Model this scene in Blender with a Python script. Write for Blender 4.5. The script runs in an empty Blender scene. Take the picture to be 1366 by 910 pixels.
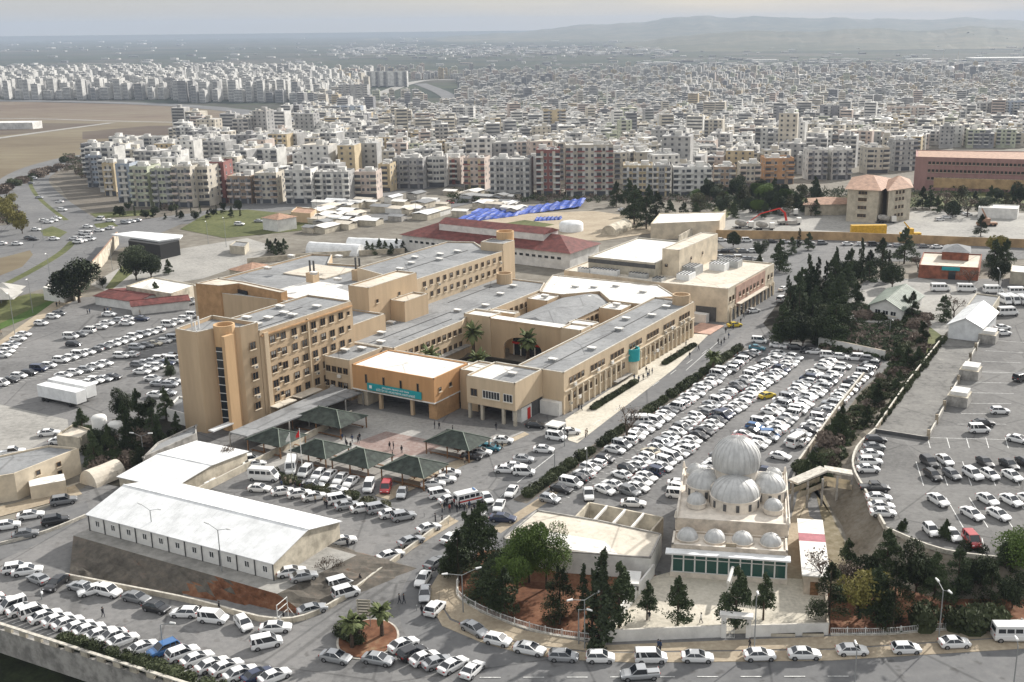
import bpy, bmesh, math, random
from mathutils import Vector, Matrix
random.seed(7)
S = bpy.context.scene
C = S.collection
PI = math.pi
R = math.radians
# ---------------------------------------------------------------- camera
F, CX, CY, HC = 1480.0, 740.0, 455.0, 82.0
pitch = math.atan((CY-32.9)/F); roll = math.atan(.011)
_f = Vector((0, math.cos(pitch), -math.sin(pitch)))
_u0 = Vector((0, math.sin(pitch), math.cos(pitch)))
_r = Vector((1,0,0))*math.cos(roll) - _u0*math.sin(roll)
_u = Vector((1,0,0))*math.sin(roll) + _u0*math.cos(roll)
cam = bpy.data.cameras.new('camera'); co = bpy.data.objects.new('camera', cam); C.objects.link(co)
m3 = Matrix((_r, _u, -_f)).transposed()
co.matrix_world = Matrix.Translation((0,0,HC)) @ m3.to_4x4()
cam.sensor_width = 36; cam.lens = F/1366*36
cam.shift_x = -(CX-683)/1366; cam.shift_y = 0.0
cam.clip_start = 1; cam.clip_end = 60000
S.camera = co
# ---------------------------------------------------------------- light and sky
SUN_AZ, SUN_EL = 42.0, 29.0
w = bpy.data.worlds.new("World"); S.world = w; w.use_nodes = True
nt = w.node_tree; nt.nodes.clear()
out = nt.nodes.new('ShaderNodeOutputWorld'); bg = nt.nodes.new('ShaderNodeBackground')
sky = nt.nodes.new('ShaderNodeTexSky'); sky.sky_type = 'NISHITA'; sky.sun_disc = False
sky.sun_elevation = R(SUN_EL); sky.sun_rotation = R(SUN_AZ); sky.altitude = 600; sky.dust_density = 2.0
tc = nt.nodes.new('ShaderNodeTexCoord'); mp = nt.nodes.new('ShaderNodeMapping'); mp.inputs['Scale'].default_value = (1.0, 1.0, 7.0)
nz = nt.nodes.new('ShaderNodeTexNoise'); nz.inputs['Scale'].default_value = 3.4; nz.inputs['Detail'].default_value = 6; nz.inputs['Roughness'].default_value = .55
cr = nt.nodes.new('ShaderNodeValToRGB'); cr.color_ramp.elements[0].position = .32; cr.color_ramp.elements[0].color = (.60,.60,.60,1)
cr.color_ramp.elements[1].position = .7; cr.color_ramp.elements[1].color = (.97,.97,.97,1)
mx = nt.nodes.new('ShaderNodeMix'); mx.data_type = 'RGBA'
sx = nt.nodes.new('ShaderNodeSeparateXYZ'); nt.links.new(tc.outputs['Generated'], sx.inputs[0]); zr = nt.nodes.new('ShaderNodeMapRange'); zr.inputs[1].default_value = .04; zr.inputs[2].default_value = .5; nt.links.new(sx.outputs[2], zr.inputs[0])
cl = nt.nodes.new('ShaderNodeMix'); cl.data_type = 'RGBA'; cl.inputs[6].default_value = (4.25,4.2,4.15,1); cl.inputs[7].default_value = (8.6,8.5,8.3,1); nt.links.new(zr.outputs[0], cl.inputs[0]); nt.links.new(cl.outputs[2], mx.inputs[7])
nt.links.new(tc.outputs['Generated'], mp.inputs[0]); nt.links.new(mp.outputs[0], nz.inputs['Vector'])
nt.links.new(nz.outputs['Fac'], cr.inputs[0]); nt.links.new(cr.outputs[0], mx.inputs[0])
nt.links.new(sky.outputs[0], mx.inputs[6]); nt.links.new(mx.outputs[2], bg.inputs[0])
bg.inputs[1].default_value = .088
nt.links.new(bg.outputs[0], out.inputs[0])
sl = bpy.data.lights.new('sun', 'SUN'); sl.energy = 4.4; sl.angle = R(1.3); sl.color = (1,.955,.89)
so = bpy.data.objects.new('sun', sl); C.objects.link(so)
sd = Vector((math.sin(R(SUN_AZ))*math.cos(R(SUN_EL)), math.cos(R(SUN_AZ))*math.cos(R(SUN_EL)), math.sin(R(SUN_EL))))
so.rotation_euler = sd.to_track_quat('Z','Y').to_euler(); so.location = (0,0,300)
S.view_settings.view_transform = 'Standard'; S.view_settings.look = 'None'; S.view_settings.gamma = 1
S.view_settings.exposure = 0.66
S.render.engine = 'CYCLES'; S.cycles.volume_bounces = 1
# ---------------------------------------------------------------- terrain and pixel helpers
TY0, TY1, TZ = 500.0, 1900.0, -60.0
def tz(y): return TZ*min(1, max(0, (y-TY0)/(TY1-TY0)))
def G(x, y, z=None):
    """point of the ground seen at photo pixel (x, y); z fixes a height instead"""
    d = _f + _r*((x-CX)/F) - _u*((y-CY)/F)
    if z is not None:
        t = (z-HC)/d.z; return Vector((t*d.x, t*d.y, z))
    a, b = 0.0, 60000.0
    for _ in range(50):
        t = (a+b)/2
        if HC+t*d.z > tz(t*d.y): a = t
        else: b = t
    return Vector((a*d.x, a*d.y, tz(a*d.y)))
S30, C30 = .5, math.cos(R(30))
def W(a, b, z=0): return Vector((a*S30+b*C30, a*C30-b*S30, z))      # street grid of the hospital, turned 30 degrees
def BA(x, y, h):                                                    # photo pixel at height h -> (b, a)
    p = G(x, y, h); return (p.x*C30-p.y*S30, p.x*S30+p.y*C30)
def dirv(az): return Vector((math.sin(R(az)), math.cos(R(az)), 0))
# ---------------------------------------------------------------- materials
MT = {}
def mat(name, col, rough=.8, var=.12, scale=.6, metal=0, col2=None, detail=4, spec=.3, bump=0, coat=0, streak=1.0):
    if name in MT: return MT[name]
    m = bpy.data.materials.new(name); m.use_nodes = True; MT[name] = m
    t = m.node_tree; b = t.nodes['Principled BSDF']
    b.inputs['Roughness'].default_value = rough; b.inputs['Metallic'].default_value = metal
    b.inputs['Specular IOR Level'].default_value = spec
    if coat: b.inputs['Coat Weight'].default_value = coat; b.inputs['Coat Roughness'].default_value = .1
    if var > 0 or col2:
        tcx = t.nodes.new('ShaderNodeTexCoord'); n = t.nodes.new('ShaderNodeTexNoise')
        n.inputs['Scale'].default_value = scale; n.inputs['Detail'].default_value = detail; n.inputs['Roughness'].default_value = .65
        r = t.nodes.new('ShaderNodeValToRGB')
        c2 = col2 or tuple(c*(1-2*var) for c in col); c1 = col if col2 else tuple(min(1, c*(1+var)) for c in col)
        r.color_ramp.elements[0].position = .36; r.color_ramp.elements[0].color = (*c2, 1)
        r.color_ramp.elements[1].position = .62; r.color_ramp.elements[1].color = (*c1, 1)
        mpp = t.nodes.new('ShaderNodeMapping'); mpp.inputs['Scale'].default_value = (1,1,streak); t.links.new(tcx.outputs['Object'], mpp.inputs[0])
        t.links.new(mpp.outputs[0], n.inputs['Vector']); t.links.new(n.outputs['Fac'], r.inputs[0])
        t.links.new(r.outputs[0], b.inputs['Base Color'])
        if bump:
            bp = t.nodes.new('ShaderNodeBump'); bp.inputs['Strength'].default_value = bump; bp.inputs['Distance'].default_value = .1
            t.links.new(n.outputs['Fac'], bp.inputs['Height']); t.links.new(bp.outputs[0], b.inputs['Normal'])
    else:
        b.inputs['Base Color'].default_value = (*col, 1)
    return m
def mat_multi(name, stops, scales=(.01,.15), rough=.9, mapping=(1,1,1), cells=None, stain=False):
    """ground-like material: two noises blended over several colours"""
    m = bpy.data.materials.new(name); m.use_nodes = True; MT[name] = m
    t = m.node_tree; b = t.nodes['Principled BSDF']; b.inputs['Roughness'].default_value = rough; b.inputs['Specular IOR Level'].default_value = .15
    tcx = t.nodes.new('ShaderNodeTexCoord'); mpn = t.nodes.new('ShaderNodeMapping'); mpn.inputs['Scale'].default_value = mapping
    t.links.new(tcx.outputs['Object'], mpn.inputs[0])
    ns = []
    for s in scales:
        n = t.nodes.new('ShaderNodeTexNoise'); n.inputs['Scale'].default_value = s; n.inputs['Detail'].default_value = 8; n.inputs['Roughness'].default_value = .68
        t.links.new(mpn.outputs[0], n.inputs['Vector']); ns.append(n)
    a = t.nodes.new('ShaderNodeMath'); a.operation = 'MULTIPLY_ADD'; a.inputs[1].default_value = .5
    h = t.nodes.new('ShaderNodeMath'); h.operation = 'MULTIPLY'; h.inputs[1].default_value = .5
    t.links.new(ns[1].outputs['Fac'], h.inputs[0]); t.links.new(ns[0].outputs['Fac'], a.inputs[0]); t.links.new(h.outputs[0], a.inputs[2])
    r = t.nodes.new('ShaderNodeValToRGB'); el = r.color_ramp.elements
    while len(el) < len(stops): el.new(.5)
    for e, (p, c) in zip(el, stops): e.position = p; e.color = (*c, 1)
    fac = a.outputs[0]
    if cells: # patchwork: repaired asphalt slabs, or fields
        vo = t.nodes.new('ShaderNodeTexVoronoi'); vo.distance = 'CHEBYCHEV'; vo.inputs['Scale'].default_value = cells[0]; t.links.new(mpn.outputs[0], vo.inputs['Vector'])
        sp = t.nodes.new('ShaderNodeSeparateColor'); t.links.new(vo.outputs['Color'], sp.inputs[0]); ma = t.nodes.new('ShaderNodeMath'); ma.operation = 'MULTIPLY_ADD'; ma.inputs[1].default_value = cells[1]
        sb_ = t.nodes.new('ShaderNodeMath'); sb_.operation = 'SUBTRACT'; sb_.inputs[1].default_value = .5; t.links.new(sp.outputs[0], sb_.inputs[0]); t.links.new(sb_.outputs[0], ma.inputs[0]); t.links.new(fac, ma.inputs[2]); fac = ma.outputs[0]
    t.links.new(fac, r.inputs[0]); col_ = r.outputs[0]
    if stain: # oil drips, tar joints
        n3 = t.nodes.new('ShaderNodeTexNoise'); n3.inputs['Scale'].default_value = .55; n3.inputs['Detail'].default_value = 3; t.links.new(tcx.outputs['Object'], n3.inputs['Vector'])
        r3 = t.nodes.new('ShaderNodeValToRGB'); r3.color_ramp.elements[0].position = .60; r3.color_ramp.elements[0].color = (1,1,1,1); r3.color_ramp.elements[1].position = .72; r3.color_ramp.elements[1].color = (.68,.67,.66,1); t.links.new(n3.outputs['Fac'], r3.inputs[0])
        v3 = t.nodes.new('ShaderNodeTexVoronoi'); v3.feature = 'DISTANCE_TO_EDGE'; v3.inputs['Scale'].default_value = .045; t.links.new(tcx.outputs['Object'], v3.inputs['Vector'])
        r4 = t.nodes.new('ShaderNodeValToRGB'); r4.color_ramp.elements[0].position = .004; r4.color_ramp.elements[0].color = (.7,.7,.7,1); r4.color_ramp.elements[1].position = .009; r4.color_ramp.elements[1].color = (1,1,1,1); t.links.new(v3.outputs['Distance'], r4.inputs[0])
        for q in (r3, r4):
            mm_ = t.nodes.new('ShaderNodeMix'); mm_.data_type = 'RGBA'; mm_.blend_type = 'MULTIPLY'; mm_.inputs[0].default_value = 1; t.links.new(col_, mm_.inputs[6]); t.links.new(q.outputs[0], mm_.inputs[7]); col_ = mm_.outputs[2]
    t.links.new(col_, b.inputs['Base Color'])
    return m
# asphalt with tyre lanes, patches and stains
mat_multi('asphalt', [(.36,(.115,.113,.112)),(.5,(.165,.163,.16)),(.62,(.205,.20,.195))], (.05,.9), cells=(.05,.10), stain=True)
mat_multi('asphalt_dark', [(.36,(.10,.098,.096)),(.48,(.145,.142,.137)),(.62,(.19,.187,.18))], (.06,1.1), cells=(.05,.12), stain=True)
mat_multi('asphalt_road', [(.38,(.12,.12,.122)),(.52,(.15,.15,.15)),(.62,(.18,.178,.175))], (.03,.5), cells=(.03,.08), stain=True)
mat_multi('concrete_yard', [(.38,(.20,.195,.18)),(.5,(.29,.28,.26)),(.62,(.36,.35,.32))], (.06,.8))
mat_multi('sand_pave', [(.38,(.27,.22,.16)),(.5,(.34,.285,.21)),(.62,(.42,.36,.27))], (.1,1.4))
mat_multi('pale_pave', [(.38,(.40,.37,.31)),(.5,(.52,.48,.40)),(.62,(.6,.56,.48))], (.1,1.6))
mat_multi('plaza', [(.38,(.24,.23,.22)),(.5,(.32,.31,.29)),(.62,(.40,.385,.36))], (.1,1.2))
mat_multi('pink_pave', [(.36,(.17,.13,.115)),(.47,(.24,.175,.155)),(.56,(.27,.22,.20)),(.66,(.32,.29,.27))], (.3,1.4))
mat_multi('red_soil', [(.36,(.06,.032,.018)),(.46,(.13,.058,.032)),(.56,(.19,.095,.055)),(.66,(.24,.17,.10))], (.12,.9))
mat_multi('grey_soil', [(.36,(.07,.062,.052)),(.48,(.12,.108,.09)),(.58,(.165,.145,.12)),(.68,(.22,.19,.15))], (.12,1.3))
mat_multi('dry_grass', [(.36,(.10,.085,.05)),(.48,(.16,.135,.085)),(.58,(.21,.18,.125)),(.68,(.27,.24,.18))], (.05,.8))
mat_multi('green_grass', [(.36,(.05,.058,.022)),(.48,(.085,.095,.036)),(.58,(.125,.13,.055)),(.68,(.18,.17,.095))], (.04,.6))
mat_multi('bright_grass', [(.36,(.03,.055,.012)),(.5,(.055,.10,.02)),(.66,(.10,.14,.035))], (.1,1.2))
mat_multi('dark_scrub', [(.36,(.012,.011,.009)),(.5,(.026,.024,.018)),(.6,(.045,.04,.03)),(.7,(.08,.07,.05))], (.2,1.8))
mat_multi('earth', [(.36,(.10,.09,.075)),(.48,(.16,.145,.12)),(.58,(.21,.195,.165)),(.68,(.28,.26,.23))], (.02,.25))
mat_multi('field_brown', [(.36,(.11,.08,.055)),(.47,(.145,.11,.08)),(.56,(.17,.14,.10)),(.66,(.19,.17,.12))], (.006,.05), mapping=(.4,1,1))
mat_multi('field_dark', [(.36,(.06,.045,.035)),(.5,(.09,.068,.052)),(.62,(.12,.10,.07))], (.006,.05), mapping=(.4,1,1))
mat_multi('field_olive', [(.36,(.11,.085,.055)),(.5,(.15,.122,.08)),(.62,(.19,.165,.11))], (.006,.05), mapping=(.4,1,1))
mat_multi('plain', [(.26,(.012,.020,.016)),(.40,(.028,.038,.028)),(.48,(.05,.06,.036)),(.54,(.05,.05,.04)),(.62,(.08,.075,.06)),(.74,(.15,.14,.12))], (.0011,.006), mapping=(.55,1,1), cells=(.0045,.22))
mat_multi('hill', [(.36,(.055,.065,.045)),(.5,(.10,.10,.07)),(.62,(.17,.15,.11))], (.0006,.004))
mat('kerb', (.50,.47,.41), .8, .15, 1.5); mat('white_paint', (.62,.62,.6), .7, .2, 2); mat('concrete', (.34,.325,.30), .9, .2, .5)
mat('wall_cream', (.50,.45,.36), .9, .18, .4); mat('stone_wall', (.33,.28,.21), .9, .3, .7)
mat_multi('roof_grey', [(.36,(.17,.172,.175)),(.5,(.235,.24,.243)),(.64,(.29,.293,.295))], (.08,1.1), cells=(.16,.10), stain=True)
mat_multi('roof_white', [(.36,(.58,.56,.52)),(.5,(.70,.685,.65)),(.6,(.76,.745,.71))], (.15,1.5), cells=(.2,.05), stain=True)
mat_multi('roof_cream', [(.36,(.46,.41,.34)),(.5,(.56,.51,.43)),(.62,(.63,.58,.49))], (.12,1.3), cells=(.15,.06), stain=True)
mat('blind', (.30,.29,.27), .5, 0)
mat('tan', (.48,.36,.235), .9, .05, .5, streak=.12); mat('turret', (.54,.36,.20), .9, .05, .5, streak=.12); mat('tan_light', (.53,.42,.29), .9, .05, .5, streak=.12); mat('orange', (.50,.28,.13), .85, .05, .5, streak=.12)
mat('brown_trim', (.42,.255,.13), .9, .1, .5); mat('cream', (.60,.52,.40), .9, .1, .3); mat('pinkwall', (.46,.30,.235), .9, .1, .5)
mat('beige_wall', (.45,.41,.33), .9, .12, .4); mat('white_wall', (.66,.65,.62), .8, .08, .4); mat('light_metal', (.70,.71,.71), .5, .09, .35, metal=0, detail=8)
mat('glass', (.02,.024,.028), .12, 0, spec=.6); mat('glass_green', (.012,.07,.058), .1, 0, spec=.6); mat('frame_white', (.7,.7,.68), .6, 0)
mat('frame_brown', (.20,.135,.08), .7, 0); mat('sill', (.62,.54,.42), .8, 0); mat('dark', (.03,.03,.03), .9, 0); mat('dark_grey', (.09,.09,.09), .8, .1, 1)
mat('teal', (.02,.30,.33), .6, .05, 1); mat('lettering', (.8,.82,.8), .6, 0); mat('green_roof', (.034,.044,.036), .8, .3, .8, detail=8)
mat('lead', (.52,.52,.51), .55, .10, .9, metal=.2, detail=8, streak=.4); mat('rib', (.48,.48,.47), .5, 0, metal=.2); mat('steel', (.42,.43,.43), .45, .08, 1, metal=.4)
mat('red_roof', (.14,.042,.036), .75, .2, .5); mat('school_red', (.34,.20,.18), .85, .08, .3, streak=.2); mat('tile_roof', (.34,.21,.145), .8, .15, .6); mat('greenish_roof', (.17,.20,.165), .7, .12, .5)
mat('brick_red', (.27,.10,.06), .85, .2, .6); mat('blue_tarp', (.008,.05,.30), .6, .3, .5); mat('tan_fence', (.42,.285,.155), .85, .15, .2)
mat('tyre', (.02,.02,.02), .9, 0); mat('rim', (.3,.3,.31), .35, 0, metal=.6); mat('carglass', (.018,.022,.028), .08, 0, spec=.8)
mat('lamp_clear', (.75,.76,.78), .15, 0); mat('lamp_red', (.35,.015,.012), .3, 0); mat('bark', (.075,.055,.04), .95, .2, 3)
mat('lamp_head', (.78,.78,.76), .4, 0); mat('pole', (.30,.31,.31), .5, 0, metal=.4); mat('wood', (.22,.12,.06), .8, .2, 3); mat('flag_red', (.5,.02,.02), .7, 0)
mat('hedge_soil', (.03,.028,.018), .95, .3, 3); mat('skin', (.45,.26,.18), .7, 0); mat('cloth_dark', (.018,.018,.022), .9, 0); mat('cloth_blue', (.03,.05,.10), .9, 0); mat('cloth_red', (.20,.03,.025), .9, 0)
mat('cloth_beige', (.32,.26,.2), .9, 0); mat('trouser', (.03,.035,.05), .9, 0); mat('white_cloth', (.62,.61,.58), .9, 0); mat('red_plastic', (.5,.03,.02), .5, 0); mat('yellow', (.55,.33,.03), .6, .1, 1)
mat('maroon_strip', (.36,.13,.15), .7, .1, 1)
# ---------------------------------------------------------------- mesh builder
class MB:
    def __init__(s, off=(0,0,0)): s.v = []; s.f = []; s.m = []; s.mats = []; s.off = off; s.sm = False
    def mi(s, m):
        if m not in s.mats: s.mats.append(m)
        return s.mats.index(m)
    def face(s, pts, m):
        n = len(s.v); s.v += [(p[0]-s.off[0], p[1]-s.off[1], p[2]-s.off[2]) for p in pts]; s.f.append(list(range(n, n+len(pts)))); s.m.append(s.mi(m))
    def mesh(s, vs, fs, m):
        n = len(s.v); s.v += [(p[0]-s.off[0], p[1]-s.off[1], p[2]-s.off[2]) for p in vs]
        k = s.mi(m)
        for f in fs: s.f.append([n+i for i in f]); s.m.append(k)
    def prism(s, poly, z0, z1, m, top=None, bottom=False):
        if sum(poly[i-1][0]*poly[i][1]-poly[i][0]*poly[i-1][1] for i in range(len(poly))) < 0: poly = poly[::-1]
        n = len(poly); vs = [(p[0],p[1],z0) for p in poly]+[(p[0],p[1],z1) for p in poly]
        s.mesh(vs, [[i,(i+1)%n,n+(i+1)%n,n+i] for i in range(n)], m); s.face([(p[0],p[1],z1) for p in poly], top or m)
        if bottom: s.face([(p[0],p[1],z0) for p in poly[::-1]], m)
    def box(s, x0, x1, y0, y1, z0, z1, m, top=None): s.prism([(x0,y0),(x1,y0),(x1,y1),(x0,y1)], z0, z1, m, top, True)
    def rbox(s, cx, cy, sx, sy, z0, z1, rot, m, top=None):
        c, q = math.cos(rot), math.sin(rot)
        s.prism([(cx+x*c-y*q, cy+x*q+y*c) for x, y in ((-sx/2,-sy/2),(sx/2,-sy/2),(sx/2,sy/2),(-sx/2,sy/2))], z0, z1, m, top, True)
    def parapet(s, poly, z0, z1, m, t=.3):
        """low wall along a closed outline, its thickness inwards"""
        if sum(poly[i-1][0]*poly[i][1]-poly[i][0]*poly[i-1][1] for i in range(len(poly))) < 0: poly = poly[::-1]
        n = len(poly)
        for i in range(n):
            s.wall(poly[i], poly[(i+1)%n], z0, z1, t, m, side=1)
    def wall(s, p, q, z0, z1, t, m, side=0, top=None):
        d = Vector((q[0]-p[0], q[1]-p[1])); L = d.length
        if L < 1e-6: return
        d /= L; nrm = Vector((-d.y, d.x))*t
        a = Vector(p[:2]); b = Vector(q[:2])
        if side == 0: a -= nrm/2; b -= nrm/2
        s.prism([tuple(a),tuple(b),tuple(b+nrm),tuple(a+nrm)], z0, z1, m, top, True)
    def tube(s, p, q, r0, r1, m, n=6, caps=True):
        p = Vector(p); q = Vector(q); d = (q-p).normalized(); a = d.orthogonal().normalized(); b = d.cross(a)
        vs = [p+(a*math.cos(2*PI*i/n)+b*math.sin(2*PI*i/n))*r0 for i in range(n)]+[q+(a*math.cos(2*PI*i/n)+b*math.sin(2*PI*i/n))*r1 for i in range(n)]
        fs = [[i,(i+1)%n,n+(i+1)%n,n+i] for i in range(n)]
        if caps: fs += [list(range(n))[::-1], list(range(n,2*n))]
        s.mesh(vs, fs, m)
    def lathe(s, cx, cy, prof, m, n=24, a0=0, a1=2*PI):
        full = abs(a1-a0-2*PI) < 1e-6; k = n if full else n+1
        vs = []; fs = []
        for r, z in prof:
            for i in range(k):
                a = a0+(a1-a0)*i/n; vs.append((cx+r*math.cos(a), cy+r*math.sin(a), z))
        for j in range(len(prof)-1):
            for i in range(n): fs.append([j*k+i, j*k+(i+1)%k, (j+1)*k+(i+1)%k, (j+1)*k+i])
        s.mesh(vs, fs, m)
    def dome(s, cx, cy, z, r, h, m, n=24, rings=8, a0=0, a1=2*PI, drop=0):
        pr = []
        for j in range(rings+1):
            t = -drop+(PI/2+drop)*j/rings; pr.append((max(.001, r*math.cos(t)), z+h*math.sin(t)+ (h*math.sin(drop))))
        s.lathe(cx, cy, pr, m, n, a0, a1)
    def build(s, name, parent=None, smooth=False, loc=None):
        me = bpy.data.meshes.new(name); me.from_pydata(s.v, [], s.f)
        for k in s.mats: me.materials.append(MT[k])
        me.polygons.foreach_set('material_index', s.m)
        if smooth: me.polygons.foreach_set('use_smooth', [True]*len(s.f))
        me.update()
        return link(name, me, parent, loc)
def link(name, me, parent=None, loc=None):
    o = bpy.data.objects.new(name, me); C.objects.link(o)
    if parent: o.parent = parent
    if loc is not None: o.location = loc
    return o
def tag(o, label, cat, group=None):
    o['label'] = label; o['category'] = cat
    if group: o['group'] = group
    return o
def thing(name, label, cat, loc=(0,0,0), rz=0, group=None):
    o = bpy.data.objects.new(name, None); C.objects.link(o); o.empty_display_size = .5
    o.location = loc; o.rotation_euler = (0,0,rz); return tag(o, label, cat, group)
def struct(o): o['kind'] = 'structure'; return o
def dup(root, loc, rz, label, group=None, scale=None):
    r = root.copy(); C.objects.link(r); r.location = loc; r.rotation_euler = (0,0,rz); r['label'] = label
    if group: r['group'] = group
    if scale: r.scale = scale
    for ch in root.children:
        c = ch.copy(); C.objects.link(c); c.parent = r
        for g in ch.children:
            d = g.copy(); C.objects.link(d); d.parent = c
    return r
def copyset(src, loc, rz, label, cat, group=None, scale=None, name=None):
    """thing from a tuple (name, [(part, mesh, [(sub, mesh)])]) of shared meshes"""
    t = thing(name or src[0], label, cat, loc, rz, group)
    if scale: t.scale = scale
    for pn, me, subs in src[1]:
        p = link(pn, me, t)
        for sn, sm_ in subs: link(sn, sm_, p)
    return t
def single(name, me, loc, rz, label, cat, group=None, scale=None):
    o = link(name, me, None, loc); o.rotation_euler = (0,0,rz)
    if scale: o.scale = scale
    return tag(o, label, cat, group)
ORD = 'first second third fourth fifth sixth seventh eighth ninth tenth eleventh twelfth'.split()
def nth(i):
    if i < 12: return ORD[i]
    k = i+1; return '%d%s' % (k, 'th' if 10 <= k%100 <= 20 else {1:'st',2:'nd',3:'rd'}.get(k%10,'th'))
# ---------------------------------------------------------------- ground sheets
_lay = [0]
def patch(name, pts, m, z=None, lift=None, world=False):
    """flat area on the terrain, outlined in photo pixels (or world points)"""
    _lay[0] += 1
    solid = name == 'pavement'; lf = lift if lift is not None else (.004+.0022*_lay[0] if not solid else .14)
    bm = bmesh.new()
    vs = []
    for p in pts:
        q = Vector((p[0],p[1],0)) if world else G(p[0], p[1], z)
        vs.append(bm.verts.new((q.x, q.y, 0)))
    f = bm.faces.new(vs)
    if f.normal.z < 0 or True:
        bm.normal_update()
        if f.normal.z < 0: f.normal_flip()
    if z is None:
        for yy in (TY0, TY1):
            bmesh.ops.bisect_plane(bm, geom=bm.verts[:]+bm.edges[:]+bm.faces[:], plane_co=(0,yy,0), plane_no=(0,1,0))
    bmesh.ops.triangulate(bm, faces=bm.faces[:])
    for v in bm.verts: v.co.z = (tz(v.co.y) if z is None else z)+lf*(1+max(0, v.co.y-400)/90)
    if solid:
        r_ = bmesh.ops.extrude_edge_only(bm, edges=[e for e in bm.edges if e.is_boundary])
        for v in r_['geom']:
            if isinstance(v, bmesh.types.BMVert): v.co.z -= .16
        bmesh.ops.recalc_face_normals(bm, faces=bm.faces[:])
    me = bpy.data.meshes.new(name); bm.to_mesh(me); bm.free(); me.materials.append(MT[m])
    return struct(link(name, me))
def strip_pts(pts, wpx=None, wm=None):
    """centre line in photo pixels -> outline of a band wm metres wide, as world points"""
    P_ = [G(*p).xy if not isinstance(p, Vector) else p.xy for p in pts]; L = []; Rr = []
    for i, p in enumerate(P_):
        d = (P_[min(i+1,len(P_)-1)]-P_[max(i-1,0)]).normalized(); n = Vector((-d.y, d.x))*wm/2
        L.append(p+n); Rr.append(p-n)
    return [tuple(v) for v in L+Rr[::-1]]
def curve(pts, n=6):
    """Catmull-Rom through points"""
    o = []; P_ = [Vector(p) for p in pts]
    for i in range(len(P_)-1):
        a = P_[max(i-1,0)]; b = P_[i]; c = P_[i+1]; d = P_[min(i+2,len(P_)-1)]
        for k in range(n):
            t = k/n; o.append(.5*((2*b)+(c-a)*t+(2*a-5*b+4*c-d)*t*t+(3*b-a-3*c+d)*t**3))
    o.append(P_[-1]); return [tuple(p) for p in o]
def band(name, pts, wm, m, smooth=True): return patch(name, strip_pts(curve(pts) if smooth else pts, wm=wm), m, world=True)
# ================================================================ the ground
WL0, WL1 = G(-90, 812), G(262, 926)
def big(name, pts, m, z=None):
    bm = bmesh.new(); vs = [bm.verts.new((x, y, tz(y) if z is None else z)) for x, y in pts]; f = bm.faces.new(vs); bm.normal_update()
    if f.normal.z < 0: f.normal_flip()
    bmesh.ops.triangulate(bm, faces=bm.faces[:]); me = bpy.data.meshes.new(name); bm.to_mesh(me); bm.free(); me.materials.append(MT[m]); return struct(link(name, me))
def ground_sheet():
    bm = bmesh.new(); X = 30000
    d = (WL1-WL0).normalized(); e = WL1+d*60
    rows = [[(-X,500),(X,500),(X,-300),(e.x,-300),(e.x,e.y),(WL1.x,WL1.y),(WL0.x,WL0.y),(-X,WL0.y)]]
    for pts in rows:
        f = bm.faces.new([bm.verts.new((x,y,0)) for x,y in pts]); bm.normal_update()
        if f.normal.z < 0: f.normal_flip()
    bmesh.ops.triangulate(bm, faces=bm.faces[:])
    def quad(y0, y1, mi):
        f = bm.faces.new([bm.verts.new((x,y,tz(y))) for x,y in ((-X,y0),(X,y0),(X,y1),(-X,y1))]); f.material_index = mi
    quad(500,1900,0); quad(1900,30000,1)
    me = bpy.data.meshes.new('ground'); bm.to_mesh(me); bm.free(); me.materials.append(MT['earth']); me.materials.append(MT['plain'])
    return struct(link('ground', me))
ground_sheet()
mat_multi('lowland', [(.4,(.008,.010,.005)),(.55,(.016,.022,.009)),(.7,(.03,.04,.016))], (.2,1.5))
big('lower_ground', [(-300,-100),(80,-100),(60,140),(-300,200)], 'lowland', -3.6)
# raised terraces: outline (world) and height
PLATS = []
_G0 = G
def inside(p, poly):
    c = False
    for i in range(len(poly)):
        a, b = poly[i-1], poly[i]
        if (a[1] > p[1]) != (b[1] > p[1]) and p[0] < (b[0]-a[0])*(p[1]-a[1])/(b[1]-a[1])+a[0]: c = not c
    return c
def G(x, y, z=None):
    if z is None:
        for poly, h in PLATS:
            q = _G0(x, y, h)
            if inside(q, poly): return q
    return _G0(x, y, z)
def terrace(name, top, bot, z, mtop, mslope, nslope=5):
    """flat top at height z; top[i] meets the ground at bot[i] over an uneven slope"""
    random.seed(3)
    PLATS.append(([tuple(p[:2]) for p in top], z))
    bm = bmesh.new(); n = len(top)
    f = bm.faces.new([bm.verts.new((p[0],p[1],z)) for p in top]); bm.normal_update()
    if f.normal.z < 0: f.normal_flip()
    bmesh.ops.triangulate(bm, faces=bm.faces[:])
    for i in range(n):
        a, b = Vector(top[i][:2]), Vector(top[(i+1)%n][:2]); c, d = Vector(bot[i][:2]), Vector(bot[(i+1)%n][:2])
        k = max(2, int((b-a).length/1.5)); g = []
        for u in range(k+1):
            col = []
            for v in range(nslope+1):
                s, t = u/k, v/nslope; p = (a.lerp(b, s)).lerp(c.lerp(d, s), t)
                h = z*(1-t)+(random.uniform(-.25,.25) if 0 < v < nslope and 0 < u < k else 0)*(1.6 if name == 'embankment' else 1)
                col.append(bm.verts.new((p.x,p.y,h if v < nslope else -.05)))
            g.append(col)
        for u in range(k):
            for v in range(nslope):
                q = bm.faces.new((g[u][v],g[u+1][v],g[u+1][v+1],g[u][v+1])); q.material_index = 2 if name == 'embankment' and i == 0 and (u/k+v*.07+random.uniform(-.09,.09)) > .78 else 1
    bmesh.ops.recalc_face_normals(bm, faces=bm.faces[:])
    me = bpy.data.meshes.new(name); bm.to_mesh(me); bm.free(); me.materials.append(MT[mtop]); me.materials.append(MT[mslope]); me.materials.append(MT['red_soil'])
    return struct(link(name, me))
def Wt(b, a): return tuple(W(a, b)[:2])
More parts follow.
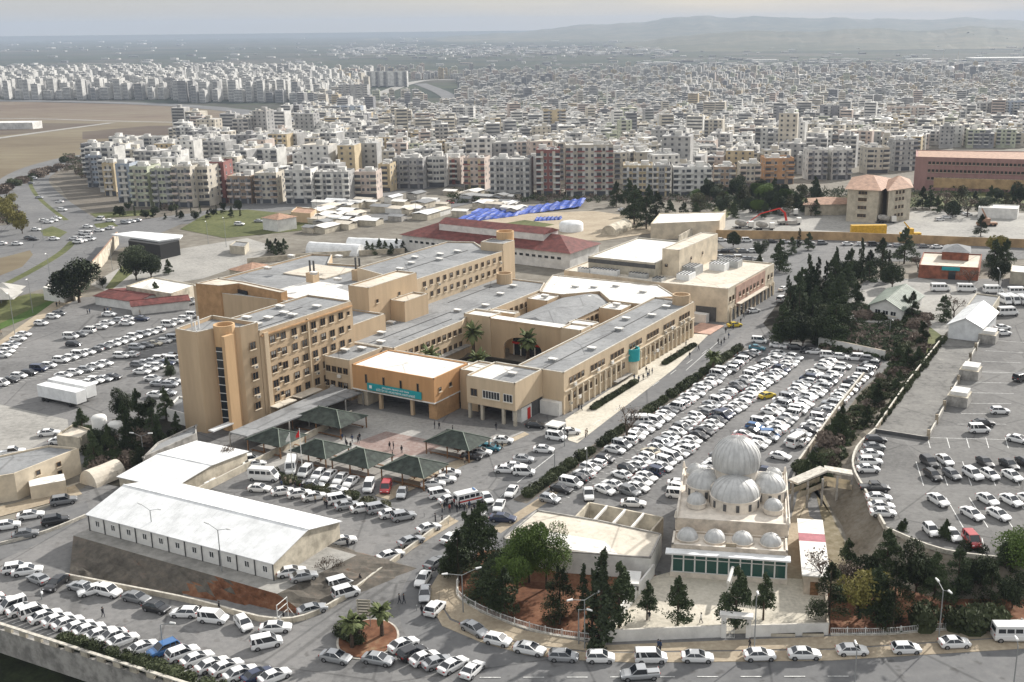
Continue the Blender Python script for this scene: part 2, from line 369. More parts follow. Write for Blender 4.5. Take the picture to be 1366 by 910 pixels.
pt = [Wt(-152,104.6), Wt(-108.8,106.2), Wt(-106.5,121.5), Wt(-152,121.5)]
pb = [tuple(_G0(92,772)[:2]), tuple(_G0(412,822)[:2]), Wt(-97.5,126), Wt(-153,126)]
mat_multi('bank', [(.38,(.05,.045,.038)),(.50,(.10,.09,.076)),(.58,(.14,.12,.10)),(.63,(.13,.075,.048)),(.72,(.22,.16,.11))], (.05,.7))
terrace('embankment', pt, pb, 2.2, 'concrete_yard', 'bank')
RZ = 3.6
mat_multi('ramp_slab', [(.36,(.10,.098,.092)),(.48,(.17,.165,.155)),(.60,(.21,.205,.19)),(.68,(.40,.38,.34))], (.12,1.0), cells=(.08,.1), stain=True)
mat_multi('slope_soil', [(.36,(.10,.085,.065)),(.48,(.16,.14,.11)),(.58,(.20,.18,.15)),(.68,(.25,.225,.19))], (.1,1.2))
rt = [(1181,706),(1158,665),(1138,627),(1143,601),(1170,573),(1206,525),(1253,466),(1240,436),(1134,426),(1122,398),(1160,372),(1520,372),(1560,770),(1366,750),(1260,738)]
rb = [(1150,775),(1122,700),(1090,648),(1095,628),(1120,560),(1150,520),(1192,484),(1180,481),(1096,464),(1104,396),(1158,362),(1540,352),(1600,860),(1366,800),(1255,800)]
terrace('hillside', [tuple(_G0(*p, RZ)[:2]) for p in rt], [tuple(_G0(*p)[:2]) for p in rb], RZ, 'asphalt_dark', 'slope_soil')
# --- far land: fields, ring road, highway
patch('field', [(-60,134),(160,139),(300,143),(345,152),(330,160),(200,163),(-60,160)], 'field_brown')
patch('field', [(-60,160),(200,163),(330,165),(300,178),(230,190),(110,195),(-60,200)], 'field_olive')
patch('field', [(-60,164),(150,165),(60,176),(-60,186)], 'field_dark')
patch('field', [(110,176),(200,168),(320,167),(260,176),(180,184),(110,186)], 'field_dark')
patch('scrub_land', [(-60,262),(60,232),(110,212),(140,230),(180,262),(330,272),(330,284),(240,292),(150,288),(96,275),(80,250),(60,238),(0,262),(-60,300)], 'grey_soil')
patch('plain_edge', [(-60,84),(-60,134),(100,133),(420,133),(420,84)], 'plain')
patch('field', [(-60,186),(130,186),(110,208),(60,226),(-60,262)], 'field_olive')
band('dirt_track', [(-40,158),(60,159),(160,162),(260,164)], 14, 'concrete_yard')
band('dirt_track', [(-40,190),(60,176),(150,164)], 12, 'concrete_yard')
band('ring_road', [(-60,134),(100,136),(220,140),(300,146),(350,154),(395,166),(440,182)], 46, 'asphalt_road')
band('ring_road', [(430,150),(500,128),(545,112),(580,107),(630,108)], 30, 'concrete_yard')
band('ring_road', [(560,112),(590,124),(600,134),(575,146)], 34, 'asphalt_road')
band('highway', [(170,203),(120,208),(84,216),(52,227),(31,242),(42,262),(66,283),(92,304)], 29, 'asphalt_road')
band('median_strip', [(60,228),(42,240),(44,254),(60,272),(92,297)], 2.2, 'green_grass')
patch('road', [(-60,306),(60,296),(120,292),(200,292),(262,284),(330,270),(420,262),(470,268),(330,288),(240,300),(170,330),(120,330),(50,344),(-60,352)], 'asphalt_road')
band('road', [(-60,398),(10,378),(70,347),(120,325),(165,308)], 34, 'asphalt_road')
patch('verge', [(-60,358),(10,342),(40,334),(44,340),(30,356),(-60,392)], 'field_olive')
band('median_strip', [(-60,404),(10,378),(75,342),(98,322)], 3.2, 'green_grass')
band('road', [(500,262),(560,252),(620,248),(700,262)], 12, 'asphalt_road')
band('road', [(300,300),(420,300),(520,288),(640,264)], 18, 'asphalt_road')
patch('verge', [(54,308),(70,302),(90,310),(80,317),(58,315)], 'green_grass')
patch('verge', [(125,299),(150,296),(158,302),(130,305)], 'green_grass')
patch('verge', [(120,285),(200,280),(206,287),(130,292)], 'green_grass')
patch('park_lawn', [(940,300),(960,270),(1120,262),(1240,255),(1366,258),(1440,262),(1440,278),(1240,275),(1120,283),(1000,292)], 'green_grass')
patch('meadow', [(240,306),(285,282),(330,280),(420,290),(470,297),(400,308),(300,318)], 'green_grass')
patch('paved_yard', [(190,340),(330,318),(370,330),(330,352),(270,372),(150,392),(120,380)], 'concrete_yard')
patch('verge', [(-60,420),(0,402),(40,392),(70,392),(95,402),(-10,438),(-60,455)], 'green_grass')
patch('verge', [(-60,455),(0,432),(60,404),(82,397),(60,415),(0,440),(-60,470)], 'bright_grass')
patch('verge', [(140,385),(165,352),(178,350),(176,365),(150,386)], 'green_grass')
# --- hospital grounds
patch('parking_lot', [(-80,500),(0,462),(60,412),(84,398),(130,396),(255,385),(330,400),(300,470),(260,520),(240,560),(180,590),(60,640),(-80,690)], 'asphalt')
patch('paved_yard', [(-80,530),(0,540),(90,560),(92,572),(20,610),(-80,640)], 'concrete_yard')
patch('pavement', [(-80,496),(0,455),(70,405),(92,394),(110,396),(70,416),(0,470),(-80,512)], 'sand_pave')
patch('parking_lot', [(-80,1100),(-90,810),(-60,760),(-60,700),(60,640),(150,640),(420,520),(700,540),(940,400),(985,345),(960,300),(1300,305),(1330,330),(1150,345),(1060,410),(1030,455),(1190,480),(1060,700),(1105,850),(1500,830),(1600,1100),(262,926)][:0] or
      [(-90,812),(-60,740),(40,690),(150,630),(300,560),(480,520),(700,530),(880,420),(985,345),(940,310),(1420,312),(1420,345),(1150,350),(1110,380),(1098,464),(1192,484),(1150,520),(1120,560),(1085,640),(1110,700),(1110,800),(1500,800),(1640,1100),(400,1100),(262,926)], 'asphalt')
patch('road', [(-60,742),(40,700),(115,668),(122,690),(60,722),(-60,775)], 'asphalt_road')
band('road', [(660,700),(760,590),(860,520),(925,470),(1000,410),(1085,330)], 11.5, 'asphalt_road', False)
band('road', [(680,690),(620,740),(585,790),(600,850),(690,905),(860,915),(1100,905),(1420,890)], 11, 'asphalt_road')
patch('plaza', [(445,556),(490,545),(600,566),(700,576),(640,604),(520,640),(470,648),(340,622),(300,612)], 'plaza')
patch('brick_paving', [(470,592),(515,576),(596,592),(566,606),(520,612)], 'pink_pave')
patch('pavement', [(640,604),(700,577),(706,580),(520,668),(500,662),(560,632)], 'sand_pave')
patch('pavement', [(754,560),(925,446),(945,447),(900,492),(770,592),(758,588)], 'pale_pave')
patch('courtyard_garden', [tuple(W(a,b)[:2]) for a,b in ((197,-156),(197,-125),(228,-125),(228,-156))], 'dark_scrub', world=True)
patch('hedge_bed', [tuple(W(a,b)[:2]) for a,b in ((155,-98.6),(155,-95.6),(266,-95.6),(266,-98.6))], 'grey_soil', world=True)
patch('hedge_bed', [(655,706),(690,684),(735,655),(752,650),(735,668),(700,690),(668,712)], 'sand_pave')
patch('dirt_yard', [(590,300),(700,286),(790,282),(850,290),(880,310),(800,322),(720,318),(640,306)], 'sand_pave')
patch('verge', [(640,304),(700,294),(740,300),(700,310)], 'green_grass')
patch('construction_yard', [(960,300),(1000,268),(1130,280),(1366,285),(1440,290),(1440,318),(1280,322),(960,316)], 'concrete_yard')
# garden between the curved road and the mosque
patch('pavement', [(596,765),(586,785),(585,803),(600,828),(650,848),(700,862),(790,872),(850,872),(1110,868),(1500,842),(1500,858),(1110,882),(850,885),(780,882),(700,874),(640,857),(590,836),(574,808),(574,785),(588,762)][::1], 'sand_pave')
patch('pavement', [(600,758),(586,785),(586,803),(602,826),(650,846),(700,860),(790,870),(850,870),(1110,866),(1500,840),(1500,828),(1110,850),(802,862),(700,842),(640,818),(612,795),(612,770)], 'sand_pave')
patch('garden', [(612,770),(640,735),(690,735),(760,752),(875,768),(870,780),(802,858),(700,840),(640,817),(612,795)], 'red_soil')
patch('mosque_court', [(805,848),(872,770),(893,764),(1052,772),(1098,775),(1102,845)], 'pale_pave')
patch('mosque_path', [(1046,772),(1053,700),(1070,640),(1080,690),(1098,700),(1100,775)], 'sand_pave')
patch('garden', [(1104,846),(1100,775),(1150,772),(1255,800),(1366,800),(1500,808),(1500,826),(1300,838)], 'red_soil')
patch('dry_slope', [(1085,645),(1062,700),(1085,655),(1100,662),(1110,690),(1150,770),(1125,800),(1100,790),(1098,700)], 'dry_grass')
patch('verge', [(440,792),(600,690),(612,696),(520,752),(446,798)], 'sand_pave')
patch('verge', [(110,660),(0,690),(-60,706),(-60,690),(20,672),(100,648)], 'sand_pave')
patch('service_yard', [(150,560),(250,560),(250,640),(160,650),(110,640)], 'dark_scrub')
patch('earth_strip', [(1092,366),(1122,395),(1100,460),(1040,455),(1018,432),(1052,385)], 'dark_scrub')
# right terrace surfaces
patch('ramp', [(1166,576),(1240,586),(1308,456),(1262,452)], 'ramp_slab', z=RZ, lift=.03)
patch('verge', [(1262,452),(1166,576),(1172,572),(1235,478),(1240,436),(1262,440)], 'green_grass', z=RZ, lift=.02)
patch('yard', [(1130,428),(1240,436),(1262,452),(1300,440),(1330,420),(1330,395),(1225,370),(1140,390)], 'concrete_yard', z=RZ, lift=.025)
# hills far away: three ridges
def ridge(name, y, pts, depth, seed):
    random.seed(seed); bm = bmesh.new(); cols = []
    n = 160; xs = [p[0] for p in pts]
    for i in range(n+1):
        px = xs[0]+(xs[-1]-xs[0])*i/n
        for k in range(len(pts)-1):
            if pts[k][0] <= px <= pts[k+1][0]: t = (px-pts[k][0])/(pts[k+1][0]-pts[k][0]); py = pts[k][1]*(1-t)+pts[k+1][1]*t; break
        d = _f+_r*((px-CX)/F)-_u*((py+random.uniform(-.2,.2)+.9*math.sin(px*.047)+.6*math.sin(px*.11+1)+.35*math.sin(px*.31)-CY)/F); t = y/d.y; top = HC+t*d.z; x = t*d.x
        col = []
        for j in range(9):
            s = j/8; q = (1-s)**1.3
            h = TZ-5+(top-TZ)*q*(1+random.uniform(-.12,.12)*(0 < j < 8)) ; col.append(bm.verts.new((x*(1-depth*s/y), y-depth*s+random.uniform(-60,60)*(j > 0), h)))
        cols.append(col)
    for i in range(n):
        for j in range(8): bm.faces.new((cols[i][j],cols[i][j+1],cols[i+1][j+1],cols[i+1][j]))
    # back slope so the ridge has real depth
    back = [bm.verts.new((c[0].co.x*1.2, y*1.2, TZ-5)) for c in cols]
    for i in range(n): bm.faces.new((back[i],cols[i][0],cols[i+1][0],back[i+1]))
    bmesh.ops.recalc_face_normals(bm, faces=bm.faces[:])
    me = bpy.data.meshes.new(name); bm.to_mesh(me); bm.free(); me.materials.append(MT['hill']); me.polygons.foreach_set('use_smooth', [True]*len(me.polygons)); return struct(link(name, me))
ridge('hills', 13500, [(300,58),(520,52),(640,46),(720,39),(770,34),(810,31),(860,28),(905,23),(940,20),(965,22),(1010,21.5),(1060,24),(1115,22),(1160,26),(1200,24.5),(1240,25.5),(1280,23),(1330,26),(1366,26),(1460,24),(1600,28)], 4200, 1)
ridge('hills', 8200, [(700,66),(820,58),(900,49),(980,40),(1060,42),(1140,37),(1230,40),(1300,35),(1380,38),(1600,34)], 2600, 2)
# air
def haze():
    mb = MB(); mb.box(-16000,16000,-120,17500,-66,190,'concrete'); o = mb.build('haze')
    m = bpy.data.materials.new('haze'); m.use_nodes = True; t = m.node_tree; t.nodes.clear()
    ou = t.nodes.new('ShaderNodeOutputMaterial'); pv = t.nodes.new('ShaderNodeVolumePrincipled')
    pv.inputs['Color'].default_value = (.46,.54,.67,1); pv.inputs['Density'].default_value = HAZE; pv.inputs['Anisotropy'].default_value = .0
    t.links.new(pv.outputs[0], ou.inputs['Volume']); o.data.materials.clear(); o.data.materials.append(m); o['kind'] = 'stuff'
HAZE = .72e-4
haze()
# ================================================================ the hospital, on a grid turned 30 degrees: x = b, y = a
RH = -R(30)
_wm = {}
def win_mesh(w, h, n=2, frame='frame_brown', sill=True, glass='glass'):
    k = (w, h, n, frame, sill, glass)
    if k in _wm: return _wm[k]
    mb = MB(); t = .09
    mb.box(-w/2, w/2, -.02, .05, -h/2, h/2, glass)
    for x0, x1, z0, z1 in [(-w/2-t,-w/2,-h/2,h/2),(w/2,w/2+t,-h/2,h/2),(-w/2-t,w/2+t,h/2,h/2+t),(-w/2-t,w/2+t,-h/2-t,-h/2)]+[(-w/2+w*i/n-.035,-w/2+w*i/n+.035,-h/2,h/2) for i in range(1,n)]:
        mb.box(x0, x1, -.09, .05, z0, z1, frame)
    if sill: mb.box(-w/2-.2, w/2+.2, -.26, .05, -h/2-t-.14, -h/2-t-.004, 'sill')
    o = mb.build('window_shape'); me = o.data; bpy.data.objects.remove(o); _wm[k] = me; return me
def put_window(root, x, y, z, ang, me, name='window'):
    o = link(name, me, root, (x, y, z)); o.rotation_euler = (0,0,ang); return o
WR = random.Random(3); _alt = {}
def win_alt(me):
    if me.name not in _alt:
        m2 = me.copy(); n = len(m2.vertices); m = bmesh.new(); m.from_mesh(m2); xs = [v.co.x for v in m.verts]; zs = [v.co.z for v in m.verts]; x0,x1,z0,z1 = min(xs)+.35,max(xs)-.35,min(zs)+.35,max(zs)-.12
        zm = z0+(z1-z0)*.45; f = m.faces.new([m.verts.new(c) for c in ((x0,-.03,zm),(x1,-.03,zm),(x1,-.03,z1),(x0,-.03,z1))]); m2.materials.append(MT['blind']); f.material_index = len(m2.materials)-1; m.to_mesh(m2); m.free(); _alt[me.name] = m2
    return _alt[me.name]
class Bld:
    def __init__(s, name, label, cat, b, a, group=None, rz=RH, loc=None):
        s.o = (b, a, 0); s.root = thing(name, label, cat, loc or W(a, b), rz, group); s.nw = 0
    def mb(s): return MB(s.o)
    def mass(s, poly, z0, z1, wall, roof, par=.45, trim='kerb', bottom=False, name='wall'):
        m = s.mb(); m.prism(poly, z0, z1-par, wall, wall, bottom); m.parapet(poly, z1-par+.002, z1-.08, wall, .28); w = m.build(name, s.root)
        m = s.mb(); m.parapet(poly, z1-.078, z1, trim, .34); m.build('coping', w)
        if sum(poly[i-1][0]*poly[i][1]-poly[i][0]*poly[i-1][1] for i in range(len(poly))) < 0: poly = poly[::-1]
        cx = sum(p[0] for p in poly)/len(poly); cy = sum(p[1] for p in poly)/len(poly)
        m = s.mb(); n = len(poly); ins = []
        for i in range(n):
            p0, p1, p2 = Vector(poly[i-1]), Vector(poly[i]), Vector(poly[(i+1)%n])
            d1 = (p1-p0).normalized(); d2 = (p2-p1).normalized(); n1 = Vector((-d1.y,d1.x)); n2 = Vector((-d2.y,d2.x))
            k = n1+n2; k = k/max(.3, k.dot(n1)) if k.length > .1 else n1
            ins.append(tuple(p1+k*.31))
        m.prism(ins, z1-par+.01, z1-par+.06, roof); m.build('roof', s.root)
        return w
    def box(s, name, x0, x1, y0, y1, z0, z1, m, top=None, parent=None):
        k = s.mb(); k.box(x0,x1,y0,y1,z0,z1,m,top); return k.build(name, parent or s.root)
    def wins(s, x0, y0, x1, y1, zs, ts, me, name='window'):
        """windows on the facade running (x0,y0)->(x1,y1) with the outside on the right-hand side"""
        d = Vector((x1-x0, y1-y0)); L = d.length; d /= L; ang = math.atan2(d.y, d.x)
        for z in zs:
            for t in ts:
                p = Vector((x0,y0))+d*(t if t > 1 or L < 2 else t*L); r_ = WR.random(); mm = win_alt(me) if r_ < .3 else me
                put_window(s.root, p.x-s.o[0]+d.y*.01, p.y-s.o[1]-d.x*.01, z, ang, mm, name); s.nw += 1
                if r_ > .86 and me in (WB, WW):
                    q = MB(); q.box(-.45,.45,-.45,-.02,-.3,.3,'roof_cream'); q.box(-.3,.3,-.46,-.452,-.22,.22,'dark_grey'); o = q.build('air_conditioner', s.root, False, (p.x-s.o[0]+d.x*.2, p.y-s.o[1]+d.y*.2, z-1.35)); o.rotation_euler = (0,0,ang)
    def cyl(s, name, x, y, r, z0, z1, m, n=20, parent=None, hollow=True):
        k = s.mb(); k.lathe(x, y, [(r,z0),(r,z1),(r-.35,z1),(r-.35,z1-1.2),(.01,z1-1.2)] if hollow else [(r,z0),(r,z1),(.01,z1)], m, n); return k.build(name, parent or s.root, False)
def units(B, pts, z, name='roof_vent', s=1.0):
    for i, (b, a) in enumerate(pts):
        m = B.mb(); m.box(b-.9*s,b+.9*s,a-.5*s,a+.5*s,z,z+.55*s,'steel'); m.box(b-1.05*s,b+1.05*s,a-.65*s,a+.65*s,z+.552*s,z+.75*s,'roof_white'); m.box(b-.3,b+.3,a+.55*s,a+1.3*s,z,z+.3,'concrete'); m.build(name, B.root)
def seams(B, lines, z):
    for (x0,y0,x1,y1) in lines:
        m = B.mb(); m.wall((x0,y0),(x1,y1),z,z+.14,.22,'dark_grey'); m.build('roof_seam', B.root)
def frange(a, b, n): return [a+(b-a)*i/(n-1) for i in range(n)]
WB = win_mesh(1.5, 1.5, 2); WS = win_mesh(.8, .8, 1); WT = win_mesh(2.4, 1.35, 3); WW = win_mesh(1.2, 1.3, 2)
WWh = win_mesh(1.1, 1.5, 2, 'frame_white'); WN = win_mesh(.45, 1.9, 1, 'frame_brown', False)
# --- tall ward block
B = Bld('ward_block', 'tall tan six storey ward block with rounded stair turret, tallest part of the hospital', 'hospital building', -174, 174)
B.mass([(-181,165),(-167.5,165),(-167.5,195.2),(-181,195.2)], 0, 20.3, 'tan', 'roof_grey')
B.mass([(-179.4,153.2),(-173.2,153.2),(-172.3,157.2),(-168.2,160.4),(-167.6,164.9),(-181,164.9)], 0, 22.2, 'tan', 'roof_grey', .9)
B.cyl('stair_turret', -170.9, 158.6, 2.2, 0, 22.9, 'turret')
m = B.mb(); m.rbox(-170.6, 156.42, 1.5, .12, 1.5, 18.5, R(12), 'glass'); 
for z in frange(3,17.5,9): m.rbox(-170.6, 156.36, 1.6, .14, z, z+.12, R(12), 'frame_white')
m.build('stair_window', B.root)
m = B.mb(); m.rbox(-168.5, 157.0, .9, 2.6, 0, 21.2, 0, 'turret'); m.build('fin', B.root)
m = B.mb(); m.box(-167.49,-167.1,166,167.2,0,19.6,'tan_light'); m.build('pilaster', B.root)
m = B.mb(); m.box(-167.49,-167.2,179.6,180,0,19.6,'tan_light'); m.build('pilaster', B.root)
m = B.mb(); m.box(-167.49,-167.15,165.3,195,18.95,19.25,'brown_trim'); m.build('cornice', B.root)
B.wins(-167.5,153,-167.5,196, [4.3,7.6,10.9,14.2,17.6], [a-153 for a in (171.9,175.3,178.4,181.6,184.7,187.7,190.9)], WB)
B.wins(-167.5,153,-167.5,196, [4.3,7.6,10.9,14.2,17.6], [15.6], WT if 0 else WB); B.wins(-167.5,153,-167.5,196, [4.9,8.2,11.5,14.8,18.0], [17.3], WS)
B.wins(-167.5,153,-167.5,196, [4.3,7.6,10.9,14.2,17.6], [40.6], WS); B.wins(-167.6,153,-167.6,165, [4.3,7.6,10.9,14.2,17.6], [9.9], WB)
units(B, [(-172,169),(-173.5,174),(-173.5,179),(-178,172),(-178.5,183),(-171,187),(-170.5,178.5)], 19.9)
seams(B, [(-174.5,168,-174.5,186),(-170,167,-170,178)], 19.9)
for i,(x,y) in enumerate(((-177.5,156),(-177,157.4),(-176,155.5))): B.cyl('antenna', x, y, .18, 21.3, 24.6-.5*i, 'light_metal', 6, hollow=False)
m = B.mb(); m.prism([(-169.5,150.4),(-168,150.4),(-168,156),(-169.5,156)],2.2,2.5,'light_metal'); m.build('entrance_ramp', B.root)
m = B.mb(); m.box(-167.4,-165,166,172,3.0,3.2,'roof_cream'); m.box(-167.4,-164.6,173,180,3.2,3.4,'roof_cream'); m.build('canopy', B.root)
# --- rear block with flat roofs and the long rear wing
B = Bld('rear_block', 'tan rear hospital block of stepped roofs and chimneys, behind the tall ward block', 'hospital building', -190, 240)
B.mass([(-239,212),(-224,208.6),(-204,210.2),(-181.1,211),(-181.1,236),(-200.1,236),(-200.1,250),(-210,255.5),(-225,252.5),(-233,263.5),(-239.5,261.5)], 0, 13, 'tan', 'roof_grey', .6)
B.mass([(-232.6,207.2),(-224.6,208.3),(-222,212.6),(-204,209.8),(-204,212.2),(-222,215),(-232,215)], 0, 15.2, 'brown_trim', 'roof_cream', .3)
m = B.mb(); m.rbox(-220.6,212.1,5,.2,9.4,13.6,R(-8),'glass'); m.build('stair_window', B.root)
B.box('white_roof', -214, -183, 214, 232, 12.5, 12.9, 'roof_white'); B.box('white_roof', -228, -212, 236, 250, 12.5, 12.85, 'roof_cream')
B.mass([(-180.9,209.8),(-174.5,209.8),(-174.5,229.8),(-180.9,229.8)], 0, 19.6, 'tan', 'roof_cream')
B.mass([(-174.4,218),(-169.8,218),(-169.8,228),(-174.4,228)], 0, 14.8, 'tan', 'roof_cream')
B.mass([(-180,195.4),(-169.5,195.4),(-169.5,209.7),(-180,209.7)], 0, 13.6, 'tan', 'roof_grey')
B.mass([(-200,236.1),(-181,230),(-176,230),(-176,274.4),(-184,276),(-192,283),(-200,280)], 0, 17.2, 'tan_light', 'roof_grey')
B.mass([(-183.9,274.5),(-175.9,274.5),(-175.9,281),(-183.9,281)], 0, 19.4, 'tan_light', 'roof_grey', .3)
B.cyl('stair_turret', -180.5, 283.0, 2.7, 0, 21.5, 'turret')
for x, y in ((-212,231),(-203,240)):
    m = B.mb(); m.box(x-1.3,x+1.3,y-1.3,y+1.3,12.5,15.6,'tan'); 
    for dx in (-.7,.7): m.tube((x+dx,y,15.6),(x+dx,y,19),.28,.28,'dark_grey',8)
    m.build('chimney', B.root)
B.wins(-176,230,-176,276, [8.6,11.9,15.2], [5+3.15*i for i in range(13)], WW); B.wins(-174.5,209,-174.5,230, [9,15.5], [4,13], WS)
units(B, [(-188,240),(-190,248),(-186,256),(-190,262),(-188,268),(-194,255),(-215,246),(-206,225),(-195,222),(-228,240),(-222,224)], 16.8)
seams(B, [(-187,236,-187,272)], 16.8)
# --- left long wing
B = Bld('west_wing', 'long tan hospital wing with grey roof beside the courtyard, left of the orange entrance', 'hospital building', -168, 190)
B.mass([(-179.5,196.6),(-157,196.6),(-157,225),(-161,236.8),(-156.6,237),(-156.6,263.5),(-160.3,272.3),(-179.6,272.3)], 0, 9.75, 'tan_light', 'roof_grey')
B.mass([(-172.6,184.6),(-159.9,184.2),(-159.9,196.5),(-172.6,196.5)], 0, 9.7, 'tan_light', 'roof_grey')
B.cyl('stair_turret', -171.2, 267.5, 2.3, 8, 12.4, 'tan')
B.wins(-172.6,184.6,-159.9,184.2, [6.9], [2.2,6.2,8.0,9.7,11.4], WW); B.wins(-172.6,184.6,-159.9,184.2, [3.4], [1.6,3.4,5.6,7.4,9.6,11.2], WW); B.wins(-172.6,184.6,-159.9,184.2, [1.0], [2.4,5.6], WS)
B.wins(-157,196,-157,226, [7.3,3.8], [2.5+2.3*i for i in range(12)], WW); B.wins(-156.6,237,-156.6,264, [7.3,3.8], [3+2.6*i for i in range(9)], WW)
units(B, [(-166,190),(-163.5,193),(-163,199.5),(-168,206),(-172,215),(-164,233),(-160.5,241),(-164,254),(-166,264),(-176,225)], 9.35)
seams(B, [(-165.5,198,-165.5,232),(-161,204,-161,226),(-172,240,-172,262)], 9.35)
m = B.mb(); m.box(-179.4,-179.0,197,271,9.76,10.05,'kerb'); m.build('gutter', B.root)
for x, z in ((-169.5,2.6),(-165.2,2.4),(-163,5.2)): B.box('air_conditioner', x-.45, x+.45, 183.75, 184.2, z, z+.7, 'roof_white')
m = B.mb(); m.box(-157-.0+.02,-155.2,198,226,3.0,3.25,'concrete'); m.build('walkway_roof', B.root)
# --- orange entrance block
B = Bld('entrance_block', 'orange entrance block raised on columns with a turquoise sign over the plaza', 'hospital building', -146, 186)
m = B.mb(); m.prism([(-157.5,182.2),(-135.1,182.2),(-135.1,195.2),(-157.5,195.2)],4.2,9.35,'orange','orange',True); m.parapet([(-157.5,182.2),(-135.1,182.2),(-135.1,195.2),(-157.5,195.2)],9.352,9.7,'orange',.3); m.build('upper_storey', B.root)
B.box('roof', -157.1, -135.5, 182.6, 194.8, 9.36, 9.5, 'roof_white')
B.box('soffit_band', -157.6, -135.0, 182.0, 195.3, 3.95, 4.198, 'roof_white')
B.mass([(-134.9,191.6),(-130.3,191.6),(-130.3,199),(-134.9,199)], 0, 9.3, 'tan', 'roof_white'); B.mass([(-159.8,195.3),(-130.3,195.3),(-130.3,197.8),(-159.8,197.8)], 0, 9.0, 'tan', 'roof_white', .2)
m = B.mb(); m.box(-157,-137.5,189,189.4,0,3.94,'dark_grey'); m.build('lobby_wall', B.root)
m = B.mb(); m.box(-157.4,-154.5,183.4,189,0,3.94,'cream'); m.build('gate_office', B.root)
m = B.mb(); m.box(-137.3,-135.2,183,191.5,0,3.94,'brown_trim'); m.build('pier', B.root)
for x in (-150.5,-141.8): m = B.mb(); m.box(x-.35,x+.35,182.8,183.5,0,3.94,'tan'); m.build('column', B.root)
B.wins(-157.5,182.2,-135.1,182.2, [6.9], [3.9,8.8,13.5,18.1], WN); B.wins(-135.1,182,-135.1,195, [6.7], [2.3,6.2], WS)
m = B.mb(); m.box(-153.2,-138.4,181.85,182.1,4.45,6.1,'teal'); sign = m.build('sign_board', B.root)
def text(name, body, size, loc, rot, m, parent, extr=.02):
    cu = bpy.data.curves.new(name, 'FONT'); cu.body = body; cu.size = size; cu.extrude = extr; cu.align_x = 'CENTER'
    o = bpy.data.objects.new(name, cu); C.objects.link(o); dg = bpy.context.evaluated_depsgraph_get(); dg.update()
    me = bpy.data.meshes.new_from_object(o.evaluated_get(dg)); bpy.data.objects.remove(o); me.materials.clear(); me.materials.append(MT[m])
    q = link(name, me, parent, loc); q.rotation_euler = rot; return q
ox, oy = -146, 186
text('lettering', 'ŞANLIURFA MEHMET AKİF İNAN', .50, (-145.3-ox, 181.80-oy, 5.42), (PI/2,0,0), 'lettering', sign)
text('lettering', 'EĞİTİM VE ARAŞTIRMA HASTANESİ', .66, (-145.3-ox, 181.80-oy, 4.66), (PI/2,0,0), 'lettering', sign)
m = B.mb(); m.rbox(-152.2,181.82,.7,.05,4.95,5.65,0,'lettering'); m.build('emblem', sign)
# --- right long wing with the low front block
B = Bld('east_wing', 'long tan hospital wing with grey roof and hedges along the street, right of the courtyard', 'hospital building', -118, 200)
B.mass([(-124.4,198.75),(-112.6,198.75),(-112.6,270.8),(-124.4,270.8)], 0, 9.75, 'tan_light', 'roof_grey')
m = B.mb(); P1 = [(-130.2,187.3),(-117.9,187.3),(-117.9,198.7),(-130.2,198.7)]; m.prism(P1,3.6,9.3,'tan_light','tan_light',True); m.parapet(P1,9.302,9.7,'tan_light',.28); m.build('upper_storey', B.root)
m = B.mb(); m.parapet([(x,y) for x,y in P1],9.702,9.8,'kerb',.34); m.build('coping', B.root)
B.box('roof', -129.9,-124.6,187.7,198.3,9.31,9.4,'roof_white'); B.box('roof', -124.5,-118.2,187.7,198.3,9.31,9.42,'roof_grey')
m = B.mb(); m.box(-130,-118.1,194.5,198.7,0,3.59,'dark_grey'); m.build('ground_floor', B.root)
B.box('kiosk_room', -120.5,-118.2,190.2,194.4,0,3.2,'white_wall'); B.box('red_door', -118.19,-118.1,192.6,193.8,.1,2.6,'red_plastic')
for x in (-129.8,-126.6,-121.2,-118.3): m = B.mb(); m.box(x-.3,x+.3,187.5,188.1,0,3.59,'beige_wall'); m.build('column', B.root)
B.wins(-130.2,187.3,-117.9,187.3, [6.2], [1.9], WB)
me5 = win_mesh(4.2,1.6,6,'frame_white'); me3 = win_mesh(2.1,1.6,3,'frame_white')
B.wins(-130.2,187.3,-117.9,187.3, [6.2], [6.3], me5); B.wins(-130.2,187.3,-117.9,187.3, [6.2], [10.5], me3)
B.box('white_annex', -117.8,-113,197.2,198.7,0,3.1,'white_wall')
up = [x for g in range(7) for x in (3.2+9.9*g, 5.0+9.9*g, 6.8+9.9*g, 8.6+9.9*g)]
B.wins(-112.6,198.7,-112.6,271, [7.2], up, WW); B.wins(-112.6,198.7,-112.6,271, [3.4], [2.6+2.4*i for i in range(29) if i not in (12,13)], WW)
for i in range(26):
    if i in (10,11,12): continue
    m = B.mb(); m.box(-112.59,-112.15,201.4+2.7*i,201.8+2.7*i,0,4.9,'yellow' if 0 else 'cream'); m.build('pilaster', B.root)
m = B.mb(); m.box(-112.59,-112.3,199,270.7,5.15,5.4,'cream'); m.build('cornice', B.root)
B.cyl('entrance_drum', -112.6, 232.4, 1.9, 3.6, 6.6, 'teal'); B.cyl('entrance_drum_base', -112.6, 232.4, 1.6, 0, 3.59, 'cream', hollow=False)
m = B.mb(); m.prism([(-112.5,222),(-111.2,222),(-111.2,230),(-112.5,230)],.9,1.05,'concrete'); m.build('side_ramp', B.root)
B.cyl('stair_turret', -115.4, 268.2, 2.4, 8.6, 12.0, 'tan')
units(B, [(-122,193),(-119.5,206),(-116,218),(-118,236),(-116.5,252),(-117,262),(-121,246)], 9.35)
seams(B, [(-118.5,200,-118.5,268)], 9.35)
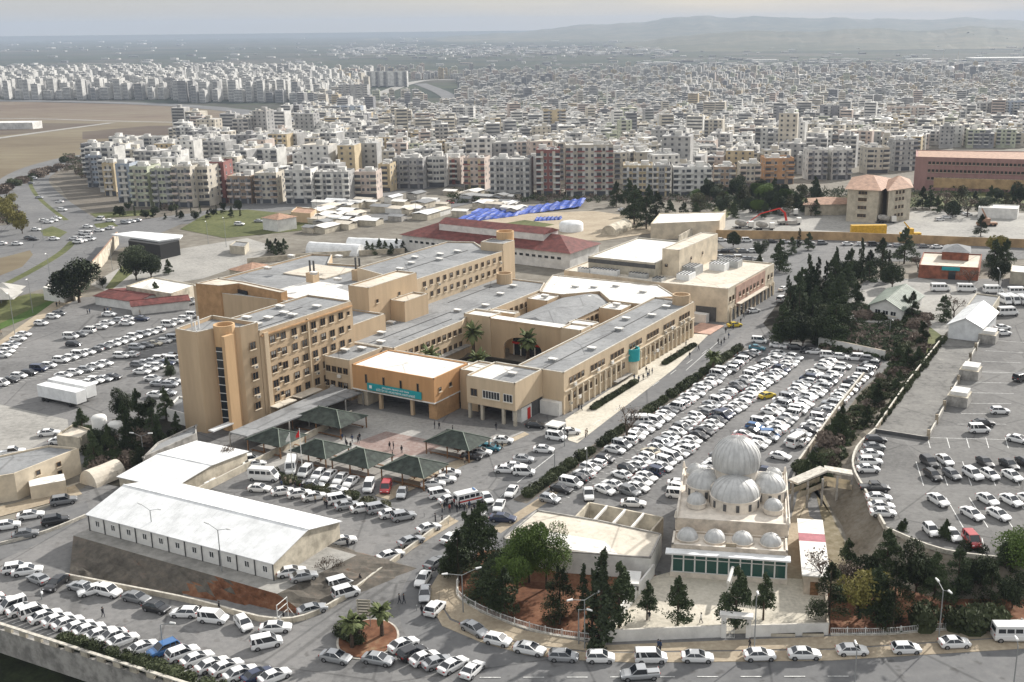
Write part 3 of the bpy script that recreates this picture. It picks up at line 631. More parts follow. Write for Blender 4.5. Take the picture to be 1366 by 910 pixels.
for a, z in ((203,5.6),(205,2),(214,5.8),(221,5.6),(246,2),(255,5.8)): B.box('air_conditioner', -112.58,-112.1,a,a+.9,z,z+.7,'roof_white')
# --- central block
B = Bld('central_block', 'tan central hospital block with arched doorway at the back of the palm courtyard', 'hospital building', -140, 240)
B.mass([(-159,228.6),(-150.9,228.6),(-150.9,234),(-159,234)], 0, 10.6, 'tan_light', 'roof_white')
B.mass([(-130.3,228.6),(-124.6,228.6),(-124.6,234),(-130.3,234)], 0, 10.4, 'tan_light', 'roof_white')
m = B.mb(); n = 14; cx, rx, rzz = -141.5, 5.6, 3.0
pts = [(cx-rx*math.cos(PI*i/n), 3.2+rzz*math.sin(PI*i/n)) for i in range(n+1)]
for i in range(n):
    (x0,z0),(x1,z1) = pts[i], pts[i+1]
    for y in (228.8, 229.4): m.face([(x0,y,z0),(x1,y,z1),(x1,y,9.9),(x0,y,9.9)] if y < 229 else [(x1,y,z1),(x0,y,z0),(x0,y,9.9),(x1,y,9.9)], 'tan')
    m.face([(x0,228.8,z0),(x0,229.4,z0),(x1,229.4,z1),(x1,228.8,z1)], 'cream')
m.box(-150.89,cx-rx,228.8,229.4,0,9.9,'tan'); m.box(cx+rx,-130.31,228.8,229.4,0,9.9,'tan'); m.box(-150.89,-130.31,228.7,231.8,9.902,10.3,'tan','roof_white'); m.build('arched_wall', B.root)
m = B.mb(); m.box(-147,-136,233.2,233.4,0,6.4,'glass'); m.box(-147.2,-135.8,232.9,233.18,3.0,3.5,'red_plastic')
for x in frange(-146.8,-136.2,6): m.box(x-.12,x+.12,233.0,233.18,0,3,'frame_white')
m.build('entrance_front', B.root)
m = B.mb(); m.prism([(-148.4,233.5),(-134.3,233.5),(-134.3,262),(-141.3,269.5),(-148.4,262)],0,8.6,'tan_light'); m.build('wall', B.root)
m = B.mb(); a0,b0,c0,d0,e0,r0_,r1_ = (-148.7,232,8.62),(-134.0,232,8.62),(-134.0,262,8.62),(-141.3,270,8.62),(-148.7,262,8.62),(-141.3,235,10.2),(-141.3,264,10.2)
for f_ in ((a0,b0,r0_),(b0,c0,r1_,r0_),(c0,d0,r1_),(d0,e0,r1_),(e0,a0,r0_,r1_)): m.face(f_, 'roof_grey')
m.build('roof', B.root)
B.wins(-134.3,237,-134.3,262, [6.6,3.2], [6+2.4*i for i in range(8)], WW)
B.mass([(-156.5,262.2),(-148.8,262.2),(-141.3,270.3),(-133.9,262.2),(-124.5,262.2),(-124.5,271),(-119.6,274.6),(-129.9,285),(-163.8,283),(-160,272.5),(-156.5,264)], 0, 9.6, 'tan', 'roof_white', .3)
B.mass([(-156,255),(-149.5,255),(-149.5,262),(-156,262)], 0, 9.2, 'tan', 'roof_white', .3); B.mass([(-133.5,255),(-127,255),(-127,262),(-133.5,262)], 0, 9.2, 'tan', 'roof_white', .3)
B.mass([(-133,237),(-126,237),(-126,241),(-133,241)], 0, 9.4, 'tan_light', 'roof_white', .3); B.mass([(-158,237.2),(-149,237.2),(-149,240),(-158,240)], 0, 9.6, 'tan_light', 'roof_white', .3)
units(B, [(-141,262.5),(-152,258),(-130,258.5),(-150,272),(-140,278),(-130,275),(-145,274)], 9.3)
# --- far clinic block
B = Bld('clinic_block', 'cream clinic block with pink street front at the far end of the street', 'hospital building', -125, 300)
B.mass([(-163,288.5),(-129.5,286.5),(-109.7,288),(-109.7,327),(-122,327),(-163,304)], 0, 10, 'cream', 'roof_cream')
B.mass([(-157,293),(-134.6,293),(-134.6,328),(-157,328)], 9.6, 14, 'beige_wall', 'roof_white'); 
m = B.mb(); m.box(-157.02,-134.58,292.9,293.05,12.2,13.4,'dark_grey'); m.build('dark_band', B.root)
B.mass([(-134.5,297.6),(-129,297.6),(-129,328),(-134.5,328)], 0, 17.6, 'cream', 'roof_cream', .3)
m = B.mb(); m.box(-109.69,-109.5,294,318.5,.1,9.4,'pinkwall'); m.build('pink_front', B.root)
B.wins(-109.5,288,-109.5,328, [6.6], [9,12,15,18,21,24,28], WW); B.wins(-109.7,288,-109.7,328, [6.6], [1.8,4.2,34,37], WW)
for a in frange(290,326,12): m = B.mb(); m.box(-109.49,-109.1,a-.3,a+.3,0,4.2,'cream'); m.build('pilaster', B.root)
m = B.mb(); m.box(-109.4,-108.0,294,318,4.3,4.5,'roof_cream'); m.build('canopy', B.root)
m = B.mb()
for a in frange(291.5,324,11): m.box(-109.48,-109.3,a-.8,a+1.0,.1,3.2,'glass')
m.build('shop_glazing', B.root)
B.box('shutter_door', -119,-113,287.2,287.9,0,4.2,'dark_grey'); B.box('white_container', -119,-114.6,284.2,286.6,0,2.6,'white_wall')
B.wins(-134.5,297.6,-129,297.6, [12.6], [1.4], WS); B.wins(-129,297.6,-129,328, [13.5], [9,18], WS)
for i,(x,y,sx,sy,h) in enumerate(((-150,290.6,9,2,1.6),(-139,291,6,1.4,1.4),(-126,296,4,5,1.8),(-127,303,4.5,6,2.6),(-122,312,5,4,2.2),(-121,318,7,4,2.2),(-157,290.5,4,1.5,1.2),(-132,290,3,3,.9))):
    m = B.mb(); m.box(x-sx/2,x+sx/2,y-sy/2,y+sy/2,9.6,9.6+h,'steel' if i%2 else 'light_metal'); 
    for k in range(int(sx)): m.box(x-sx/2+k+.1,x-sx/2+k+.5,y-sy/2-.05,y+sy/2+.05,9.6+h+.002,9.75+h,'dark_grey')
    m.build('cooling_unit', B.root)
m = B.mb(); m.prism([(-116,273.5),(-109,273.5),(-109,284),(-116,284)],.15,.3,'pinkwall'); m.build('paved_ramp', B.root)
# ================================================================ the mosque, turned 10 degrees
MO = G(1046, 772); B = Bld('mosque', 'domed stone mosque with glazed porch in its walled court', 'mosque', 0, 0, rz=-R(10), loc=MO)
mat('stone', (.57,.49,.40), .85, .16, .5); mat('stone_light', (.66,.60,.52), .85, .10, .5)
def muv(x, y, h):
    p = _G0(x, y, h)-MO; c, s = math.cos(R(10)), math.sin(R(10)); return (p.x*c-p.y*s, p.x*s+p.y*c)
RV = 7.4
B.mass([(-17,3.6),(.4,3.6),(.6,24.5),(-17,24.5)], 0, RV, 'stone', 'stone_light', .45, 'stone_light')
B.mass([(-17.2,-1.4),(.3,-1.4),(.3,3.58),(-17.2,3.58)], 3.9, 5.3, 'stone', 'stone_light', .35, 'stone_light', True)
m = B.mb(); m.prism([(-18,-3.2),(.7,-3.2),(.7,-1.45),(-18,-1.45)],4.35,4.6,'light_metal',None,True); m.build('porch_canopy', B.root)
m = B.mb(); m.box(-17.1,.25,-1.9,-1.82,.9,4.3,'glass_green'); m.box(-17.1,-17.0,-1.9,3.5,.9,3.9,'glass_green'); m.box(.15,.25,-1.9,3.5,.9,3.9,'glass_green'); g = m.build('porch_glazing', B.root)
m = B.mb()
for x in frange(-17.0,.15,11): m.box(x-.11,x+.11,-2.0,-1.75,.9,4.34,'frame_white')
for z in (.9,3.1,4.2): m.box(-17.15,.3,-2.0,-1.77,z,z+.12,'frame_white')
m.build('porch_frame', g)
B.box('porch_plinth', -17.3,.4,-2.05,3.5,0,.88,'stone_light')
def dome_part(name, u, v, z, r, h, base_h=.8, br=None, n=28, drop=0., ribs=14, parent=None, win=False, rings=8):
    br = br or r*1.03
    m = B.mb(); m.lathe(u, v, [(br,z-base_h),(br,z-.12),(br+.12,z-.1),(br+.12,z),(r*.9,z)], 'stone_light', n)
    if win:
        for i in range(12):
            a = 2*PI*i/12+.13; m.rbox(u+(br+.02)*math.cos(a), v+(br+.02)*math.sin(a), .5, .12, z-base_h+.35, z-.4, a+PI/2, 'dark_grey')
    d = m.build('drum', parent or B.root)
    m = B.mb(); m.dome(u, v, z, r, h, 'lead', 32, rings, drop=drop); o = m.build(name, B.root, True)
    m = B.mb()
    for i in range(ribs):
        a = 2*PI*i/ribs; pr = []
        for j in range(rings+1):
            t = -drop+(PI/2+drop)*j/rings; pr.append(Vector((u+(r*math.cos(t)+.02)*math.cos(a), v+(r*math.cos(t)+.02)*math.sin(a), z+h*math.sin(t)+h*math.sin(drop)+.03)))
        for p, q in zip(pr, pr[1:]): m.tube(p, q, .018*r**.4, .018*r**.4, 'rib', 4, False)
    m.tube((u,v,z+h*(1+math.sin(drop))-.05),(u,v,z+h*(1+math.sin(drop))+.25*r**.7),.07,.03,'yellow' if 0 else 'rib',5)
    m.build('rib_set', o); return o
u0, v0 = -7.9, 14.8
m = B.mb(); m.lathe(u0, v0, [(5.0,RV-.4),(5.0,RV+2.2),(4.4,RV+2.6),(3.9,RV+2.6)], 'stone_light', 24); m.build('drum', B.root)
for du, dv in ((0,-4.0),(-5.0,-.3),(5.2,-.3),(0,3.6)):
    rr = 3.9 if du == 0 else 2.95; dome_part('half_dome', u0+du, v0+dv, RV+1.5, rr, rr*.8, 1.9, rr+.1, win=True, ribs=18)
m = B.mb(); m.lathe(u0, v0, [(3.5,RV+2.6),(3.5,RV+4.6)], 'stone_light', 24); m.build('drum', B.root)
dome_part('main_dome', u0, v0, RV+4.6, 4.0, 3.9, .5, 3.5, drop=.35, ribs=26, rings=12)
for p_ in ((929,668),(1031.5,676)): 
    q = muv(*p_, RV+.6); dome_part('corner_dome', q[0], q[1], RV+.5, 1.5, 1.45, .8)
dome_part('corner_dome', -14.8, 21.5, RV+.5, 1.5, 1.45, .8); dome_part('corner_dome', -1.6, 21.5, RV+.5, 1.5, 1.45, .8)
for u in (-14.9,-10.7,-6.5,-2.2): dome_part('porch_dome', u, 1.2, 5.35, 1.62, 1.5, .35, n=20, ribs=10)
m = B.mb(); m.box(-9,-7.4,-1.3,-1.1,5.31,5.9,'sand_pave'); m.build('plaque', B.root)
for x, y in ((-16.9,3.7),(.3,3.7),(-16.9,24.3),(.4,24.3)): m = B.mb(); m.tube((x,y,RV),(x,y,RV+1.1),.3,.12,'stone_light',8); m.build('finial', B.root)
for i in range(6): 
    m = B.mb(); m.box(.42,.55,5.5+3.1*i,6.5+3.1*i,2.2,4.6,'glass'); m.box(.42,.6,5.3+3.1*i,6.7+3.1*i,4.62,4.9,'stone_light'); m.build('side_window', B.root)
m = B.mb(); m.wall((.62,3.6),(.62,24.5),RV-.5,RV+.2,.18,'stone_light'); m.build('cornice', B.root)
# things round the court
def Mw(u, v, z=0): c, s = math.cos(R(10)), math.sin(R(10)); return MO+Vector((u*c+v*s, -u*s+v*c, z))
MB_ = Bld
def mthing(name, label, cat, u, v): 
    b = Bld(name, label, cat, u, v, rz=-R(10), loc=Mw(u,v)); return b
b = mthing('side_annex', 'narrow white roofed annex with maroon roof strip and brown door, right of the mosque', 'annex', 4.4, 3)
b.box('wall', 2.7,6.0,-4.6,14.2,0,3.3,'stone'); b.box('roof', 2.3,6.4,-5.2,6.3,3.302,3.5,'roof_white'); b.box('maroon_roof', 2.3,6.4,6.3,9.2,3.305,3.49,'maroon_strip'); b.box('roof', 2.3,6.4,9.2,14.6,3.302,3.5,'roof_white')
b.box('door', 3.6,4.8,-4.75,-4.6,0,2.2,'wood')
b = mthing('funeral_canopy', 'slender white rolled awning on a post in the mosque court', 'awning', -8.4, -6.2)
m = b.mb(); m.tube((-8.4,-8.2,3.0),(-7.8,-4.2,3.4),.28,.28,'white_wall',10); m.build('roll', b.root); m = b.mb(); m.tube((-8.4,-7.8,0),(-8.4,-7.8,2.8),.09,.09,'white_wall',6); m.tube((-7.9,-4.6,0),(-7.9,-4.6,3.2),.09,.09,'white_wall',6); m.build('post', b.root)
b = mthing('ablution_building', 'long low building with patched white and cream roof, left of the mosque', 'building', -32, 2)
P0, P1, P2, P3 = (BAx for BAx in (muv(671,718,3.8), muv(748,735,3.8), muv(868,744,3.8), muv(883,712,3.8)))
P4 = muv(800,694,3.8); P5 = muv(716,680,3.8)
poly = [P0,P1,P2,P3,P4,P5]; m = b.mb(); m.prism(poly, 0, 3.6, 'white_wall'); m.parapet(poly,3.6,3.85,'concrete',.25); m.build('wall', b.root)
def inset(poly, k): 
    cx = sum(p[0] for p in poly)/len(poly); cy = sum(p[1] for p in poly)/len(poly); return [(cx+(p[0]-cx)*k, cy+(p[1]-cy)*k) for p in poly]
m = b.mb(); m.prism(inset(poly,.965), 3.602, 3.66, 'roof_cream'); m.build('roof', b.root)
q = [muv(x,y,3.75) for x,y in ((716,706),(806,722),(826,741),(752,732),(724,722))]; m = b.mb(); m.prism(q,3.62,3.74,'roof_white'); m.build('white_roofing', b.root)
q = muv(866,768,0); b.box('door', q[0]-1.8,q[0]-.6,q[1]-.9,q[1]-.75,0,2.4,'dark')
b = mthing('open_roof_frame', 'roofless concrete frame with white crossbeams behind the low building', 'pergola', -27, 11)
Q = [muv(765,692,3.4), muv(865,712,3.4), muv(884,690,3.4), muv(786,670,3.4)]
m = b.mb()
for i in range(4): m.wall(Q[i], Q[(i+1)%4], 0, 3.4, .3, 'wall_cream')
m.build('wall', b.root)
for t in (.25,.5,.75):
    m = b.mb(); p = Vector(Q[0]).lerp(Vector(Q[1]), t); q = Vector(Q[3]).lerp(Vector(Q[2]), t); m.wall(p, q, 3.1, 3.5, .35, 'roof_white'); m.build('crossbeam', b.root)
# ================================================================ other buildings, walls and yard furniture
def pxz(pts, h): return [tuple(_G0(x,y,h)[:2]) for x,y in pts]
class PB:
    """building authored in world coordinates, its empty at the first corner"""
    def __init__(s, name, label, cat, p, group=None): s.o = (p[0],p[1],0); s.root = thing(name, label, cat, (p[0],p[1],0), 0, group)
    def mb(s): return MB(s.o)
def gable(name, label, cat, corners, z0, ze, zr, wall, roof, over=.4, group=None, along=True, wins=None, frame='frame_white'):
    """corners (world) A,B,C,D: ridge runs parallel to A-B"""
    A,B_,C_,D = [Vector(c) for c in corners]; b = PB(name, label, cat, A, group)
    m = b.mb(); P4 = [A,B_,C_,D]
    m.prism([tuple(p) for p in P4], z0, ze, wall)
    for p, q in ((B_,C_),(D,A)):
        r = (p+q)/2; m.face([(p.x,p.y,ze),(q.x,q.y,ze),(r.x,r.y,zr-.05)], wall)
    m.build('wall', b.root)
    ax = (B_-A).normalized(); ay = (D-A).normalized()
    e = [A-ax*over-ay*over, B_+ax*over-ay*over, C_+ax*over+ay*over, D-ax*over+ay*over]; r0 = (e[0]+e[3])/2; r1 = (e[1]+e[2])/2; zo = ze-(zr-ze)*over/((D-A).length/2)
    m = b.mb()
    for dz, s in ((.12,1),(0,-1)):
        q1 = [(e[0].x,e[0].y,zo+dz),(e[1].x,e[1].y,zo+dz),(r1.x,r1.y,zr+dz),(r0.x,r0.y,zr+dz)]; q2 = [(r0.x,r0.y,zr+dz),(r1.x,r1.y,zr+dz),(e[2].x,e[2].y,zo+dz),(e[3].x,e[3].y,zo+dz)]
        m.face(q1[::s], roof); m.face(q2[::s], roof)
    for p, q, zp, zq in ((e[0],e[1],zo,zo),(e[1],r1,zo,zr),(r1,e[2],zr,zo),(e[2],e[3],zo,zo),(e[3],r0,zo,zr),(r0,e[0],zr,zo)):
        m.face([(p.x,p.y,zp),(q.x,q.y,zq),(q.x,q.y,zq+.12),(p.x,p.y,zp+.12)], roof)
    L_ = (e[1]-e[0]).length; nr = int(L_/1.1)
    if roof in ('light_metal','greenish_roof','red_roof'):
        for i in range(1,nr):
            f_ = i/nr; 
            for s_,t_ in ((e[0],e[1]),(e[3],e[2])):
                p = s_.lerp(t_,f_); r = r0.lerp(r1,f_); m.tube((p.x,p.y,zo+.13),(r.x,r.y,zr+.13),.035,.035,roof,3,False)
        m.tube((r0.x,r0.y,zr+.13),(r1.x,r1.y,zr+.13),.14,.14,roof,4,False)
    m.build('roof', b.root)
    return b, (A,B_,C_,D)
def hip(name, label, cat, corners, z0, ze, zr, wall, roof, over=.5, group=None):
    A,B_,C_,D = [Vector(c) for c in corners]; b = PB(name, label, cat, A, group)
    m = b.mb(); m.prism([tuple(p) for p in (A,B_,C_,D)], z0, ze, wall); m.build('wall', b.root)
    ax = (B_-A).normalized(); ay = (D-A).normalized(); w = (D-A).length/2; L = (B_-A).length
    e = [A-ax*over-ay*over, B_+ax*over-ay*over, C_+ax*over+ay*over, D-ax*over+ay*over]
    w = min(w, L/2-.01); r0 = (A+D)/2+ax*w; r1 = (B_+C_)/2-ax*w; v = [(p.x,p.y,ze) for p in e]; a=(r0.x,r0.y,zr); c=(r1.x,r1.y,zr)
    m = b.mb(); m.face([v[0],v[1],c,a],roof); m.face([v[1],v[2],c],roof); m.face([v[2],v[3],a,c],roof); m.face([v[3],v[0],a],roof); m.face([v[3],v[2],v[1],v[0]],roof)
    m.build('roof', b.root); return b, (A,B_,C_,D)
def flat(name, label, cat, poly, z0, z1, wall, roof, par=.4, group=None):
    b = PB(name, label, cat, poly[0], group); m = b.mb(); m.prism(poly, z0, z1-par, wall); m.parapet(poly, z1-par+.002, z1, wall, .25); m.build('wall', b.root)
    m = b.mb(); m.prism(inset(poly,.97), z1-par+.004, z1-par+.06, roof); m.build('roof', b.root); return b
def facade_wins(b, p, q, zs, n, me, m0=1.5, name='window'):
    p = Vector(p[:2]); q = Vector(q[:2]); d = q-p; L = d.length; d /= L; ang = math.atan2(d.y,d.x)
    for z in zs:
        for i in range(n):
            t = m0+(L-2*m0)*(i+.5)/n; r = p+d*t; put_window(b.root, r.x-b.o[0]+d.y*.01, r.y-b.o[1]-d.x*.01, z, ang, me, name)
def quadpx(pts, h): return pxz(pts, h)
def para(a, b_, c, h):
    """rectangle from three photo pixels at height h: a-b one side, c the far end of the side from b"""
    A,B_,C_ = [Vector(_G0(*p, h)[:2]) for p in (a,b_,c)]; ax = (B_-A).normalized(); ay = Vector((-ax.y,ax.x)); w = (C_-B_).dot(ay)
    return [A, B_, B_+ay*w, A+ay*w]
# --- prefabricated hall in front: panels, windows, posts
hz = 2.2
A,B_,C_,D = para((118,686),(364,751),(457,697), hz+2.9)
b,_ = gable('prefab_hall', 'long white gabled prefab hall on the bank above the lower car rows', 'prefab building', (A,B_,C_,D), hz, hz+2.9, hz+4.9, 'wall_cream', 'light_metal', .35)
d = (B_-A); L = d.length; d.normalize(); n = Vector((d.y,-d.x)); ang = math.atan2(d.y,d.x)
pm = MB(); pm.box(-L/22+.08, L/22-.08, -.06, .0, .05, 2.75, 'white_wall'); po = pm.build('x'); pme = po.data; bpy.data.objects.remove(po)
wme = win_mesh(.8,.95,2,'frame_white',False)
for i in range(11):
    c = A+d*(L*(i+.5)/11); o = link('wall_panel', pme, b.root, (c.x-A.x, c.y-A.y, hz)); o.rotation_euler = (0,0,ang)
    w_ = link('window', wme, o, (.25,-.07,1.6))
for i in range(12):
    c = A+d*(L*i/11)+n*.1; m = b.mb(); m.rbox(c.x,c.y,.16,.16,hz,hz+2.85,ang,'dark_grey'); m.build('post', b.root)
m = b.mb(); q = B_+Vector((.05,.3)); m.rbox(q.x+.3,q.y+4.2,.5,.9,hz+.3,hz+1.1,ang,'roof_white'); m.build('air_conditioner', b.root)
# --- buildings left of the hall
A1 = para((160,632),(238,648),(300,578), 3.6)
gable('white_hall', 'white gabled hall between the prefab hall and the ward block', 'hall', para((158,632),(228,648),(314,596), 3.4), 0, 2.8, 3.6, 'wall_cream', 'light_metal', .3, along=True)
b = PB('covered_walkway', 'long flat grey walkway roof running past the foot of the ward block', 'walkway', _G0(300,580,0))
q = [Wt(-163,150),Wt(-158,150),Wt(-155.5,183),Wt(-164,183)]; m = b.mb(); m.prism(q,3.0,3.3,'roof_grey',None,True); m.build('roof', b.root)
for t in frange(0,1,7):
    for e_ in (0,1):
        p = Vector(q[0+e_]).lerp(Vector(q[3-e_]), t); m = b.mb(); m.rbox(p.x,p.y,.25,.25,0,2.99,0,'concrete'); m.build('post', b.root)
q = pxz([(190,655),(262,575),(312,584),(245,650)][::-1],3.4)
b = PB('walkway_wall', 'cream boundary wall along the front car park beside the white hall', 'wall', Wt(-150,127)); m = b.mb(); m.wall(Wt(-150.2,126),Wt(-153,176),0,1.5,.3,'wall_cream',top='kerb'); m.build('wall', b.root)
poly = quadpx([(-60,646),(19,633),(105,599),(65,595),(-60,622)], 5); 
b = flat('pink_storehouse', 'pinkish storehouse with grey roof at the left edge of the photo', 'building', poly, 0, 5.2, 'cream', 'roof_grey')
Q0, Q1 = poly[0], poly[1]; facade_wins(b, Q1, poly[2], [3.6,1.9], 2, WS, 2.5)
m = b.mb(); mid = Vector(Q1).lerp(Vector(poly[2]), .42); m.rbox(mid.x+1.6,mid.y-2.4,6,3.6,0,2.7,R(28),'cream','roof_white'); m.build('porch', b.root)
flat('small_service_hut', 'small flat roofed hut between the storehouse and the dark trees', 'hut', quadpx([(75,580),(106,584),(122,573),(98,565)], 3), 0, 3, 'wall_cream', 'roof_cream')
flat('dark_roof_shed', 'dark grey shed at the foot of the ward block', 'shed', quadpx([(190,610),(262,578),(262,566),(210,590)], 3.5), 0, 3.5, 'concrete', 'roof_grey')
flat('grey_roof_shed', 'low shed left of the ward block by the parked cars', 'shed', quadpx([(222,545),(248,552),(248,530),(238,528)], 3), 0, 3, 'white_wall', 'roof_grey')
for i,(x,y,h) in enumerate(((136,590,5.5),(157,592,4.4))):
    p = _G0(x,y,0); b = PB('storage_tank', ['taller white storage tank among the dark trees','shorter white storage tank among the dark trees'][i], 'tank', p, 'white storage tanks')
    m = b.mb(); m.lathe(p.x,p.y,[(1.5,.4),(1.5,h),(1.2,h+.35),(.01,h+.5)],'white_wall',18); m.build('body', b.root, True)
    for k in range(3): a = k*2.1; m = b.mb(); m.tube((p.x+1.2*math.cos(a),p.y+1.2*math.sin(a),0),(p.x+1.2*math.cos(a),p.y+1.2*math.sin(a),.5),.1,.1,'pole',5); m.build('leg', b.root)
# white arched tents and canopies
def tunnel(name, label, p, q, w, h, m_='light_metal', cat='tent', z=0, group=None):
    p = Vector(_G0(*p)[:2]); q = Vector(_G0(*q)[:2]); d = (q-p); L = d.length; b = PB(name, label, cat, p, group); d.normalize(); nn = Vector((-d.y,d.x))
    m = b.mb(); n = 10; k = max(2,int(L/3)); vs = []
    for i in range(k+1):
        for j in range(n+1):
            a = PI*j/n; r = p+d*(L*i/k)+nn*(w/2*math.cos(a)); vs.append((r.x,r.y,z+h*math.sin(a)*(1 if i%2 == 0 else .97)+.0))
    fs = [[i*(n+1)+j,i*(n+1)+j+1,(i+1)*(n+1)+j+1,(i+1)*(n+1)+j] for i in range(k) for j in range(n)]+[list(range(n+1)),[k*(n+1)+j for j in range(n,-1,-1)]]
    m.mesh(vs, fs, m_); m.build('cover', b.root); return b
tunnel('arched_tent', 'cream arched tent behind the left end of the prefab hall', (118,648),(158,632), 5, 3, 'roof_cream')
tunnel('arched_tent', 'front white arched tent left of the red roofed long hall', (414,336),(482,340), 7, 4)
tunnel('arched_tent', 'rear white arched tent left of the red roofed long hall', (466,330),(540,333), 7, 4)
# --- far left: station canopy, kiosks, red roofed sheds
b = PB('station_canopy', 'wide white flat canopy over the underpass entrance', 'canopy', _G0(160,330)); q = pxz([(148,313),(212,322),(240,318),(244,314),(180,309)], 6); m = b.mb(); m.prism(q,5.6,6.2,'light_metal',None,True); m.build('roof', b.root)
m = b.mb(); m.prism(pxz([(172,330),(214,336),(240,330),(238,326),(180,322)],3),0,5.5,'dark'); m.build('hall', b.root)
b = PB('underpass_wall', 'long concrete ramp wall with rust top below the station canopy', 'wall', _G0(120,390)); c = curve([(100,402),(122,372),(140,350),(158,326)],4)
m = b.mb(); ws = [_G0(*p) for p in c]
for p, q in zip(ws, ws[1:]): m.wall(p[:2], q[:2], 0, 5, .6, 'wall_cream', top='tile_roof')
m.build('wall', b.root)
flat('white_kiosk', 'white kiosk block left of the big round tree', 'kiosk', quadpx([(57,384),(84,388),(100,380),(72,376)], 4), 0, 4.2, 'white_wall', 'roof_white')
flat('white_roof_canteen', 'white roofed canteen behind the big round tree', 'building', quadpx([(168,382),(228,392),(262,380),(205,370)], 4.5), 0, 4.6, 'wall_cream', 'roof_white')
gable('red_roof_shed', 'long low shed with red metal roof facing the left car park', 'shed', para((176,408),(252,400),(256,392), 3.0), 0, 2.8, 3.6, 'white_wall', 'red_roof')
gable('red_roof_shed', 'shorter red roofed shed beside the big round tree', 'shed', para((126,394),(180,402),(196,388), 3.0), 0, 2.8, 3.6, 'white_wall', 'red_roof')
flat('flat_roof_hut', 'grey hut on the paved yard behind the canteen', 'hut', quadpx([(306,328),(326,330),(332,324),(314,322)], 3), 0, 3.2, 'beige_wall', 'roof_grey')
hip('tiled_hut', 'small hut with orange tiled roof beside the rear hospital roofs', 'hut', para((306,358),(334,362),(342,350), 3), 0, 2.6, 4.6, 'wall_cream', 'tile_roof')
hip('meadow_house', 'small white house with brown hip roof on the green meadow', 'house', para((350,291),(370,294),(377,287), 5), 0, 5.2, 7, 'white_wall', 'tile_roof')
flat('orange_hut', 'flat orange hut behind the meadow house', 'hut', quadpx([(388,284),(414,286),(422,280),(396,277)], 4), 0, 4.4, 'tan', 'tile_roof')
# shade sails
for i,(x,y) in enumerate(((6,398),(2,405))):
    p = _G0(x,y); b = PB('shade_sail', ['upper pointed white shade sail at the left edge','lower pointed white shade sail at the left edge'][i], 'shade sail', p, 'white shade sails')
    m = b.mb(); T = (p.x,p.y,5.2); cs = [(p.x-6,p.y-5,2.4),(p.x+6,p.y-4,2.2),(p.x+5,p.y+5,2.8),(p.x-6,p.y+5,2.3)]
    for k in range(4): m.face([cs[k],cs[(k+1)%4],T],'roof_white'); m.face([T,cs[(k+1)%4],cs[k]],'roof_white')
    m.build('sail', b.root); m = b.mb(); m.tube((p.x,p.y,0),T,.12,.12,'pole'); m.build('mast', b.root)
# --- long red roofed hall behind the hospital
b,cs = hip('red_roof_hall', 'very long low hall with dark red hip roof behind the hospital', 'hall', para((536,313),(760,338),(785,323.5), 6), 0, 6, 10, 'white_wall', 'red_roof', .8)
A_,B2,C2,D2 = cs; ax = (B2-A_).normalized(); ay = (D2-A_).normalized(); c0 = (A_+D2)/2
m = b.mb(); q = [c0+ax*14-ay*5, c0+ax*((B2-A_).length-14)-ay*5, c0+ax*((B2-A_).length-14)+ay*5, c0+ax*14+ay*5]; m.prism([tuple(v) for v in q],8.0,10.6,'white_wall','red_roof'); m.build('monitor_wall', b.root)
q = [tuple(v) for v in inset([tuple(v) for v in q],1.03)]; m = b.mb(); z=10.61; r0=((q[0][0]+q[3][0])/2,(q[0][1]+q[3][1])/2,12.2); r1=((q[1][0]+q[2][0])/2,(q[1][1]+q[2][1])/2,12.2); v=[(*p,z) for p in q]
m.face([v[0],v[1],r1,r0],'red_roof'); m.face([v[2],v[3],r0,r1],'red_roof'); m.face([v[1],v[2],r1],'red_roof'); m.face([v[3],v[0],r0],'red_roof'); m.build('monitor_roof', b.root)
facade_wins(b, A_, B2, [3.8], 26, win_mesh(1.6,.9,1,'frame_white',False), 3)
# blue tarps over market goods
def tarp(label, pts, seed, h=1.5):
    random.seed(seed); m = MB(); w_ = [ _G0(*p) for p in pts]; o = w_[0]; m.off = (o.x,o.y,0); A,B_,C_,D = w_; nx, ny = 26, 8; vs = []
    for i in range(nx+1):
        for j in range(ny+1):
            s,t = i/nx,j/ny; p = A.lerp(B_,s).lerp(D.lerp(C_,s),t); z = h*(.7+.22*math.sin(i*1.6)+random.uniform(-.08,.08))*(1 if 0<i<nx and 0<j<ny else .3); vs.append((p.x+random.uniform(-.3,.3),p.y+random.uniform(-.3,.3),max(.1,z)))
    m.mesh(vs, [[i*(ny+1)+j,(i+1)*(ny+1)+j,(i+1)*(ny+1)+j+1,i*(ny+1)+j+1] for i in range(nx) for j in range(ny)], 'blue_tarp')
    ob = m.build('blue_tarp', None, False, (o.x,o.y,0)); tag(ob, label, 'tarp', 'blue tarps over the market goods')
tarp('large blue tarp sheltering goods, front left of the market yard', [(600,300),(690,289),(705,280),(640,281)], 1)
tarp('blue tarp beside the large one, right of the market yard middle', [(690,288),(775,278),(782,270),(705,279)], 2)
tarp('small low blue tarp lying on the sandy yard', [(712,296),(748,294),(750,290),(716,291)], 3, 1)
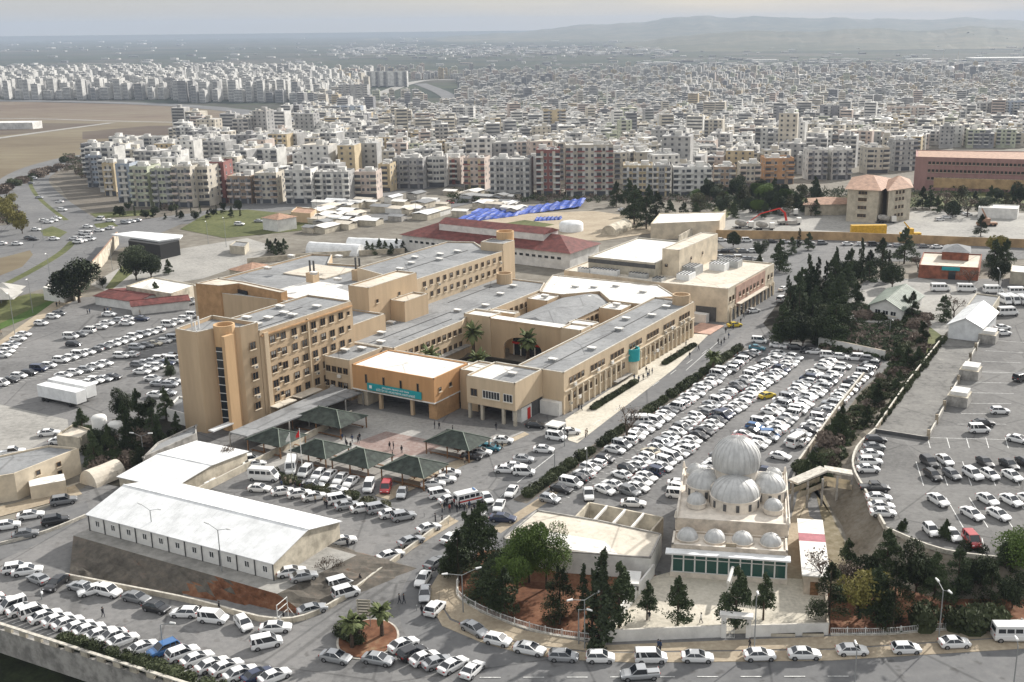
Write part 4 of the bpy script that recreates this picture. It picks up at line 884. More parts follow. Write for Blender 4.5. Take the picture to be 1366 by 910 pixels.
# stalls, vans and sheds of the market: each its own
random.seed(11); sts = []
for i in range(64):
    x = random.uniform(405,690); y = 300-(x-405)*.10+random.uniform(-22,12)
    if not (y > 296 and x > 590): sts.append((x,y))
for i,(x,y) in enumerate(sorted(sts)):
    p = _G0(x,y); w_, l_, h_ = random.uniform(5,12), random.uniform(4,8), random.uniform(2.4,3.6); rz = R(random.choice((-25,-20,65)))
    m = MB(); m.rbox(0,0,w_,l_,0,h_-.3,0,random.choice(('white_wall','wall_cream','concrete','beige_wall')))
    top = random.choice(('roof_white','light_metal','roof_grey','roof_cream','roof_white'))
    m.face([(-w_/2-.4,-l_/2-.4,h_-.28),(w_/2+.4,-l_/2-.4,h_-.28),(w_/2+.4,0,h_+.4),(-w_/2-.4,0,h_+.4)],top); m.face([(-w_/2-.4,0,h_+.4),(w_/2+.4,0,h_+.4),(w_/2+.4,l_/2+.4,h_-.28),(-w_/2-.4,l_/2+.4,h_-.28)],top)
    o = m.build('market_stall', None, False, p); o.rotation_euler = (0,0,rz); tag(o, '%s roofed low market stall, %s from the left of the market sprawl' % ({'roof_grey':'grey','roof_cream':'cream'}.get(top,'white'), nth(i)), 'market stall', 'market stalls near the blue tarps')
# --- right side buildings on the terrace
b,cs = gable('green_roof_house', 'white house with grey green gabled roof above the dark bank', 'house', para((1212,410),(1161,406),(1180,386), RZ+3.6)[:0] or pxz([(1203,413),(1230,394),(1184,385),(1161,406)], RZ+3.4), RZ, RZ+3.4, RZ+5.6, 'white_wall', 'greenish_roof', .7)
facade_wins(b, cs[3], cs[0], [RZ+1.8], 3, win_mesh(1.5,1.1,2,'frame_white'), 1.2)
b,cs = gable('white_gabled_hall', 'white gabled hall at the head of the ramp, right side', 'hall', pxz([(1310,437),(1330,416),(1292,408),(1266,432)], RZ+3.8), RZ, RZ+3.8, RZ+5.8, 'light_metal', 'light_metal', .5)
flat('grey_roof_annex', 'grey roofed annex right behind the white gabled hall', 'annex', quadpx([(1287,412),(1322,414),(1334,396),(1302,392)], RZ+3.6), RZ, RZ+3.8, 'beige_wall', 'roof_grey')
b = flat('brick_clinic', 'low red brick clinic with cream roof and dark hipped lantern', 'clinic', quadpx([(1226,354),(1306,358),(1310,340),(1232,337)], RZ+4), RZ, RZ+4.2, 'brick_red', 'roof_cream')
q = Vector(b.o[:2]); c1 = quadpx([(1256,345),(1292,347),(1292,339),(1262,337)], RZ+4.2); m = b.mb(); m.prism(c1, RZ+3.9, RZ+6.6, 'brick_red'); m.build('lantern_wall', b.root)
cc = (sum(p[0] for p in c1)/4, sum(p[1] for p in c1)/4); m = b.mb(); c3 = inset(c1,1.15)
if sum(c3[i-1][0]*c3[i][1]-c3[i][0]*c3[i-1][1] for i in range(4)) < 0: c3 = c3[::-1]
for i in range(4): m.face([(*c3[i-1],RZ+6.6),(*c3[i],RZ+6.6),(*cc,RZ+8.4)],'roof_grey')
m.build('lantern_roof', b.root)
p0 = Vector(quadpx([(1226,354)],RZ+4)[0]); p1 = Vector(quadpx([(1306,358)],RZ+4)[0]); m = b.mb(); a_ = p0.lerp(p1,.38); c_ = p0.lerp(p1,.68); m.wall(a_-Vector((0,.35)),c_-Vector((0,.35)),RZ+2.9,RZ+4.0,.2,'teal'); m.build('sign_board', b.root)
m = b.mb(); a_ = p0.lerp(p1,.5); c_ = p0.lerp(p1,.62); m.wall(a_-Vector((0,.2)),c_-Vector((0,.2)),RZ+.1,RZ+2.6,.15,'glass'); m.build('door', b.root)
b,cs = hip('tiled_roof_block', 'cream block with brown tiled hip roof among the trees, upper right', 'building', pxz([(1131,252),(1172,254),(1196,240),(1140,237)], 14), 0, 14, 18, 'beige_wall', 'tile_roof', 1.2)
facade_wins(b, cs[0], cs[1], [3,6.4,9.8,12.6], 3, WW, 8)
b2,cs2 = hip('tiled_roof_wing', 'side wing of the tiled roof block turned to the right', 'building', pxz([(1186,254),(1216,250),(1212,240),(1180,243)], 14), 0, 14, 18, 'beige_wall', 'tile_roof', 1.2); facade_wins(b2, cs2[0], cs2[1], [3,6.4,9.8,12.6], 3, WW, 4)
hip('brown_roof_lodge', 'long low lodge with brown roof hidden in the trees', 'lodge', pxz([(1074,273),(1140,272),(1140,265),(1078,265)], 5), 0, 5, 7, 'beige_wall', 'tile_roof', 1)
b = flat('red_school', 'long dull red school with three rows of windows, far right', 'school', quadpx([(1222,209),(1420,214),(1420,203),(1222,200)], 14), -4, 14, 'school_red', 'tile_roof'); 
q0,q1 = quadpx([(1222,209)],14)[0], quadpx([(1420,214)],14)[0]
facade_wins(b, q0, q1, [3,7,11], 30, WW, 6)
b = flat('white_yard_tent', 'long white tent beyond the construction yard', 'tent', quadpx([(1305,277),(1358,279),(1360,274),(1308,272)], 4.5), 0, 4.6, 'white_wall', 'roof_white')
b = flat('grey_long_roof', 'pale flat roofed shelter at the far right edge behind the clinic', 'shelter', quadpx([(1348,362),(1400,366),(1400,356),(1350,352)], RZ+4), RZ, RZ+4, 'beige_wall', 'roof_white')
flat('long_white_store', 'cream store with tall chimney wall behind the clinic block', 'store', quadpx([(868,300),(960,296),(968,284),(880,286)], 6), 0, 6.5, 'cream', 'roof_white')
p = _G0(888,300); b = tunnel('ruined_arch', 'pale broken arched wall by the conifers behind the clinic', (878,296),(896,296), 6, 5, 'roof_cream', 'arch')
p = _G0(762,308); b = PB('round_water_tank', 'white round tank on the sandy yard', 'tank', p); m = b.mb(); m.lathe(p.x,p.y,[(5,0),(5,3),(4.2,3.8),(.01,4.2)],'light_metal',24); m.build('shell', b.root, True)
tunnel('rusty_nissen_hut', 'brown half round hut beside the round white tank', (812,314),(834,304), 7, 4, 'wall_cream', 'hut')
# --- walls and fences
def wall_thing(name, label, cat, pts, h, t, m_, top=None, z=0, posts=None, pm_=None, smooth=True, z2=None):
    c = curve(pts,4) if smooth else pts; ws = [_G0(x,y,z) for x,y in c]; o = ws[0]; b = PB(name, label, cat, o); m = b.mb()
    for p, q in zip(ws, ws[1:]): m.wall(p[:2], q[:2], z, z+h, t, m_, top=top)
    m.build('wall', b.root); 
    return b, ws
def railing(name, label, pts, h, m_, z=0, step=2.5, base=.25, post='white_paint', bars=.25):
    c = curve(pts,5); ws = [_G0(x,y,z) for x,y in c]; o = ws[0]; b = PB(name, label, 'fence', o); m = b.mb()
    for p, q in zip(ws, ws[1:]): m.wall(p[:2], q[:2], z, z+base, .3, 'kerb')
    m.build('base', b.root); m = b.mb(); mp_ = b.mb(); acc = 0; k = 0
    for p, q in zip(ws, ws[1:]):
        m.wall(p[:2],q[:2],z+h-.08,z+h,.07,m_); m.wall(p[:2],q[:2],z+base+.1,z+base+.18,.07,m_); L = (q-p).length; s = acc
        while s < L:
            r = p.lerp(q, s/L); m.rbox(r.x,r.y,.05,.05,z+base,z+h,0,m_); s += bars; k += 1
            if k % int(step/bars) == 0: mp_.rbox(r.x,r.y,.16,.16,z,z+h+.15,0,post)
        acc = s-L
    m.build('railing_panel', b.root); mp_.build('post_row', b.root); return b
railing('curved_railing', 'curved white railing round the red soil garden', [(612,775),(611,796),(640,816),(690,836),(740,849),(800,857)], 1.2, 'white_paint')
railing('garden_railing', 'white railing between the right hand garden and the pavement', [(1108,848),(1180,848),(1250,842),(1366,836),(1480,830)], 1.2, 'white_paint')
b = mthing('court_wall', 'low white wall round the mosque court with its gateway', 'wall', -12, -17)
c0 = muv(803,857,0); c1 = muv(965,850,0); c2 = muv(998,850,0); c3 = muv(1104,847,0)
for p, q in ((c0,c1),(c2,c3)): m = b.mb(); m.wall(p,q,0,1.9,.3,'white_wall',top='kerb'); m.build('wall', b.root)
q = muv(872,768,0); m = b.mb(); m.wall(c0,q,0,2.0,.3,'white_wall'); m.build('wall', b.root); q = muv(1100,772,0); m = b.mb(); m.wall(c3,q,0,1.6,.3,'stone'); m.build('wall', b.root)
for p in (c1,c2): m = b.mb(); m.rbox(p[0],p[1],.7,.8,0,3.2,0,'white_wall'); m.build('gate_pier', b.root)
m = b.mb(); m.rbox((c1[0]+c2[0])/2,(c1[1]+c2[1])/2,abs(c2[0]-c1[0])+1.2,1.2,3.21,3.6,0,'white_wall'); m.build('gate_lintel', b.root)
m = b.mb(); x0=c1[0]+.4; 
for i in range(6): m.rbox(x0+i*.22,c1[1]-.2,.04,.04,.1,1.9,0,'white_paint')
for z in (.1,1.0,1.85): m.box(x0,x0+1.15,c1[1]-.22,c1[1]-.18,z,z+.06,'white_paint')
m.build('gate', b.root)
wall_thing('parking_wall', 'long tan wall along the right edge of the big car park', 'wall', [(1055,655),(1066,622),(1118,548),(1152,505)], 1.6, .4, 'stone_wall', 'kerb', smooth=False)
wall_thing('retaining_wall', 'white retaining wall under the dark bank behind the car park', 'wall', [(1092,462),(1180,481)], 2.6, .5, 'white_wall', 'stone_wall', smooth=False)
wall_thing('ramp_edge_wall', 'pale post and panel wall on the left of the empty ramp', 'wall', [(1168,576),(1212,512),(1262,448)], 1.1, .3, 'stone_wall', 'kerb', RZ, smooth=False)
b,ws = wall_thing('ramp_side_wall', 'broken pale wall on the right of the empty ramp', 'wall', [(1238,586),(1276,514),(1308,455)], .9, .3, 'concrete', 'kerb', RZ, smooth=False)
for t in frange(0,1,9): p = ws[0].lerp(ws[2],t); m = b.mb(); m.rbox(p.x,p.y,.5,.5,RZ,RZ+2.0,0,'stone_wall'); m.build('post', b.root)
wall_thing('ramp_end_wall', 'dark low wall closing the near end of the empty ramp', 'wall', [(1168,577),(1238,588)], .8, .3, 'dark_grey', 'concrete', RZ, smooth=False)
wall_thing('terrace_kerb_wall', 'cream kerb wall along the left edge of the right car park', 'wall', [(1180,706),(1157,664),(1138,628),(1143,601),(1168,576)], .9, .35, 'kerb', None, RZ)
wall_thing('garden_kerb_wall', 'cream kerb wall between the right car park and the garden', 'wall', [(1182,708),(1260,738),(1366,751),(1440,758)], .7, .3, 'kerb', None, RZ)
wall_thing('bank_foot_wall', 'cream low wall at the foot of the bank behind the middle cars', 'wall', [(88,772),(160,786),(260,806),(370,832),(440,812),(520,755),(600,694)], .9, .35, 'wall_cream', 'kerb')
wall_thing('roadside_kerb_wall', 'cream kerb wall between the upper left road and the side lane', 'wall', [(-60,745),(0,728),(60,712),(115,690)], .6, .3, 'kerb')
wall_thing('construction_fence', 'long tan hoarding between the street cars and the construction yard', 'fence', [(955,318),(1120,321),(1290,328),(1440,334)], 3.4, .2, 'tan_fence', 'tan_light', smooth=False)
wall_thing('yard_retaining_wall', 'tan retaining wall under the road beyond the tiled block', 'wall', [(1245,250),(1440,256)], 5, .5, 'tan_fence', 'kerb', smooth=False)
wall_thing('hall_wall', 'cream wall before the arched tents', 'wall', [(330,352),(420,344),(540,338)], 2, .3, 'wall_cream', smooth=False)
wall_thing('pale_yard_wall', 'tall pale wall climbing to the right behind the clinic tower', 'wall', [(905,328),(968,292)], 4, .4, 'wall_cream', smooth=False)
for i,(x0,x1) in enumerate(((808,858),(905,940),(1010,1060),(1070,1098))):
    p = _G0((x0+x1)/2,848); m = MB(); L_ = (_G0(x1,848)-_G0(x0,848)).length; m.rbox(0,0,L_,.8,0,.55,-R(3),'wall_cream','hedge_soil'); tag(m.build('planter', None, False, p), ['long planter at the left inside the court wall','planter left of the court gate','planter right of the court gate','planter at the right end of the court wall'][i], 'planter', 'planters inside the court wall')
# balustrade at bottom left
b = PB('balustrade_wall', 'pale retaining wall with openings below the hedge, bottom left corner', 'wall', (WL0.x,WL0.y))
m = b.mb(); m.wall((WL0.x,WL0.y-.0),(WL1.x,WL1.y),-3.6,.3,.4,'concrete'); m.build('wall', b.root); d = (WL1-WL0); L = d.length; d.normalize(); ang = math.atan2(d.y,d.x)
for i in range(int(L/3)):
    p = WL0+d*(1.5+3*i); m = b.mb(); m.rbox(p.x,p.y,1.3,.42,.32,1.05,ang,'wall_cream'); m.build('panel', b.root)
m = b.mb(); m.wall((WL0.x,WL0.y),(WL1.x,WL1.y),1.06,1.25,.5,'kerb'); m.build('coping', b.root)
# kerb ring and soil of the roundabout island
c = _G0(491,853); b = PB('traffic_island', 'kerbed oval island of red soil with palms at the road fork', 'traffic island', c)
m = b.mb(); n = 36; ro = [(c.x+4.3*math.cos(2*PI*i/n), c.y+5.3*math.sin(2*PI*i/n)) for i in range(n)]; m.prism(ro,0,.18,'kerb'); m.build('kerb', b.root)
m = b.mb(); m.prism(inset(ro,.93),.18,.3,'red_soil'); m.build('soil', b.root)
# bridge from the right terrace to the mosque
b = PB('footbridge', 'cream roofed footbridge from the right car park to the mosque', 'footbridge', _G0(1137,628,RZ))
L_ = [_G0(1058,642,5.6),_G0(1100,624,6.2),_G0(1137,630,5.6)]; m = b.mb()
for p,q in zip(L_,L_[1:]):
    d = Vector((q.x-p.x,q.y-p.y)).normalized(); nn = Vector((-d.y,d.x,0))*1.1; vs = [p-nn,q-nn,q+nn,p+nn]; m.mesh([v for v in vs]+[v-Vector((0,0,.35)) for v in vs], [[0,1,2,3],[7,6,5,4],[0,4,5,1],[1,5,6,2],[2,6,7,3],[3,7,4,0]], 'kerb')
m.build('roof', b.root); m = b.mb()
for p,q in zip(L_,L_[1:]):
    for s in (-1,1):
        d = Vector((q.x-p.x,q.y-p.y)).normalized(); nn = Vector((-d.y,d.x,0))*1.0*s; a_ = p+nn; c_ = q+nn; m.mesh([a_-Vector((0,0,3)),c_-Vector((0,0,3)),c_-Vector((0,0,2)),a_-Vector((0,0,2))],[[0,1,2,3],[3,2,1,0]],'wall_cream')
m.build('parapet', b.root)
for i in range(5): t = i/4; p = L_[0].lerp(L_[2],t); m = b.mb(); m.rbox(p.x,p.y,.35,.35,0,p.z-.4,0,'concrete'); m.build('pier', b.root)
# pavilions with green hip roofs
def pavilion(label, c, L, Wd, az, h=2.7, zr=4.6):
    p = _G0(*c); t = thing('open_pavilion', label, 'pavilion', p, -R(az), 'green roofed pavilions on the plaza'); x, y = L/2, Wd/2; r = (L-Wd)/2*.9
    m = MB(); v = [(-x,-y,h),(x,-y,h),(x,y,h),(-x,y,h)]; a_=(-r,0,zr); c_=(r,0,zr)
    m.face([v[0],v[1],c_,a_],'green_roof'); m.face([v[1],v[2],c_],'green_roof'); m.face([v[2],v[3],a_,c_],'green_roof'); m.face([v[3],v[0],a_],'green_roof'); m.face(v[::-1],'wood')
    rf = m.build('roof', t); m = MB()
    for s,e in ((v[0],a_),(v[3],a_),(v[1],c_),(v[2],c_),(a_,c_)): m.tube(Vector(s)+Vector((0,0,.05)),Vector(e)+Vector((0,0,.05)),.09,.09,'greenish_roof',4)
    m.build('ridge_cap', rf)
    for sx in (-1,0,1):
        for sy in (-1,1): m = MB(); m.box(sx*(x-.4)-.1,sx*(x-.4)+.1,sy*(y-.4)-.1,sy*(y-.4)+.1,0,h-.002,'wood'); m.build('post', t)
    for s in (-1,1): m = MB(); m.box(-x+.8,x-.8,s*(y-.9)-.2,s*(y-.9)+.2,.4,.48,'wood'); m.box(-x+1,-x+1.2,s*(y-.9)-.1,s*(y-.9)+.1,0,.399,'wood'); m.box(x-1.2,x-1,s*(y-.9)-.1,s*(y-.9)+.1,0,.399,'wood'); m.build('bench', t)
    m = MB(); m.box(-.8,.8,-.45,.45,.68,.76,'wood'); m.box(-.1,.1,-.1,.1,0,.679,'wood'); m.build('table', t)
pavilion('green roofed pavilion nearest the street, right of the plaza', (611,604), 11, 8, 30)
pavilion('front green roofed pavilion beside the flower beds and silver cars', (553,640), 10.5, 8, 30)
pavilion('green roofed pavilion second in the front line of pavilions', (484,628), 9.5, 8, 30)
pavilion('green roofed pavilion just right of the two flagpoles', (428,616), 9.5, 7.5, 30)
pavilion('leftmost green roofed pavilion beside the grey walkway', (370,600), 9.5, 8, 30)
pavilion('longest green roofed pavilion nearest the ward block', (440,572), 14, 9, 30)
# trailers
def trailer(label, c, az, L=13, z=0):
    p = _G0(*c); t = thing('box_trailer', label, 'trailer', p, -R(az), 'white trailers in the left car park')
    m = MB(); m.box(-1.3,1.3,-L/2,L/2,1.1,3.9,'light_metal'); m.build('body', t)
    for y in (-L/2+1.5,-L/2+2.8,L/2-2.5):
        for s in (-1,1): m = MB(); m.tube((s*1.05,y,.5),(s*1.3,y,.5),.5,.5,'tyre',12); m.build('wheel', t)
    m = MB(); m.box(-1.0,1.0,-L/2+.3,L/2-.3,.8,1.09,'dark_grey'); m.build('chassis', t)
trailer('white box trailer, front one of two, beside the dark trees', (84,538), 118); trailer('white box trailer, rear one of two, beside the dark trees', (98,530), 118)
# concrete blocks on the right lot
for i,(x,y) in enumerate(((1279,538),(1294,503),(1318,455))):
    p = _G0(x,y,RZ); m = MB(); m.rbox(0,0,4.2,5.2,0,2.2,R(-30),'concrete','wall_cream'); m.rbox(0.2,0.2,3.4,4,2.202,3.0,R(-30),'white_wall'); o = m.build('concrete_housing', None, False, p); tag(o, ['nearest','middle','farthest'][i]+' pale concrete housing beside the empty ramp', 'housing', 'concrete housings beside the ramp')
# construction yard machines
def road(p, az): return _G0(*p), -R(az)
def mixer(label, c, az):
    p,rz = road(c,az); t = thing('mixer_truck', label, 'mixer truck', p, rz, 'concrete mixers in the construction yard')
    m = MB(); m.box(-1.2,1.2,2.6,4.6,.9,3.0,'white_wall'); m.box(-1.1,1.1,4.601,4.65,1.9,2.8,'carglass'); m.build('cab', t)
    m = MB(); m.lathe(0,0,[(.3,-2.6),(1.1,-1.8),(1.35,0),(1.2,1.4),(.7,2.4),(.01,2.5)],'concrete',16)
    m.v = [(x, -z-.6, 2.4+y+.25*z*.5) for x,y,z in m.v]; m.build('drum', t, True)
    m = MB(); m.box(-.9,.9,-4,4.5,.6,.89,'dark_grey'); m.build('chassis', t)
    for y in (3.4,-1,-2.4):
        for s in (-1,1): m = MB(); m.tube((s*.95,y,.5),(s*1.2,y,.5),.5,.5,'tyre',10); m.build('wheel', t)
mixer('grey mixer truck under the red pump boom', (1018,307), 90); mixer('white mixer truck left of the red pump boom', (1050,288), 95)
mixer('white mixer truck before the cream tiled roof block', (1180,298), 92); mixer('grey mixer truck nearest the left end of the hoarding', (990,305), 90)
p = _G0(1050,300); t = thing('concrete_pump', 'red folded boom of the concrete pump rising over the yard', 'concrete pump', p)
pts = [(1052,300,0),(1048,0,0)]
B0 = Vector((0,0,1.5)); 
def at_h(x,y): # point above the pump's own line of depth
    q = _f+_r*((x-CX)/F)-_u*((y-CY)/F); s = p.y/q.y; return Vector((s*q.x-p.x, 0, HC+s*q.z-p.z))
J = [at_h(1050,300), at_h(1047,284), at_h(1040,278), at_h(1015,285), at_h(984,306)]
for i,(a_,c_) in enumerate(zip(J,J[1:])): m = MB(); m.tube(a_,c_,.55-.1*i,.45-.1*i,'red_plastic',6); m.build('boom_section', t)
m = MB(); m.box(-4,4,-1.2,1.2,.6,1.8,'concrete'); m.box(4.01,5.8,-1.2,1.2,.8,3,'white_wall'); m.build('truck', t)
for x_ in (-3,-1.5,4.8):
    for s in (-1,1): m = MB(); m.tube((x_,s*1,.5),(x_,s*1.25,.5),.5,.5,'tyre',10); m.build('wheel', t)
def crane(label, c, tip, col):
    p = _G0(*c); t = thing('mobile_crane', label, 'crane', p, 0, 'cranes in the construction yard'); q = _f+_r*((tip[0]-CX)/F)-_u*((tip[1]-CY)/F); s = p.y/q.y; T = Vector((s*q.x-p.x,0,HC+s*q.z))
    m = MB(); m.box(-4,4,-1.3,1.3,.7,1.7,col); m.build('chassis', t); m = MB(); m.box(-2,1,-1.2,1.2,1.71,3.4,col); m.build('cab', t); m = MB(); m.tube((0,0,2.8),T,.5,.3,col,4); m.build('boom', t)
    for x_ in (-3,-1,1.2,3): 
        for s_ in (-1,1): m = MB(); m.tube((x_,s_*1.1,.6),(x_,s_*1.4,.6),.6,.6,'tyre',10); m.build('wheel', t)
crane('orange mobile crane with raised boom, right of the yard', (1316,302), (1310,278), 'tile_roof'); crane('yellow excavator crane behind the hoarding', (1214,316), (1206,296), 'yellow')
p = _G0(1158,313); t = thing('yellow_barrier', 'long yellow site container just behind the hoarding', 'container', p); m = MB(); m.box(-7,7,-1.2,1.2,0,3.9,'yellow'); m.build('body', t)
# sign stand at the road fork, billboard frame, kiosk
p = _G0(487,838); t = thing('direction_sign', 'tall stack of pale direction boards on two posts at the road fork', 'sign', p, -R(5))
for x_ in (-.8,.8): m = MB(); m.tube((x_,0,0),(x_,0,4.6),.06,.06,'pole',6); m.build('post', t)
for i in range(6): m = MB(); m.box(-1.0,1.0,-.06,-.0,1.9+.45*i,2.25+.45*i,'beige_wall'); m.box(-.8,.6,-.075,-.061,2.03+.45*i,2.12+.45*i,'dark_grey'); m.build('board', t)
p = _G0(378,828); t = thing('frame_stand', 'white tubular frame stand at the corner of the bank', 'frame', p, -R(110))
for x_ in (-1.3,1.3): m = MB(); m.tube((x_,0,0),(x_,0,3.2),.07,.07,'white_paint',6); m.tube((x_,0,1.5),(x_,1.4,0),.05,.05,'white_paint',6); m.build('upright', t)
for z in (1.2,2.2,3.1): m = MB(); m.tube((-1.3,0,z),(1.3,0,z),.06,.06,'white_paint',6); m.build('crossbar', t)
p = _G0(741,580); t = thing('guard_kiosk', 'small white glazed guard kiosk at the corner of the east wing', 'kiosk', p, -R(30)); m = MB(); m.box(-1.3,1.3,-1.3,1.3,0,1,'white_wall'); m.box(-1.2,1.2,-1.2,1.2,1.001,2.2,'glass'); m.build('cabin', t); m = MB(); m.box(-1.6,1.6,-1.6,1.6,2.2,2.5,'roof_white'); m.build('roof', t)
for x_ in (-1.25,1.25):
    for y_ in (-1.25,1.25): m = MB(); m.box(x_-.08,x_+.08,y_-.08,y_+.08,1.001,2.199,'frame_white'); m.build('corner_post', t)
p = _G0(843,790); t = thing('camper_trailer', 'small white caravan beside the low building', 'caravan', p, -R(10)); m = MB(); m.box(-1.2,1.2,-2,2,.5,2.5,'white_wall'); m.build('body', t); m = MB(); m.box(-1.19,1.19,-2.03,-1.99,1.4,2.1,'carglass'); m.build('window', t)
for s in (-1,1): m = MB(); m.tube((s*1.0,0,.35),(s*1.22,0,.35),.35,.35,'tyre',10); m.build('wheel', t)
# flagpoles
for i,(x,y) in enumerate(((391,640),(404,634))):
    p = _G0(x,y); t = thing('flagpole', ['left tall pole with furled flag before the pavilions','right tall pole with furled red flag before the pavilions'][i], 'flagpole', p, 0, 'flagpoles before the pavilions'); m = MB(); m.tube((0,0,0),(0,0,9.5),.1,.06,'white_paint',8); m.build('pole', t)
    m = MB(); 
    for k in range(4): m.face([(-.05-.18*k,.06*(k%2),9.2-.3*k),(-.05-.18*(k+1),.06*((k+1)%2),9.0-.35*k),(-.05-.18*(k+1),.06*((k+1)%2),7.6-.1*k),(-.05-.18*k,.06*(k%2),7.8)],'flag_red' if i else 'white_cloth')
    m.build('flag', t)
# kerbs drawn as real steps along the main street
for nm, pts in (('kerb_line',[(640,640),(735,578)]),):
    pass
# ================================================================ the city
random.seed(21)
for i,(n_,c_) in enumerate((('c_white',(.60,.59,.56)),('c_grey',(.37,.365,.355)),('c_cream',(.50,.46,.39)),('c_pink',(.50,.42,.37)),('c_ochre',(.50,.41,.27)),('c_red',(.24,.11,.10)),('c_green',(.47,.49,.38)),('c_blue',(.34,.38,.44)),('c_brown',(.33,.25,.19)),('c_dgrey',(.25,.25,.26)),('c_orange',(.45,.26,.14)),('c_slab',(.55,.53,.50)),('c_roof',(.42,.41,.39)),('c_roofw',(.66,.65,.62)),('c_glass',(.085,.09,.10)))):
    mat(n_, c_, .85 if n_ != 'c_glass' else .35, .12 if n_ != 'c_glass' else 0, .15)
CN = {'c_white':'white','c_grey':'grey','c_cream':'cream','c_pink':'pinkish','c_ochre':'ochre','c_red':'dark red','c_green':'pale green','c_blue':'blue grey','c_brown':'brown','c_dgrey':'dark grey','c_orange':'orange'}
_bal = {}
def balcony_mesh(w, col):
    k = (w, col)
    if k not in _bal:
        m = MB(); m.box(-w/2,w/2,-1.3,0,0,.16,'c_slab'); m.box(-w/2,w/2,-1.32,-1.22,.162,1.0,col); m.box(-w/2,-w/2+.1,-1.2,0,.162,1.0,col); m.box(w/2-.1,w/2,-1.2,0,.162,1.0,col); m.box(-w/2+.2,w/2-.2,-.06,.0,.17,2.3,'c_glass')
        o = m.build('x'); _bal[k] = o.data; bpy.data.objects.remove(o)
    return _bal[k]
def roof_parts(t, w, d, h, rnd, n):
    x, y = rnd.uniform(-w/4,w/4), rnd.uniform(-d/5,d/5); m = MB(); m.box(x-2,x+2,y-1.8,y+1.8,h,h+2.6,'c_white','c_roof'); m.build('rooftop_room', t)
    for i in range(n):
        x, y = rnd.uniform(-w/2+1.5,w/2-1.5), rnd.uniform(-d/2+1.5,d/2-1.5); s = rnd.uniform(.5,1.1); m = MB(); m.box(x-s,x+s,y-s*.7,y+s*.7,h+.01*(i+1),h+rnd.uniform(.7,1.8),rnd.choice(('c_roofw','c_roofw','c_slab','c_dgrey'))); m.build('roof_tank', t)
_cw = {}
def cwin():
    if 'w' not in _cw:
        m = MB(); m.box(-.65,.65,-.05,.02,-.7,.7,'c_glass'); m.box(-.78,.78,-.12,.02,-.86,-.705,'c_slab'); m.box(-.78,-.652,-.08,.02,-.7,.7,'c_slab'); m.box(.652,.78,-.08,.02,-.7,.7,'c_slab'); o = m.build('x'); _cw['w'] = o.data; bpy.data.objects.remove(o)
    return _cw['w']
def roof_stuff(m, w, d, h, rnd, n=4):
    x, y = rnd.uniform(-w/4,w/4), rnd.uniform(-d/5,d/5); m.box(x-2,x+2,y-1.8,y+1.8,h,h+2.6,'c_white','c_roof')
    for i in range(n):
        x, y = rnd.uniform(-w/2+1.5,w/2-1.5), rnd.uniform(-d/2+1.5,d/2-1.5); s = rnd.uniform(.5,1.1); m.box(x-s,x+s,y-s*.7,y+s*.7,h+.01*(i+1),h+rnd.uniform(.7,1.8),rnd.choice(('c_roofw','c_roofw','c_slab','c_dgrey')))
def block_full(name, label, col, px0, px1, yb, yt, d=13, rot=-8, nb=2, balc='c_slab', col2=None, cat='apartment block', group=None, roofc='c_roof', H_=None):
    """apartment block standing with its front foot on photo row yb between columns px0, px1; parts for balconies and windows"""
    A = _G0(px0,yb); B_ = _G0(px1,yb); w = (B_-A).length*(.90 if (px0*13+px1) % 3 else .97); rot = rot+((px0*7+px1*3) % 11-5)*.9; c = (A+B_)/2; h = H_ or max(6, (yb-yt)/F*c.y*(1.03 if (px0+yb) % 4 else .92)); nf = max(2, round(h/3.1)); fh = h/nf; rz = R(rot)
    t = thing(name, label, cat, (c.x+math.sin(-rz)*0, c.y+d/2, c.z), rz, group); rnd = random.Random(px0*7+yb)
    m = MB(); m.prism([(-w/2,-d/2),(w/2,-d/2),(w/2,d/2),(-w/2,d/2)],-2,h,col,roofc); m.parapet([(-w/2,-d/2),(w/2,-d/2),(w/2,d/2),(-w/2,d/2)],h,h+.8,col,.3)
    if col2:
        for k in range(nb): x = -w/2+w*(k+.5)/nb; m.box(x-w/nb*.12,x+w/nb*.12,-d/2-.12,-d/2-.003,0,h,col2)
    m.build('wall', t)
    roof_parts(t,w,d,h,rnd,8)
    m = MB(); m.box(-w/2+.3,w/2-.3,-d/2-.06,-d/2-.01,.2,fh-.6,'c_glass'); m.build('shopfront', t)
    bw = max(2.6, min(7, w/nb*.6)); bm_ = balcony_mesh(round(bw,1), balc); wm_ = cwin(); cnt = 0
    for f in range(1,nf):
        for k in range(nb):
            x = -w/2+w*(k+.5)/nb + (0 if nb == 1 else (w/nb*.22 if k < nb/2 else -w/nb*.22))*(-1)
            link('balcony', bm_, t, (x,-d/2,f*fh+.1)); cnt += 1
            for xx in (x-bw/2-1.1, x+bw/2+1.1):
                if abs(xx) < w/2-.8 and cnt < 98: link('window', wm_, t, (xx,-d/2,f*fh+1.6)); cnt += 1
        side = (1 if c.x < 0 else -1)
        for yy in (-d/4, d/4):
            if cnt < 98: o = link('window', wm_, t, (side*w/2,yy,f*fh+1.6)); o.rotation_euler = (0,0,side*PI/2); cnt += 1
    return t
FB = 'apartment_block'; GF = 'front row of city apartment blocks'
